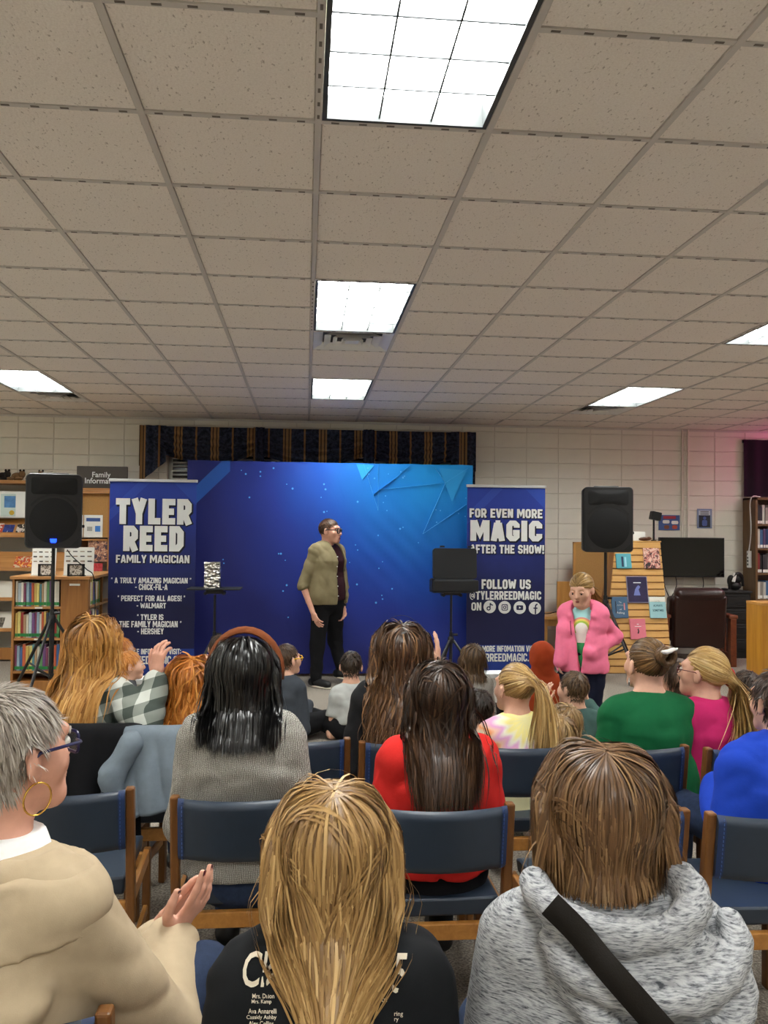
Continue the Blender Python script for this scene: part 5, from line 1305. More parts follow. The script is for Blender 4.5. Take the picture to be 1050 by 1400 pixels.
def make_hand(P, wrist, direc, palm_n, e=1, s=1., curl=(.5, .5, .5, .5), spread=.12, thumb=.6, h=.004, thumb_out=.7, nails=None):
    """direc: wrist->knuckles; palm_n: the way the palm faces; e = +1 right hand, -1 left (thumb side)"""
    w = A3(*wrist); d = nrm(direc); n = nrm(np.asarray(palm_n, float) - d * (np.asarray(palm_n) @ d)); side = np.cross(n, d) * e      # thumb side
    pr = [Ec(w - d * .02 * s, w + d * .03 * s, (.026 * s, .02 * s), (.032 * s, .016 * s), x=side, k=.01), Ec(w + d * .03 * s, w + d * .085 * s, (.034 * s, .015 * s), (.038 * s, .012 * s), x=side, k=.01)]
    tips = []
    for i in range(4):
        off = (.030 - .020 * i) * s; L = (.072, .08, .075, .058)[i] * s; c = curl[i]
        p = w + d * (.088 - (.004, 0, .003, .012)[i]) * s + side * off; dd = nrm(d + side * (1.5 - i) * spread * .5); ang = 0
        for j, fr in enumerate((.45, .31, .24)):
            ang += c * (.7, 1., .8)[j]; v = dd * math.cos(ang) + n * math.sin(ang); q = p + v * L * fr
            pr.append(Rc(p, q, (.0092, .0084, .0076)[j] * s, (.0085, .0077, .0068)[j] * s, .004)); p = q
        tips.append((p, v))
    p = w + d * .02 * s + side * .024 * s + n * .004 * s
    v1 = nrm(d * (1 - thumb_out * .5) + side * thumb_out + n * .25 * thumb); q = p + v1 * .042 * s; pr.append(Rc(p, q, .015 * s, .011 * s, .012))
    v2 = nrm(d + side * thumb_out * .5 + n * .4 * thumb); q2 = q + v2 * .032 * s; pr.append(Rc(q, q2, .0105 * s, .0095 * s, .004)); q3 = q2 + nrm(d + side * .15 * thumb_out + n * .5 * thumb) * .026 * s; pr.append(Rc(q2, q3, .0095 * s, .0078 * s, .004)); tips.append((q3, v2))
    o = sdf_mesh('hand', pr, h, P.skin, P.root)
    if nails:
        for (p, v) in tips:
            b = nrm(-n); MB().box((0, 0, 0), (.009 * s, .012 * s, .002), np.stack([np.cross(v, b), v, b], 1)).build('nail', nails, o, bev=.001, loc=p + b * .006 * s + v * .002)
    return o
# ---- hair
def make_hair(P, n=900, style='crown', length=.4, zcut=None, vol=(.004, .02), width=.006, cols=('#3a2a1c', '#5a4028', '#7a5a38'), wave=0., freq=30., frizz=.1, step=.014, grav=.24, back=.35, seed=3, hairline=.55, sides=-.25, nape=-.8, tie=None, pony=None, m=None, name='hair', segs=None, coll=None, jit=.25, strays=0, clump=0., capcol=None, partx=0., side_back=0., cutjit=.025, cover=1.0, crown=(0, -.45, .9), lift=0., adh=.05, flat=True, bodycoll=True, bodyoff=.006, twist=.2, tonevar=.22, tipw=.12, tipc=3.2, gather=0.):
    rng = np.random.default_rng(seed); hs, R, sk = P.hs, P.R, P.skull
    # roots in skull space
    N = int(n * 2.2); i = np.arange(N) + .5; ph = np.arccos(1 - 2 * i / N); th = PI * (1 + 5 ** .5) * i
    D = np.stack([np.cos(th) * np.sin(ph), np.sin(th) * np.sin(ph), np.cos(ph)], 1); D += rng.normal(0, .03, D.shape); D /= np.linalg.norm(D, axis=1)[:, None]
    def region(D):
        y, z = D[:, 1], D[:, 2]
        lim = np.where(y > .1, sides + (hairline - sides) * np.clip((y - .1) / .62, 0, 1), np.where(y > -.3, sides + (nape - sides) * np.clip((.1 - y) / .4, 0, 1), nape))
        return z > lim
    D = D[region(D)]
    if len(D) > n: D = D[rng.choice(len(D), n, replace=False)]
    if style in ('center', 'crown', 'fwd'):
        ex = nrm(crown) + rng.normal(0, .22, (int(n * .08), 3)); ex /= np.linalg.norm(ex, axis=1)[:, None]; D = np.vstack([D, ex[region(ex)]])
    n = len(D); nex = 0
    # cap below the strands
    U, Vn = 28, 18; cv = []; 
    for b in range(Vn + 1):
        for a in range(U): cv.append((math.cos(2 * PI * a / U) * math.sin(PI * b / Vn), math.sin(2 * PI * a / U) * math.sin(PI * b / Vn), math.cos(PI * b / Vn)))
    cv = np.array(cv); keep = region(cv * np.array([1, 1, 1]) + np.array([0, 0, .03])); cf = []
    for b in range(Vn):
        for a in range(U):
            q = (b * U + a, b * U + (a + 1) % U, (b + 1) * U + (a + 1) % U, (b + 1) * U + a)
            if all(keep[list(q)]): cf.append(q)
    C = [np.array(lin(c)) for c in cols]
    capV = sk.c + (cv * (sk.r + .0012)) @ R.T
    S = D * (sk.r + .001); Pp = sk.c + S @ R.T; Nn = (D / sk.r); Nn /= np.linalg.norm(Nn, axis=1)[:, None]; Nn = Nn @ R.T
    lay = rng.random(n) ** .7; offs = vol[0] + (vol[1] - vol[0]) * lay
    L = D.copy()
    if style == 'center': sx = np.where(L[:, 0] - partx >= 0, 1., -1.); d0 = np.stack([sx * .9, np.where(L[:, 1] > .2, -.25 - back, -back) + 0 * sx, 0 * sx - .1], 1); wq = np.clip((L[:, 1] + .55) / .45, 0, 1)[:, None]; dc = L - nrm(crown); dc /= np.linalg.norm(dc, axis=1)[:, None] + 1e-6; d0 = d0 * wq + dc * (1 - wq) * 1.0
    elif style == 'crown': c = nrm(crown); d0 = L - c; d0 = d0 + np.array([0, 0, 0])
    elif style == 'back': d0 = np.stack([L[:, 0] * .6, -np.ones(n), -.1 * np.ones(n)], 1)
    elif style == 'fwd': d0 = np.stack([L[:, 0] * .5 + .2, np.ones(n) * .7, np.zeros(n)], 1) + (L - nrm(crown)) * .8
    elif style == 'tie': tp = np.asarray(tie, float); d0 = tp - L
    d0 = d0 @ R.T + rng.normal(0, jit, (n, 3)) * .5
    near = np.clip(1 - np.linalg.norm(L - nrm(crown), axis=1) / .4, 0, 1)[:, None]; d0 = d0 / (np.linalg.norm(d0, axis=1)[:, None] + 1e-9) + rng.normal(0, .16, (n, 3)) * near * (style != 'tie')
    d0 -= Nn * (d0 * Nn).sum(1)[:, None]; d0 /= np.linalg.norm(d0, axis=1)[:, None] + 1e-9
    coll = coll if coll is not None else P.head_prims; bodyc = P.shirt_prims if bodycoll else []
    K = int(length / step) + 2
    pts = np.zeros((K, n, 3)); nor = np.zeros((K, n, 3)); nr = near[:, 0] if style != 'tie' else np.zeros(n); pos = Pp + Nn * .002; d = d0; down = np.array([0, 0, -1.])
    tiew = None if tie is None else sk.c + (np.asarray(tie) * (sk.r + .012)) @ R.T
    reached = np.zeros(n, bool); lj = rng.normal(0, 1, (n, 3))
    bdir = R @ np.array([0, -1., 0])
    def sdN(Q):
        e = .004; dd = sdf_points(coll, Q); g = np.stack([sdf_points(coll, Q + np.eye(3)[a] * e) - dd for a in range(3)], 1); g /= np.linalg.norm(g, axis=1)[:, None] + 1e-9; return dd, g
    dist, G = sdN(pos)
    ln = np.full(n, length) * rng.uniform(.85, 1.0, n); alive = np.ones((K, n), bool)
    for k in range(K):
        pts[k] = pos; nor[k] = G
        if k == K - 1: break
        if tie is not None:
            tv = tiew - pos; td = np.linalg.norm(tv, axis=1); newly = (~reached) & (td < .028 * hs + step)
            reached |= newly
            dd = tv / (td[:, None] + 1e-9)
            pd = np.asarray(pony['dir'], float) if pony else down
            after = d * .72 + down * grav + np.where(newly[:, None], nrm(pd) * 1.5, 0) + lj * (pony or {}).get('spread', .05)
            d = np.where(reached[:, None], after, d * .3 + dd)
        else:
            g = grav * (1 + 0 * lay)
            d = d * (1 - g)[:, None] + down * g[:, None] + rng.normal(0, frizz, (n, 3)) * .5
            if side_back: d += bdir * side_back * np.clip(((pos - P.hc) @ (R @ np.array([0, 1., 0])) + .03) / .05, 0, 1)[:, None]
        d /= np.linalg.norm(d, axis=1)[:, None] + 1e-9
        pos = pos + d * step * (hs if length < .12 else 1)
        dist, G = sdN(pos); ramp = min(1, (k + 1) / 5.)
        o_ = offs * ramp if tie is None else np.where(reached, .004 + offs * .5, offs * ramp * .6)
        pen = np.maximum(0, o_ - dist); pos = pos + G * pen[:, None]
        if tie is None or True:
            ad = np.clip(dist - o_, 0, .05) * np.clip((pos[:, 2] - (P.hc[2] - adh * hs)) / (.04 * hs), 0, 1) * .7
            if tie is not None: ad = np.where(reached, 0, ad)
            pos = pos - G * ad[:, None]
        if bodyc:
            db = sdf_points(bodyc, pos); pb = np.clip(offs * .7 + bodyoff - db, 0, .03); sg = np.where(pos[:, 1] < P.hc[1] + .02, -1., 1.); pos[:, 1] += sg * pb
        if gather: pos[:, 0] -= (pos[:, 0] - P.hc[0]) * gather * (pos[:, 2] < P.hc[2] - .08)
        if lift and k < 3: pos = pos + G * lift
        if tie is not None and pony and pony.get('r'):
            pass
        d = pos - pts[k]; d /= np.linalg.norm(d, axis=1)[:, None] + 1e-9
        arc = (k + 1) * step
        if tie is not None and pony is None: alive[k + 1] = ~reached
        alive[k + 1] = alive[k] & (arc <= ln) & (alive[k + 1])
        if zcut is not None: alive[k + 1] &= pos[:, 2] > zcut + rng.normal(0, cutjit, n) * (k % 3 == 0) * .0 + lj[:, 0] * cutjit
    cntk = alive.sum(0)
    SG = segs or max(4, min(26, int(length / .02)))
    out = np.zeros((n, SG, 3)); on = np.zeros((n, SG, 3)); arcs = np.zeros(n)
    for a in range(n):
        c = max(2, cntk[a]); tt = np.linspace(0, c - 1, SG); i0 = np.clip(tt.astype(int), 0, c - 2); f = (tt - i0)[:, None]
        out[a] = pts[i0, a] * (1 - f) + pts[i0 + 1, a] * f; on[a] = nor[i0, a] * (1 - f) + nor[i0 + 1, a] * f; arcs[a] = (c - 1) * step
    T = np.gradient(out, axis=1); T /= np.linalg.norm(T, axis=2)[..., None] + 1e-9
    B = np.cross(T, on); B /= np.linalg.norm(B, axis=2)[..., None] + 1e-9; Nrm = np.cross(B, T)
    u = np.linspace(0, 1, SG)[None, :]
    if wave:
        cl = np.floor(rng.random(n) * max(4, n / 10)) ; phs = (cl * 1.7) % 6.28 + rng.normal(0, .4, n)
        am = wave * np.clip(u * 2.2 - .25, 0, 1) * rng.uniform(.6, 1.2, n)[:, None]; fr = freq * rng.uniform(.85, 1.15, n)
        ph_ = u * arcs[:, None] * fr[:, None] + phs[:, None]
        out = out + B * (am * np.sin(ph_))[..., None] + Nrm * (am * .6 * (1 + np.cos(ph_)))[..., None]
        T = np.gradient(out, axis=1); T /= np.linalg.norm(T, axis=2)[..., None] + 1e-9; B = np.cross(T, Nrm); B /= np.linalg.norm(B, axis=2)[..., None] + 1e-9; Nrm = np.cross(B, T)
    tw = rng.normal(0, twist, n)[:, None, None]; B2 = B * np.cos(tw) + Nrm * np.sin(tw); N2 = Nrm * np.cos(tw) - B * np.sin(tw)
    wd = width * rng.uniform(.6, 1.3, n)[:, None] * np.clip(.9 + u * 2, 0, 1) * np.clip((1.02 - u) * tipc, tipw, 1)
    if flat:
        V = np.stack([out - B2 * wd[..., None] * .5, out + B2 * wd[..., None] * .5], 2).reshape(-1, 3)
        q = np.arange(n * SG).reshape(n, SG); a0 = q[:, :-1].ravel() * 2; a1 = q[:, 1:].ravel() * 2
        F = np.stack([a0, a0 + 1, a1 + 1, a1], 1)
    else:
     V = np.stack([out - B2 * wd[..., None] * .5, out + N2 * wd[..., None] * .22, out + B2 * wd[..., None] * .5], 2).reshape(-1, 3)
     q = np.arange(n * SG).reshape(n, SG); a0 = q[:, :-1].ravel() * 3; a1 = q[:, 1:].ravel() * 3
     F = np.concatenate([np.stack([a0, a0 + 1, a1 + 1, a1], 1), np.stack([a0 + 1, a0 + 2, a1 + 2, a1 + 1], 1)])
    mixr = rng.normal(.42, tonevar, n); tone = np.clip(mixr[:, None] + u * .25 - .05, 0, 1); c3 = np.where(tone[..., None] < .5, C[0] + (C[1] - C[0]) * (tone[..., None] * 2), C[1] + (C[2] - C[1]) * (tone[..., None] * 2 - 1))
    c3 = np.repeat(c3[:, :, None, :], 2 if flat else 3, 2).reshape(-1, 3)
    n0 = len(V); V = np.vstack([V, capV]); F = np.vstack([F, np.array(cf).reshape(-1, 4) + n0]) if cf else F
    cc = np.array(lin(capcol)) if capcol else C[0] * .6 + C[1] * .4
    c3 = np.vstack([c3, np.tile(cc, (len(capV), 1))])
    # drop unused cap points
    use = np.zeros(len(V), bool); use[F.ravel()] = True; mp = np.cumsum(use) - 1
    o = np_mesh(name, V[use], mp[F], m or M_HAIR, P.root, True, c3[use]); o.data.materials.append(M_CAP)
    if cf:
        mi = np.zeros(len(o.data.polygons), np.int32); mi[-len(cf):] = 1; o.data.polygons.foreach_set('material_index', mi)
    return o
# ------------------------------------------------------------------ chairs
m_cw_ = wood('chair_wood', '#5e3a1b', '#7d5228', 1.2, 2, .4)
m_cwl = wood('chair_rail_wood', '#94612c', '#b57f3e', 1.2, 1, .4)
m_vin = mat('navy_vinyl', '#26313f', .42, .45, var=.06, vscale=14, bump=.12, bscale=350, bdist=.001)
m_vine = mat('navy_vinyl_edge', '#1d3158', .42, .45)
m_stitch = mat('blue_stitch', '#3a5488', .7)
SWAP = [[0, 1, 0], [1, 0, 0], [0, 0, 1]]
CH_W = .435
def make_chair_proto():
    r = empty('chair'); hw = CH_W / 2
    def mirrored(s, x0, x1): return sorted((s * x0, s * x1))
    for s in (-1, 1):
        a, b = mirrored(s, hw - .028, hw)
        MB().prism([(-.215, 0), (-.175, 0), (-.175, .40), (-.232, .752), (-.268, .752), (-.215, .40)], a, b, R=SWAP).build('rear_post', m_cw_, r, bev=.006)
        MB().bx(a, b, .165, .205, 0, .40).build('front_leg', m_cw_, r, bev=.005)
        MB().bx(a + .004, b - .004, -.176, .166, .355, .405).build('side_rail', m_cwl, r, bev=.005)
        MB().bx(a + .006, b - .006, -.176, .166, .17, .205).build('stretcher', m_cwl, r, bev=.004)
    MB().bx(-hw + .028, hw - .028, -.208, -.182, .325, .375).build('rear_rail', m_cwl, r, bev=.004)
    MB().bx(-hw + .028, hw - .028, .175, .2, .335, .385).build('front_rail', m_cwl, r, bev=.004)
    sm = MB(); nx, ny = 14, 12; tp = lambda x, y: .452 - .012 * (1 - (x / .2) ** 2) * (1 - ((y - .0) / .24) ** 2) - (.02 * max(0, (y - .14) / .09) ** 2)
    def prof(u, v):
        x = (u - .5) * 2 * (hw - .032); y = -.2 + v * .43
        return (x, y, tp(x, y))
    sm.grid(prof, nx, ny); V = sm.v; top_n = len(V)
    bot = [(x * .97, -.19 + (y + .2) * .95, .39) for x, y, z in V]; sm.v += bot
    sm.f += [[i + top_n for i in f][::-1] for f in list(sm.f)]; sm.mi += [0] * (len(sm.f) - len(sm.mi))
    rim = [j for j in range(nx + 1)] + [k * (nx + 1) + nx for k in range(1, ny + 1)] + [ny * (nx + 1) + j for j in range(nx - 1, -1, -1)] + [k * (nx + 1) for k in range(ny - 1, 0, -1)]
    for i in range(len(rim)):
        a, b = rim[i], rim[(i + 1) % len(rim)]; sm.f.append([a, a + top_n, b + top_n, b]); sm.mi.append(0)
    sm.build('seat', m_vin, r, smooth=60, bev=.008)
    # curved, padded back
    zb, zt_ = .555, .748
    def back(u, v, e):
        x = (u - .5) * 2 * (hw - .026); z = zb + v * (zt_ - zb); yb = -.232 - (z - .55) * .16
        cv = -.045 * (1 - (x / (hw - .026)) ** 2); rnd = .017 * math.sqrt(max(0, 1 - (2 * v - 1) ** 8))
        return (x, yb + cv + e * rnd, z - .006 * math.cos(PI * u * 2) * 0)
    b = MB(); nu, nv = 20, 14
    b.grid(lambda u, v: back(u, v, -1), nu, nv); n0 = len(b.v); b.grid(lambda u, v: back(u, v, 1), nu, nv)
    rim = [j for j in range(nu + 1)] + [k * (nu + 1) + nu for k in range(1, nv + 1)] + [nv * (nu + 1) + j for j in range(nu - 1, -1, -1)] + [k * (nu + 1) for k in range(nv - 1, 0, -1)]
    b.add([], []); 
    for i in range(len(rim)): b.f.append([rim[i], rim[i] + n0, rim[(i + 1) % len(rim)] + n0, rim[(i + 1) % len(rim)]]); b.mi.append(0)
    bp = b.build('backrest', m_vin, r, smooth=60)
    for s in (-1, 1):
        e = MB(); u0, u1 = (.0, .05) if s < 0 else (.95, 1.)
        e.grid(lambda u, v: tuple(np.array(back(u0 + (u1 - u0) * u, v, -1)) + A3(0, -.0022, .0012 * (2 * v - 1))), 3, 14); eo = e.build('edge_strip', m_vine, r, smooth=60)
        st = MB()
        for k in range(15):
            p = np.array(back(.035 if s < 0 else .965, .04 + k * .065, -1)) + A3(0, -.003, 0); st.box(p, (.0022, .002, .007))
        st.build('stitching', m_stitch, bp)
    return r
cproto = make_chair_proto(); first = [True]
CH_TOP = .752
def place_chair(px, py, label, rz=0., group='blue vinyl chairs in rows', Y=None):
    p = atz(px, py, CH_TOP) if Y is None else A3(at(px, 700, Y)[0], Y, 0)
    q = cproto if first[0] else copy_tree(cproto); first[0] = False
    c, s = math.cos(rz), math.sin(rz); b = A3(-s * -.25, c * -.25, 0)
    q.location = (p[0] - b[0], p[1] - b[1], 0); q.rotation_euler = (0, 0, rz); setp(q, label, 'chair', group); return p
place_chair(86, 1079, 'empty blue vinyl chair beside the woman with short grey hair', .05)
place_chair(331, 1086, 'blue vinyl chair holding the black-haired woman in the grey sweater')
place_chair(606, 1099, 'blue vinyl chair holding the person in the red sweatshirt', 0)
place_chair(845, 1107, 'blue vinyl chair mostly hidden behind the woman with the brown bob')
place_chair(1063, 1109, 'blue vinyl chair holding the person in the blue hoodie', -.03)
place_chair(113, 1004, 'blue vinyl chair under the black jacket, holding the woman in plaid', -.12)
place_chair(247, 1006, 'blue vinyl chair draped with the grey jacket', 0)
place_chair(404, 1009, 'empty blue vinyl chair between the grey sweater and the curly brown hair')
place_chair(566, 1012, 'blue vinyl chair holding the person with long curly brown hair')
place_chair(718, 1017, 'blue vinyl chair holding the girl in the tie-dye shirt')
place_chair(867, 1019, 'blue vinyl chair holding the woman in the green shirt')
place_chair(1037, 1021, 'blue vinyl chair holding the girl in the pink shirt')
place_chair(-28, 1386, 'blue vinyl chair holding the woman in the beige jacket, cut by the bottom edge', 0)
place_chair(455, 0, 'blue vinyl chair below the picture, holding the girl in the black shirt', Y=1.14)
place_chair(855, 0, 'blue vinyl chair below the picture, holding the woman in the grey hoodie', Y=1.14)
# draped jackets
def drape(name, px, py, wd, back_len, front_len, m, label, thick=.012, seed=0, sleeve=None, rz=0, skew=.0):
    p = atz(px, py, CH_TOP); r = empty(name, (p[0], p[1], 0), label, 'jacket', rz=rz); rg = np.random.default_rng(seed); ph = rg.uniform(0, 6, 6)
    def fn(u, v):
        x = (u - .5) * wd; s = v * (front_len + .09 + back_len); th = .038
        if s < front_len: y, z = th, CH_TOP + .01 - (front_len - s)
        elif s < front_len + .09:
            a = (s - front_len) / .09 * PI; y, z = th * math.cos(a), CH_TOP + .01 + .03 * math.sin(a)
        else: y, z = -th - (s - front_len - .09) * .12, CH_TOP + .01 - (s - front_len - .09)
        k = max(0, (s - front_len - .05) / back_len)
        fo = .010 * math.sin(u * 16 + ph[0] + 2 * k) + .012 * math.sin(u * 8 + ph[1] - 3 * k)
        cv = -.045 * (1 - (2 * u - 1) ** 2)
        return (x * (1 + .1 * k) + skew * k, y + cv - .008 - abs(fo) * (.5 + k) , z - (.03 * math.sin(u * 3 + ph[2]) * k) - .012 * (abs(2 * u - 1) ** 3))
    b = MB().grid(fn, 34, 40).build('jacket_body', m, r, smooth=80); so = b.modifiers.new('solid', 'SOLIDIFY'); so.thickness = thick; so.offset = 1
    return r
m_jb = cloth('black_fleece', '#101013', .95); m_jg = cloth('grey_softshell', '#6f7a84', .8, .08); m_jd = cloth('charcoal_panel', '#33383f', .85)
drape('draped_jacket', 121, 1003, .42, .36, .14, m_jb, 'black fleece jacket hung over the chair of the woman in plaid', seed=2)
r = drape('draped_jacket', 232, 1005, .33, .30, .14, m_jg, 'grey softshell jacket hung over a chair beside the grey sweater', seed=5, skew=.03)
sdf_mesh('sleeve', [Rc((-.13, -.07, .74), (-.20, -.10, .62), .05, .045), Rc((-.20, -.10, .62), (-.19, -.10, .55), .045, .04)], .012, m_jg, r, fold=.004)
sdf_mesh('cuff_panel', [Rc((-.195, -.10, .56), (-.18, -.10, .46), .044, .036)], .012, m_jd, r, fold=.003)
# ------------------------------------------------------------------ the people
def locf(px, pyt, Y, face, lean):
    w = at(px, pyt, Y); root = A3(w[0], Y, 0) - rotz(face) @ A3(0, lean, 0); root[2] = 0; Ri = rotz(-face)
    return lambda x, y, YY: Ri @ (at(x, y, YY) - root)
m_lens = NT('spectacle_lens'); m_lens.base('#c8d4d8'); m_lens.rough(.05); m_lens.b.inputs['Alpha'].default_value = .12; m_lens = m_lens.m

# -- woman in front with the brown bob and the heathered hoodie
t = NT('heather_jersey'); t.rough(.9); t.spec(.15)
n1 = t.noise(t.coord((1.0, 1.0, 7.0), rot=(0, .2, 0)), 62, 3, .6, .1); n2 = t.noise(t.coord((1.0, 1, 9)), 60, 2)
c = t.ramp(n1, [(.36, '#3a3d42'), (.46, '#87898d'), (.56, '#a6a7a9')]); c = t.mix(.3, c, t.ramp(n2, [(.4, '#54575c'), (.55, '#c4c5c6')])); t.base(c); t.bump(n1, .15, .003); m_heather = t.m
def hood_prims(P):
    nb, ty = P.nb, .0; L = []
    # soft collapsed hood: folds round the back of the neck, heavier on one shoulder
    L.append(Ell((.045, -.085, nb - .085), (.15, .07, .085), None, .03))
    for (cx, cy, cz, rx, ry, dz, rad, a0, a1) in ((0, -.02, 0, .125, .105, .03, .024, -1.7, 1.8), (.03, -.05, -.045, .15, .115, .06, .021, -1.35, 1.6), (.045, -.075, -.10, .135, .105, .07, .019, -1.2, 1.5), (.06, -.09, -.15, .11, .085, .06, .017, -1.0, 1.3)):
        arc = [A3(cx + rx * math.sin(a), cy - ry * math.cos(a), nb + cz - dz * math.cos(a) + .03) for a in np.linspace(a0, a1, 12)]
        for a, b in zip(arc[:-1], arc[1:]): L.append(Rc(a, b, rad, rad, .012))
    return L
P3 = make_person('woman with a brown bob in a grey heathered hoodie seated in the front row', 821, 1016, 1.40, face=-.05, hh=.225, sw=.195, girth=1.1, lean=.05, top=m_heather, inf=.02, hem=.5, fold=.0025, bottom=M_DENIM, h=.008, shirt_extra=hood_prims, shirt_name='hoodie', facey=False, seed=4, head=(0, -.12))
make_hair(P3, n=6500, flat=True, segs=18, style='center', length=.36, zcut=P3.zt - .232, vol=(.006, .030), width=.003, tipw=.5, tipc=5, cols=('#3a2818', '#6a4c30', '#a5835a'), tonevar=.18, frizz=.03, grav=.2, back=.25, seed=3, cutjit=.002, jit=.14, partx=.03, side_back=.06, bodycoll=False, twist=.1, adh=.06)
# strap of a shoulder bag
ss = MB(); pts = []
m_strap = cloth('black_webbing', '#17130f', .8, bump=.3)
KP = spline([(752, 1236, 0), (790, 1274, 0), (826, 1318, 0), (868, 1366, 0), (905, 1408, 0), (940, 1450, 0)], 5)
Ri = rotz(.05)
for (x, y, _) in KP:
    d = ray(x, y); tt = .6
    for _i in range(120):
        q = CAM + d * tt; v = float(sdf_points(P3.shirt_prims, (Ri @ (q - P3.rootp))[None])[0])
        if v < .008: break
        tt += max(.0008, v * .7)
    pts.append(tt)
pts = np.array(pts); pts = np.array([pts[max(0, i - 3):i + 4].min() for i in range(len(pts))]); pts = np.convolve(np.pad(pts, 3, 'edge'), np.ones(7) / 7, 'valid')
pts = np.array([Ri @ (CAM + ray(x, y) * tt - P3.rootp) for (x, y, _), tt in zip(KP, pts)])
b = MB(); T = np.gradient(pts, axis=0); V = []
for p, tg in zip(pts, T):
    sd = nrm(np.cross(tg, A3(0, -1, 0))); V += [p - sd * .019, p + sd * .019]
b.add(V, [(2 * k, 2 * k + 1, 2 * k + 3, 2 * k + 2) for k in range(len(pts) - 1)]); o = b.build('bag_strap', m_strap, P3.root, smooth=80); so = o.modifiers.new('s', 'SOLIDIFY'); so.thickness = .004; so.offset = 0

# -- girl in front with long blonde hair and a black shirt
m_bt = cloth('black_jersey', '#15171a', .85, .08)
P2 = make_person('girl with long blonde hair in a black class shirt seated in the front row', 455, 1067, 1.38, face=0, hh=.215, sw=.175, girth=1.05, lean=.04, top=m_bt, inf=.016, sleeve='short', hem=.5, bottom=M_DENIM, h=.008, facey=False, seed=8, head=(.05, -.1))
make_hair(P2, n=5000, flat=True, segs=26, style='center', length=.62, zcut=.62, vol=(.005, .024), width=.0036, cols=('#6b4d2c', '#a4804e', '#d3b078'), wave=.007, freq=26, frizz=.035, grav=.19, back=.3, seed=45, cutjit=.06, jit=.08, partx=.0, side_back=.08, twist=.12, gather=.03)
m_print = mat('shirt_print', '#d8cdb8', .8)
def shirt_text(body, x0, x1, y0, y1, bold, shear=0):
    # lettering laid onto the curved back of the shirt
    me = text_mesh(body, bold); n = len(me.vertices); co = np.zeros(n * 3, 'f'); me.vertices.foreach_get('co', co); co = co.reshape(-1, 3).astype(float)
    co[:, 0] += shear * co[:, 1]; lo, hi = co.min(0), co.max(0)
    X = x0 + (co[:, 0] - lo[0]) / (hi[0] - lo[0]) * (x1 - x0); Yp = y1 - (co[:, 1] - lo[1]) / (hi[1] - lo[1]) * (y1 - y0)
    D = ((X - 525) / F_PX)[:, None] * _r + ((700 - Yp) / F_PX)[:, None] * _u + _f; tt = np.full(n, .7)
    for _ in range(90):
        v = sdf_points(P2.shirt_prims, CAM + D * tt[:, None] - P2.rootp); tt = np.where(v > .014, tt + np.maximum((v - .012) * .7, .0006), tt)
    q = CAM + D * (tt - .002)[:, None] - P2.rootp; me.vertices.foreach_set('co', q.astype('f').ravel()); me.update(); me.materials.clear(); me.materials.append(m_print)
    meshobj('shirt_lettering', me, None, P2.root)
shirt_text('Class', 332, 410, 1300, 1350, .012, .25); shirt_text('5', 536, 557, 1303, 1358, .012, .2)
for T in (('Mrs. Dillon', 345, 375, 1358.5, 1365), ('Mrs. Kamp', 344, 371, 1366.5, 1373.5), ('Ava Annarelli', 339.5, 378, 1379, 1385.8), ('Cassidy Ashby', 337, 378, 1387.8, 1395), ('Alex Collins', 340, 374, 1396, 1402.5), ('rtn', 518, 529, 1364, 1370), ('ring', 539, 551, 1383, 1391), ('ry', 539, 545, 1392, 1398)):
    shirt_text(*T, .008)

# -- woman with short grey hair in the beige jacket
m_beige = cloth('beige_twill', '#b09e83', .8, .05, .12, 500)
F1 = -.5; L1 = locf(14, 938, 1.60, F1, .06)
el = L1(222, 1420, 1.70); wr = L1(232, 1288, 1.90); el2 = L1(120, 1440, 2.0); wr2 = L1(222, 1288, 1.95)
def flap(P):
    nb = P.nb
    L = [Ec((0, -.06, nb - .19), (0, -.035, nb - .10), (.20, .075), (.15, .07), k=.03)]
    arc = [A3(.1 * math.sin(a), -.01 - .10 * math.cos(a), nb + .0 - .02 * math.cos(a)) for a in np.linspace(-2.0, 2.0, 11)]
    for a, b in zip(arc[:-1], arc[1:]): L.append(Rc(a, b, .022, .022, .015))
    arc = [A3(.2 * math.sin(a), -.03 - .11 * math.cos(a), nb - .17 - .05 * math.cos(a)) for a in np.linspace(-1.3, 1.3, 9)]
    for a, b in zip(arc[:-1], arc[1:]): L.append(Rc(a, b, .018, .018, .03))
    return L
P1 = make_person('older woman with short grey hair in a beige jacket clapping in the front row', 14, 938, 1.60, face=F1, nl=.035, hh=.235, sw=.205, girth=1.15, lean=.06, head=(-.15, .0), skinm=SKIN2, top=m_beige, inf=.03, hem=.44, bottom=M_DENIM, h=.008, arms={1: (el, wr), -1: (el2, wr2)}, shirt_extra=flap, neck_carve=True, shirt_name='jacket', fold=.004, seed=12, detail=True, legs={1: (L1(276, 1338, 1.86), L1(290, 1700, 1.95)), -1: (L1(120, 1345, 2.05), L1(120, 1700, 2.1))})
make_hair(P1, n=3800, flat=True, style='crown', length=.055, vol=(.004, .018), width=.0026, cols=('#5a4f45', '#958a7e', '#c6beb4'), frizz=.05, grav=.2, seed=7, hairline=.5, sides=.10, nape=-.78, step=.012, segs=7, jit=.3, capcol='#6a6158')
glasses(P1, mat('navy_frames', '#1c1c4a', .3), m_lens, .024, .003)
face_parts(P1, brow='#8a8078')
m_gold = mat('gold', '#d0a850', .25, metal=1)
c = P1.H(.086, -.004, -.068); b = MB(); b.tube([c + P1.R @ (A3(0, .028 * math.sin(a), .028 * math.cos(a))) for a in np.linspace(0, 2 * PI, 25)[:-1]], .0017, 6, closed=True); b.build('hoop_earring', m_gold, P1.root, smooth=True)
m_wcol = cloth('white_cotton', '#eef0f0', .8)
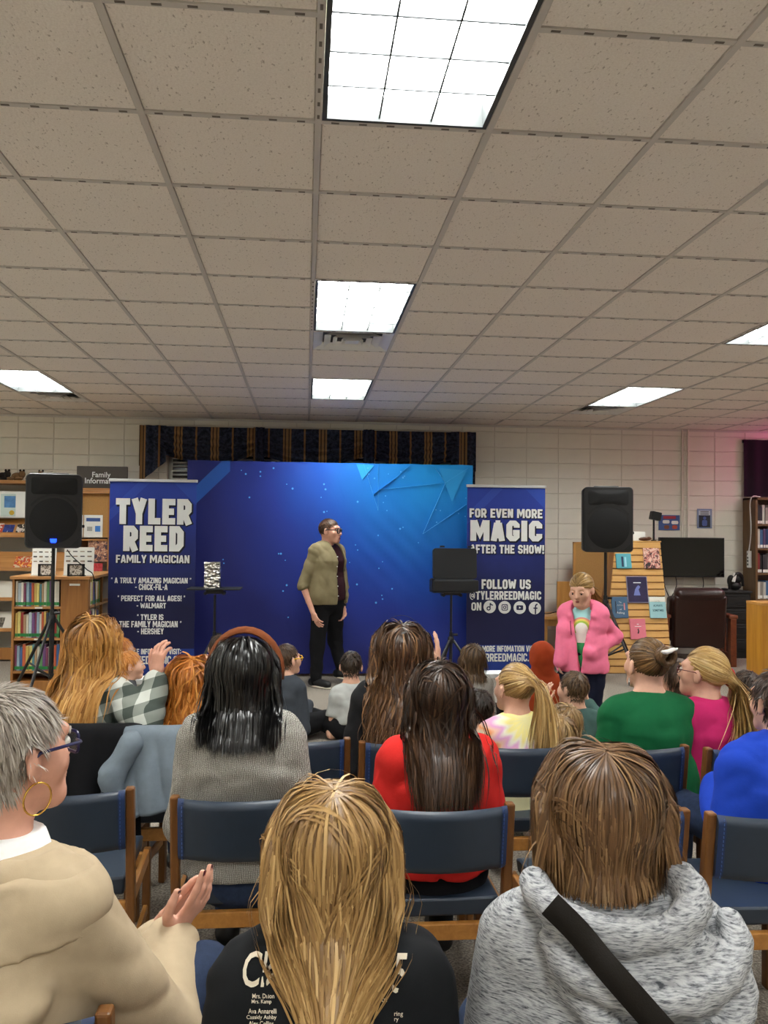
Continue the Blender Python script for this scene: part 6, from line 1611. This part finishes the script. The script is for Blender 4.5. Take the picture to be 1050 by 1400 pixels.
sdf_mesh('shirt_collar', [Ec((0, P1.hc[1] - .03, P1.nb - .06), (0, P1.hc[1] - .025, P1.nb + .036), (.125, .12), (.084, .084), k=.01, flat=True)], .008, m_wcol, P1.root)
sdf_mesh('jacket_cape', [p.grow(.010) for p in P1.torso_shirt if p.box()[1][2] > P1.nb - .25] , .008, m_beige, P1.root, cuts=[((.28, .0, -1), -(P1.nb - .165)), ((-.28, 0, -1), -(P1.nb - .165)), ((0, 0, 1), P1.nb - .005)], fold=.003, seed=14)
m_nail = mat('dark_nail', '#5a1f2a', .3)
RZ1 = rotz(-F1)
make_hand(P1, wr + RZ1 @ A3(.0, .0, .012), RZ1 @ A3(.62, .12, .75), RZ1 @ A3(-.65, .5, .5), e=-1, s=1.0, curl=(.15, .2, .28, .3), spread=.3, thumb=.5, h=.004, nails=m_nail, thumb_out=.9)
make_hand(P1, wr2 + RZ1 @ A3(-.015, .03, .012), RZ1 @ A3(.62, .12, .75), RZ1 @ A3(.65, -.5, -.5), e=1, s=.98, curl=(.1, .15, .2, .2), spread=.2, thumb=.4, h=.005)

# -- second row
t = NT('grey_knit'); t.rough(.95); t.spec(.1)
v_ = t.coord((1, 1, 1)); w1 = t.n('ShaderNodeTexWave'); w1.inputs['Scale'].default_value = 85; w1.inputs['Distortion'].default_value = 5; w1.inputs['Detail'].default_value = 2; w1.bands_direction = 'Z'; t.l(v_, w1.inputs['Vector'])
w2 = t.n('ShaderNodeTexWave'); w2.inputs['Scale'].default_value = 60; w2.inputs['Distortion'].default_value = 6; w2.bands_direction = 'X'; t.l(v_, w2.inputs['Vector'])
hgt = t.math('MULTIPLY', w1.outputs['Fac'], w2.outputs['Fac']); t.base(t.ramp(hgt, [(.0, '#77746d'), (.3, '#a9a69e'), (.9, '#cfccc4')])); t.bump(hgt, .6, .006); m_knit = t.m
P4 = make_person('black-haired woman with a brown headband in a grey knit sweater', 335, 871, 2.77, face=-.08, hh=.225, sw=.185, girth=1.1, lean=.0, top=m_knit, inf=.024, hem=.47, bottom=M_DENIM, h=.010, shirt_name='sweater', facey=False, fold=.006, seed=21, torso_lean=-.02)
make_hair(P4, n=2400, style='crown', length=.40, zcut=P4.zt - .325, vol=(.008, .030), width=.005, cols=('#050505', '#0c0b0b', '#191717'), frizz=.03, grav=.19, seed=9, cutjit=.01, m=M_HAIRG, crown=(0, .1, 1), side_back=.1, jit=.15, bodyoff=.012)
m_hb = cloth('rust_knit_band', '#6e3a1c', .9, .1, .5, 200, .004)
arc = [P4.H(.114 * math.sin(a), .012 - .0 * math.cos(a), .0 + .131 * math.cos(a)) for a in np.linspace(-1.75, 1.75, 17)]
b = MB()
def band(arc, wd, th, up):
    m_ = MB(); V = []
    for p in arc: V += [p + up * wd / 2 + (p - P4.hc) * .0, p + nrm(p - P4.hc) * th, p - up * wd / 2]
    n = len(arc); Fs = [(3 * k + j, 3 * k + j + 1, 3 * k + 3 + j + 1, 3 * k + 3 + j) for k in range(n - 1) for j in range(2)]
    m_.add(V, Fs); return m_
o = band(arc, .055, .016, P4.R @ A3(0, 1, 0)).build('headband', m_hb, P4.root, smooth=80); so = o.modifiers.new('s', 'SOLIDIFY'); so.thickness = .006
m_red = cloth('red_fleece', '#bd2420', .9, .06, .12, 120, .004)
P5 = make_person('person with long dark brown hair in a red sweatshirt', 598, 903, 2.70, face=.06, hh=.222, sw=.18, girth=1.05, lean=.0, top=m_red, inf=.024, hem=.50, bottom=M_BLACKT, h=.010, shirt_name='sweatshirt', facey=False, fold=.006, seed=23)
make_hair(P5, n=2200, style='center', length=.62, zcut=.77, vol=(.006, .022), width=.005, cols=('#150d08', '#2e1e13', '#553a25'), wave=.007, freq=20, frizz=.07, grav=.17, seed=11, cutjit=.05, jit=.22, side_back=.16, partx=.05, gather=.002)
m_blue = cloth('royal_blue_fleece', '#1c3fae', .9, .06, .12, 120, .004)
def hood_small(P):
    nb = P.nb; L = []
    for rr, zz, y0 in ((.12, .0, -.02), (.11, -.06, -.06)):
        arc = [A3(rr * math.sin(a), y0 - rr * .8 * math.cos(a), nb + zz - .04 * math.cos(a)) for a in np.linspace(-1.6, 1.6, 9)]
        for a, b in zip(arc[:-1], arc[1:]): L.append(Rc(a, b, .03, .03, .03))
    return L
P6 = make_person('person in a royal blue hoodie cut by the picture edge', 1066, 915, 2.76, face=.12, hh=.225, sw=.22, girth=1.1, lean=.0, top=m_blue, inf=.028, hem=.44, bottom=M_DENIM, h=.011, shirt_name='hoodie', shirt_extra=hood_small, fold=.004, seed=25)
make_hair(P6, n=900, style='crown', length=.07, vol=(.005, .02), width=.006, cols=('#1e140d', '#35241a', '#4a3424'), grav=.12, seed=13, segs=6, step=.012)

# -- third row
t = NT('plaid_flannel'); t.rough(.9); t.spec(.1)
o3 = t.sep(t.coord(rot=(0, .35, 0))); k1 = stripe(t, o3[0], .088, 0, .5); k2 = stripe(t, o3[2], .088, 0, .5); k3 = stripe(t, o3[1], .088, 0, .5)
kk = t.math('MULTIPLY', t.math('ADD', k1, k2), .5); c = t.ramp(kk, [(.2, '#c6cac3'), (.45, '#868c85'), (.8, '#4a524d')], 'CONSTANT'); t.base(c); m_plaid = t.m
F7 = -.5; L7 = locf(133, 843, 3.66, F7, .03)
e7, w7 = L7(200, 985, 3.50), L7(214, 930, 3.62)
P7 = make_person('woman with long red-blonde hair in a plaid shirt, one hand raised', 133, 843, 3.66, face=F7, head=(.25, 0), hh=.228, sw=.185, girth=1.08, lean=.03, top=m_plaid, inf=.022, hem=.47, bottom=M_DENIM, h=.011, facey=True, arms={1: (e7, w7), -1: None} if False else {1: (e7, w7)}, fold=.006, seed=31, skinm=SKIN2)
make_hair(P7, n=2000, style='center', length=.58, zcut=P7.zt - .42, vol=(.008, .036), width=.006, cols=('#74471a', '#b07a38', '#d8a862'), wave=.006, freq=22, frizz=.05, grav=.17, seed=15, cutjit=.04, side_back=.2, jit=.2)
RZ7 = rotz(-F7)
make_hand(P7, w7 + RZ7 @ A3(0, 0, .02), RZ7 @ A3(.05, .1, 1), RZ7 @ A3(.6, .75, 0), e=-1, s=1.0, curl=(.55, .5, .5, .5), spread=.15, thumb=.5, h=.006)
m_gtee = cloth('green_cotton', '#2c5a2a', .85)
P8 = make_person('girl with curly red hair in a green shirt beside the draped grey jacket', 266, 897, 3.66, face=-.15, hh=.205, sw=.15, lean=.0, top=m_gtee, inf=.012, sleeve='short', hem=.5, bottom=M_DENIM, h=.012, facey=False, seed=33)
make_hair(P8, n=1400, style='center', length=.4, zcut=P8.zt - .34, vol=(.008, .036), width=.006, cols=('#8a4a16', '#b9702a', '#dfa050'), wave=.011, freq=42, frizz=.1, grav=.17, seed=17, cutjit=.04, side_back=.12, jit=.3)
m_dkj = cloth('dark_charcoal_knit', '#1c1c1e', .9)
F9 = .0; L9 = locf(548, 852, 3.46, F9, 0.); e9, w9 = L9(592, 965, 3.6), L9(597, 912, 3.75)
P9 = make_person('person with very long curly brown hair and a dark top', 548, 852, 3.46, face=F9, hh=.222, sw=.19, lean=.0, top=m_dkj, inf=.02, hem=.5, bottom=M_DENIM, h=.012, facey=False, seed=35, arms={1: (e9, w9)})
make_hand(P9, w9, A3(.1, .2, 1), A3(-1, .3, 0), e=-1, s=.95, curl=(.2, .2, .25, .3), h=.006)
make_hair(P9, n=2000, style='center', length=.62, zcut=P9.zt - .52, vol=(.008, .036), width=.006, cols=('#22160d', '#4a3220', '#7f5c3a'), wave=.012, freq=38, frizz=.1, grav=.16, seed=19, cutjit=.05, side_back=.14, jit=.3)
# tie-dye
t = NT('tie_dye'); t.rough(.9); t.spec(.1)
TDZ = .80
o3 = t.sep(t.coord()); wx_ = t.math('SUBTRACT', o3[0], .0); wz_ = t.math('SUBTRACT', o3[2], TDZ)
rad = t.math('SQRT', t.math('ADD', t.math('MULTIPLY', wx_, wx_), t.math('MULTIPLY', wz_, wz_))); ang = t.math('ARCTAN2', wz_, wx_)
pet = t.math('MULTIPLY', t.math('SINE', t.math('MULTIPLY', ang, 17.0)), .016)
rr_n = t.math('ADD', t.math('ADD', rad, pet), t.math('MULTIPLY', t.math('SUBTRACT', t.noise(t.coord(), 22, 3), .5), .03))
c = t.ramp(t.math('DIVIDE', rr_n, .30), [(.0, '#d8d2a0'), (.22, '#e6d98c'), (.33, '#e0dccc'), (.42, '#d59ac4'), (.52, '#e0b8a0'), (.58, '#e29560'), (.70, '#e0dcc8'), (.78, '#7fc4c0'), (.90, '#e6e2b4'), (1., '#e2dcae')])
t.base(c); m_tie = t.m
P10 = make_person('girl with a blonde ponytail in a tie-dye shirt', 704, 907, 3.48, face=.25, hh=.205, sw=.165, lean=.0, top=m_tie, inf=.016, sleeve='short', hem=.42, bottom=M_DENIM, h=.011, seed=37, head=(.1, .0))
make_hair(P10, n=1300, style='tie', tie=(.25, -.95, .35), pony=dict(dir=(.25, -1, .1), spread=.016), length=.40, zcut=P10.zt - .35, vol=(.004, .016), width=.005, cols=('#6f5230', '#a8854e', '#d8ba80'), grav=.2, seed=21, hairline=.45, frizz=.04, jit=.2, cutjit=.02)
m_green = cloth('emerald_cotton', '#0f5a34', .85, .05)
P11 = make_person('woman with her hair in a bun and an emerald green shirt', 884, 872, 3.46, face=.05, hh=.222, sw=.20, girth=1.1, lean=.02, top=m_green, inf=.014, sleeve='short', hem=.48, bottom=M_DENIM, h=.011, seed=39, head=(.14, .05), short_at=.7, collar=False, detail=True)
make_hair(P11, n=1500, style='tie', tie=(.05, -.95, .30), length=.17, vol=(.004, .014), width=.0045, cols=('#3a2816', '#5e4426', '#8a683e'), grav=.2, seed=23, hairline=.45, frizz=.03, jit=.15)
bc_ = P11.skull.c + (A3(.05, -.95, .30) * (P11.skull.r + .03)) @ P11.R.T
b = MB(); rg = np.random.default_rng(4); Vc = []
def twist(P, c, R, r0=.032, n=9, col=('#3a2816', '#7a5a34'), seed=1):
    b = MB(); rg = np.random.default_rng(seed)
    for k in range(n):
        a0 = rg.uniform(0, 6.28); tl = rg.uniform(-.6, .6); pts = []
        for a in np.linspace(0, 5.2, 18): pts.append(c + R @ A3(math.cos(a + a0) * r0 * rg.uniform(.9, 1.05), math.sin(a * 1.0) * tl * .02 - .012 * (k % 3 - 1), math.sin(a + a0) * r0 * rg.uniform(.9, 1.05)))
        b.tube(spline(pts, 2), .011, 6)
    return b
m_bun = mat('bun_brown', '#5a4026', .45, .4, var=.35, vscale=60, aniso=(1, 4, 1))
twist(P11, bc_, P11.R).build('hair_bun', m_bun, P11.root, smooth=80)
o = MB().tube([bc_ + P11.R @ A3(x, -.03, .03 + .006 * math.sin(x * 60)) for x in np.linspace(-.045, .03, 6)], [.004, .009, .010, .009, .007, .004], 8).build('hair_clip', mat('pearl_white', '#e4e0da', .3), P11.root, smooth=True)
c = P11.H(-.084, .0, -.055); MB().tube([c, c + A3(0, 0, -.02), c + A3(0, 0, -.035)], [.002, .006, .003], 8).build('earring', mat('silver', '#c8c8c8', .25, metal=1), P11.root)
m_pink = cloth('hot_pink_fleece', '#b3235e', .9, .05)
P12 = make_person('girl with a long blonde side ponytail in a hot pink shirt', 962, 885, 3.5, face=.25, hh=.215, sw=.17, lean=.0, top=m_pink, inf=.024, hem=.42, bottom=M_DENIM, h=.011, seed=41, head=(.45, .05), detail=True)
make_hair(P12, n=1500, style='tie', tie=(.55, -.72, -.30), pony=dict(dir=(.5, -.6, -.4), spread=.04), length=.46, zcut=P12.zt - .44, vol=(.004, .018), width=.005, cols=('#8a683a', '#bf9a5c', '#e6cc94'), grav=.2, seed=25, hairline=.40, frizz=.04, jit=.2, cutjit=.02)
tw = P12.skull.c + (A3(.55, -.72, -.30) * (P12.skull.r + .018)) @ P12.R.T
sdf_mesh('hair_tie', [Rc(tw + P12.R @ A3(.012 * math.cos(a), .012 * math.sin(a) * .4, .016 * math.sin(a)), tw + P12.R @ A3(.012 * math.cos(a + .9), .012 * math.sin(a + .9) * .4, .016 * math.sin(a + .9)), .012) for a in np.arange(0, 6.2, .9)], .006, cloth('red_scrunchie', '#c02430', .7), P12.root, fold=.002)
glasses(P12, mat('dark_red_frames', '#5a1c24', .3), None, .02, .0022); face_parts(P12, brow='#a07a4a')

# ------------------------------------------------------------------ children on the floor
SH = dict(style='crown', length=.05, vol=(.004, .016), width=.006, grav=.1, segs=5, step=.012, n=700)
def kid(label, px, py, Y, face=0, hh=.2, top='#808080', hair=('#22160d', '#3c2a1a', '#5a4028'), hairkw=None, tname=None, **kw):
    kw.setdefault('bottom', M_BLACKT); kw.setdefault('h', .013); kw.setdefault('sw', .15); kw.setdefault('inf', .014); kw.setdefault('sleeve', 'long')
    P = make_person(label, px, py, Y, face, hh, 'floor', top=top if not isinstance(top, str) else cloth(tname or 'cloth_' + top[1:], top, .9), group='children sitting on the carpet', **kw)
    if hair is not None:
        k = dict(SH); k.update(hairkw or {}); make_hair(P, cols=hair, **k)
    return P
K4 = kid('boy with yellow glasses in a dark grey shirt sitting cross-legged', 392, 880, 6.4, -.35, 0.230, '#3a3f46', head=(-.5, 0), detail=True, seed=51)
glasses(K4, mat('yellow_frames', '#d8a818', .4), None, .022, .004)
K5 = kid('boy in a light grey T-shirt sitting cross-legged before the performer', 480, 890, 6.4, .1, 0.230, '#a3a5a2', sleeve='short', head=(-.1, -.05), seed=52, hair=('#15100b', '#2a1f16', '#463628'))
K3 = kid('dark-haired child partly hidden behind the brown headband', 300, 868, 6.9, 0, 0.224, '#22262e', seed=53)
K6 = kid('child with a brown bob in a grey knit sweater before the case stand', 646, 881, 6.5, .25, 0.224, m_knit, hair=('#2a1d12', '#4c3824', '#7a6040'), hairkw=dict(style='crown', length=.18, zcut=None, vol=(.006, .022), n=900, segs=9, grav=.2), seed=54)
b = MB(); b.tube([A3(.058 * math.sin(a), K6.hc[1] - .015 - .058 * math.cos(a), K6.nb + .01) for a in np.linspace(0, 2 * PI, 20)[:-1]], .008, 6, closed=True); b.build('red_collar', m_red, K6.root, smooth=True)
K7 = kid('dark-haired child low in front of the tie-dye shirt', 655, 942, 4.75, .1, 0.224, '#2a2a30', seed=55, hair=('#120c08', '#22170f', '#38281c'))
m_rust = cloth('rust_fleece', '#8e3616', .9, .06, .15, 120, .004)
def hood_up(P): return [Ell(P.skull.c + A3(0, -.005, .0), P.skull.r + A3(.03, .03, .028) * P.hs, P.R, .03), Rc(P.skull.c + A3(0, -.03, -.08 * P.hs), A3(0, P.hc[1] - .03, P.nb - .01), .085 * P.hs, .09 * P.hs, .05)]
K8 = kid('child in a rust orange hoodie with the hood up', 741, 880, 6.6, -.1, 0.224, m_rust, hair=None, shirt_extra=hood_up, shirt_name='hoodie', inf=.022, sw=.17, seed=56)
m_teal = cloth('dark_teal_fleece', '#3d5753', .9)
FK9 = .1; LK9 = locf(785, 917, 5.3, FK9, 0); 
K9 = kid('boy with short brown hair in a dark teal hoodie clapping', 785, 917, 5.3, FK9, 0.230, m_teal, head=(.35, 0), inf=.02, arms={-1: (LK9(742, 985, 5.25), LK9(744, 962, 5.4)), 1: (LK9(815, 985, 5.4), LK9(800, 962, 5.5))}, seed=57, hair=('#2e2013', '#4e3a24', '#73583a'))
make_hand(K9, K9.arms[-1][2] + A3(0, 0, .01), A3(.1, .1, 1), A3(1, .2, 0), e=1, s=.85, curl=(.3, .3, .3, .3), h=.006)
make_hand(K9, K9.arms[1][2] + A3(0, 0, .01), A3(.0, .2, 1), A3(-1, .2, 0), e=-1, s=.75, curl=(.3, .3, .3, .3), h=.006)
K10 = kid('fair-haired child in front of the green shirt, behind another fair head', 772, 962, 4.6, .3, 0.224, '#6a707a', hair=('#5a4428', '#86683e', '#b09060'), hairkw=dict(length=.12, segs=7), seed=58)
K11 = kid('fair-haired child nearest the tie-dye shirt', 764, 977, 4.25, .2, 0.218, '#7a6a60', hair=('#6a5230', '#947448', '#bfa070'), hairkw=dict(length=.16, segs=8, grav=.2), seed=59)
K12 = kid('dark-haired child between the green shirt and the pink shirt', 927, 900, 5.4, .9, 0.230, '#8a2238', seed=60, hair=('#241710', '#3c2a1c', '#58402c'), hairkw=dict(length=.16, segs=8, grav=.2), detail=True)
K13 = kid('boy with short dark hair in a red hooded shirt before the oak counter', 1020, 916, 5.3, .15, 0.235, '#a01c28', seed=61, head=(.15, 0), shirt_extra=lambda P: [Rc(A3(-.05, -.07, P.nb - .02), A3(.05, -.07, P.nb - .02), .035, k=.03)], hair=('#1a120c', '#32241a', '#4e3a2a'))
K1 = kid('red-haired boy with dark glasses beside the navy banner', 166, 871, 6.55, -1.25, 0.230, '#5a2a22', seed=62, hair=('#8a4a1c', '#b8702e', '#d89a54'), detail=True)
glasses(K1, mat('black_frames', '#141418', .3), m_lens, .022, .0032); face_parts(K1, brow='#a0622a')
K2 = kid('small red-haired toddler looking toward the stage beside the raised hand', 178, 890, 6.2, -1.25, 0.202, '#4a4c50', seed=63, hair=('#9a5a24', '#c8803a', '#e0a460'), sw=.125, detail=True, inf=.018)
face_parts(K2, brow='#a0622a', es=.7)

# ------------------------------------------------------------------ the girl in the pink jacket
m_pj = cloth('pink_shell', '#e0708f', .7, .05, .1, 90, .004)
FG = 2.70; YG = 6.05
LG = locf(797, 783, YG, FG, .0)
G = make_person('fair-haired girl in a bright pink jacket standing beside the slatted display', 797, 783, YG, face=FG, hh=.228, pose='stand', sw=.155, girth=1.05, lean=0., head=(-.25, -.30), top=None, bottom=cloth('navy_leggings', '#14182a', .9), pz=.62, h=.009, detail=True, collar=False,
                arms={1: (LG(772, 862, YG - .02), LG(766, 905, YG - .05)), -1: (LG(840, 870, YG + .08), LG(806, 893, YG - .14))}, seed=71, legs={1: (A3(.075, .02, .32), A3(.08, .02, .08)), -1: (A3(-.075, .03, .32), A3(-.08, .02, .08))})
tee = [p for p in G.torso_shirt[:6]]; GN = G.nb; GP = G.pz
t = NT('aqua_tee_print'); t.rough(.9)
o3 = t.sep(t.coord()); zz = t.math('SUBTRACT', o3[2], GN - .16); xx = t.math('SUBTRACT', o3[0], .0)
rad = t.math('SQRT', t.math('ADD', t.math('MULTIPLY', xx, xx), t.math('MULTIPLY', zz, zz)))
c = t.ramp(t.math('DIVIDE', rad, .12), [(.0, '#e4e2da'), (.38, '#9ab848'), (.5, '#e0c860'), (.6, '#d88a80'), (.7, '#9ccfd0')], 'CONSTANT'); low = t.math('LESS_THAN', o3[2], GN - .19); c = t.mix(low, c, '#dcdcd4'); low2 = t.math('LESS_THAN', o3[2], GN - .26); c = t.mix(low2, c, '#2f9a58'); t.base(c); m_aqua = t.m
sdf_mesh('t_shirt', [p.grow(-.004) for p in tee], .009, m_aqua, G.root, cuts=[((0, 0, -1), -(GP - .02))])
hemz = LG(800, 917, YG)[2]
jack = [p.grow(.026) for p in tee] + [Ec(A3(0, 0, hemz - .01), A3(0, 0, GP + .12), (.185, .15), (.168, .138), k=.05), Rc(A3(-.06, -.07, GN - .01), A3(.06, -.07, GN - .01), .036, k=.03), Rc(A3(-.085, -.02, GN - .01), A3(-.06, -.07, GN - .01), .032, k=.03), Rc(A3(.085, -.02, GN - .01), A3(.06, -.07, GN - .01), .032, k=.03)]
jack += [Rc(A3(e * .085, -.02, GN - .01), A3(e * .075, .07, GN - .07), .03, .024, k=.02) for e in (-1, 1)]
slv = []
for e in (-1, 1):
    S, E, Wp = G.arms[e]; slv += [Rc(S, E, .064, .060, .016), Ec(E, E + (Wp - E) * 1.0, [.060] * 2, [.050] * 2, x=(0, 1, .2), k=.02)]
class Wedge:   # the open front of the jacket
    def __init__(s): s.k = 0
    def box(s): return A3(-.3, .0, hemz - .05), A3(.3, .4, GN + .15)
    def d(s, P):
        hw = .008 + .075 * np.clip((P[..., 2] - hemz - .05) / (GN - hemz), 0, 1); x = P[..., 0] - .0
        return np.maximum(np.abs(x) - hw, -(P[..., 1] - .03))
G.jacket = sdf_mesh('jacket', jack, .0085, m_pj, G.root, cuts=[((0, 0, -1), -hemz)], fold=.0035, seed=73, post=slv, carve=[Wedge(), G.skull.grow(.014), Rc(G.hc + A3(0, .02, -.02), A3(0, .03, GN - .02), .068, .06)])
make_hand(G, G.arms[1][2], nrm(G.arms[1][2] - G.arms[1][1]), A3(-1, 0, 0), e=1, s=.6, curl=(.6, .6, .6, .6), h=.006)
make_hair(G, n=2200, style='tie', tie=(-.1, -.95, -.3), pony=dict(dir=(0, -1, -.3), spread=.06), length=.30, zcut=GN - .03, vol=(.004, .02), width=.005, cols=('#5e4626', '#92713f', '#c8a468'), grav=.22, seed=27, hairline=.20, sides=-.4, frizz=.05, jit=.2)
face_parts(G, brow='#b08a64', lids=.008, browth=.002, es=.6)
yz = .17
MB().tube([A3(.075, .12, GN - .10), A3(.07, .135, GN - .15), A3(.065, .14, GN - .2)], .004, 6).build('zip_pull', mat('wine_zip', '#7a2444', .6), G.jacket)

# ------------------------------------------------------------------ the performer
m_khaki = cloth('khaki_cotton', '#7a7054', .85, .06, .12, 200)
m_maroon = cloth('maroon_tee', '#2c1018', .9)
FM = -2.42; YM = 8.72
LM = locf(450, 709, YM, FM, .02)
S_el = LM(414, 800, YM - .12); S_wr = LM(428, 838, YM - .18); O_el = LM(469, 802, YM + .14); O_wr = LM(469, 830, YM + .06)
M_ = make_person('performer in glasses, open khaki shirt and black trousers walking before the backdrop', 450, 709, YM, face=FM, hh=.25, pose='stand', sw=.215, girth=1.2, lean=.02, head=(.48, -.05), top=None, bottom=None, pz=.92, h=.011, detail=True, skinm=SKIN2, arms={1: (S_el, S_wr), -1: (O_el, O_wr)}, collar=False, shoes=None,
                 legs={1: (LM(434, 880, YM - .12), LM(432, 932, YM - .16)), -1: (LM(458, 875, YM + .08), LM(466, 912, YM + .02))}, seed=81)
tee = M_.torso_shirt[:6]
sdf_mesh('t_shirt', [p.grow(-.006) for p in tee] + [Ec(A3(0, .0, .86), A3(0, 0, 1.0), (.205, .165), (.205, .17), k=.05)], .011, m_maroon, M_.root, cuts=[((0, 0, -1), -.87)], fold=.003)
sh_ = [p.grow(.014) for p in tee] + [Ec(A3(0, .0, .80), A3(0, 0, 1.05), (.225, .185), (.215, .18), k=.06)]
slv = []
for e in (-1, 1):
    S, E, Wp = M_.arms[e]; slv += [Rc(S, E, .068, .06, .02), Ec(E, E + (Wp - E) * .12, [.062] * 2, [.062] * 2, x=(0, 1, .3), k=.015, flat=True)]
nb = M_.nb
for a in np.linspace(-1.7, 1.7, 8): sh_.append(Rc(A3(.075 * math.sin(a), .005 - .075 * math.cos(a), nb - .01), A3(.075 * math.sin(a + .45), .005 - .075 * math.cos(a + .45), nb - .01), .02, k=.02))
class WedgeM:
    def __init__(s): s.k = 0
    def box(s): return A3(-.4, .0, .7), A3(.4, .5, M_.nb + .1)
    def d(s, P):
        hw = .075 + 0 * P[..., 2]; x = P[..., 0] + .055
        return np.maximum(np.abs(x) - hw, -(P[..., 1] - .03))
M_.shirt = sdf_mesh('open_shirt', sh_, .010, m_khaki, M_.root, cuts=[((0, 0, -1), -.83)], fold=.004, seed=83, carve=[WedgeM()], post=slv)
for z in (.92, 1.02, 1.12, 1.22, 1.32): blob([(A3(.03, .192 + .012 * math.sin(z * 9), z), (.006, .006, .006))], 'shirt_button', m_paper, M_.root)
lg = []
for e in (-1, 1):
    Hh, K, An = M_.legs[e]; lg += [Rc(Hh, K, .105, .078, .05), Rc(K, An, .076, .055, .03)]
sdf_mesh('trousers', [Ec(A3(0, 0, .86), A3(0, 0, .98), (.19, .145), (.185, .14), k=.06)] + lg, .012, M_BLACKT, M_.root, fold=.004)
for e in (-1, 1):
    Hh, K, An = M_.legs[e]; so_ = An + A3(0, 0, -.04 - (An[2] - .08) * (1 if e > 0 else .35)); z0 = max(.045, so_[2])
    sh0 = sdf_mesh('shoe', [Rc(A3(An[0], An[1] - .05, z0), A3(An[0], An[1] + .17, max(.04, z0 - .01)), .048, .04, .02), Rc(An, A3(An[0], An[1] - .01, z0), .05, .05, .02)], .010, M_SHOE, M_.root)
    sdf_mesh('sole', [Ec(A3(An[0], An[1] + .06, z0 - .045), A3(An[0], An[1] + .06, z0 - .025), (.05, .155), (.05, .155), k=0, flat=True)], .010, mat('pale_sole', '#c8c0b0', .7), sh0)
make_hand(M_, S_wr, nrm(S_wr - S_el) + A3(0, .15, 0), A3(-1, .2, 0), e=1, s=1.08, curl=(.35, .4, .42, .45), spread=.15, thumb=.4, h=.006)
make_hand(M_, O_wr, nrm(O_wr - O_el) + A3(0, .1, 0), A3(1, .2, 0), e=-1, s=1.05, curl=(.4, .45, .5, .5), spread=.12, thumb=.5, h=.006)
d_ = nrm(O_wr - O_el); MB().tube([O_wr - d_ * .03, O_wr - d_ * .005], [.036, .036], 14).build('watch', m_dark, M_.root, smooth=True)
make_hair(M_, n=1300, style='fwd', length=.045, vol=(.003, .014), width=.005, cols=('#2c1c12', '#4a3222', '#6a4c34'), grav=.06, seed=29, segs=5, step=.012, hairline=.62, sides=.16, nape=-.5)
glasses(M_, mat('black_acetate', '#0e0e10', .3), m_lens, .026, .0045); face_parts(M_, mouth='open', brow='#4a3222')
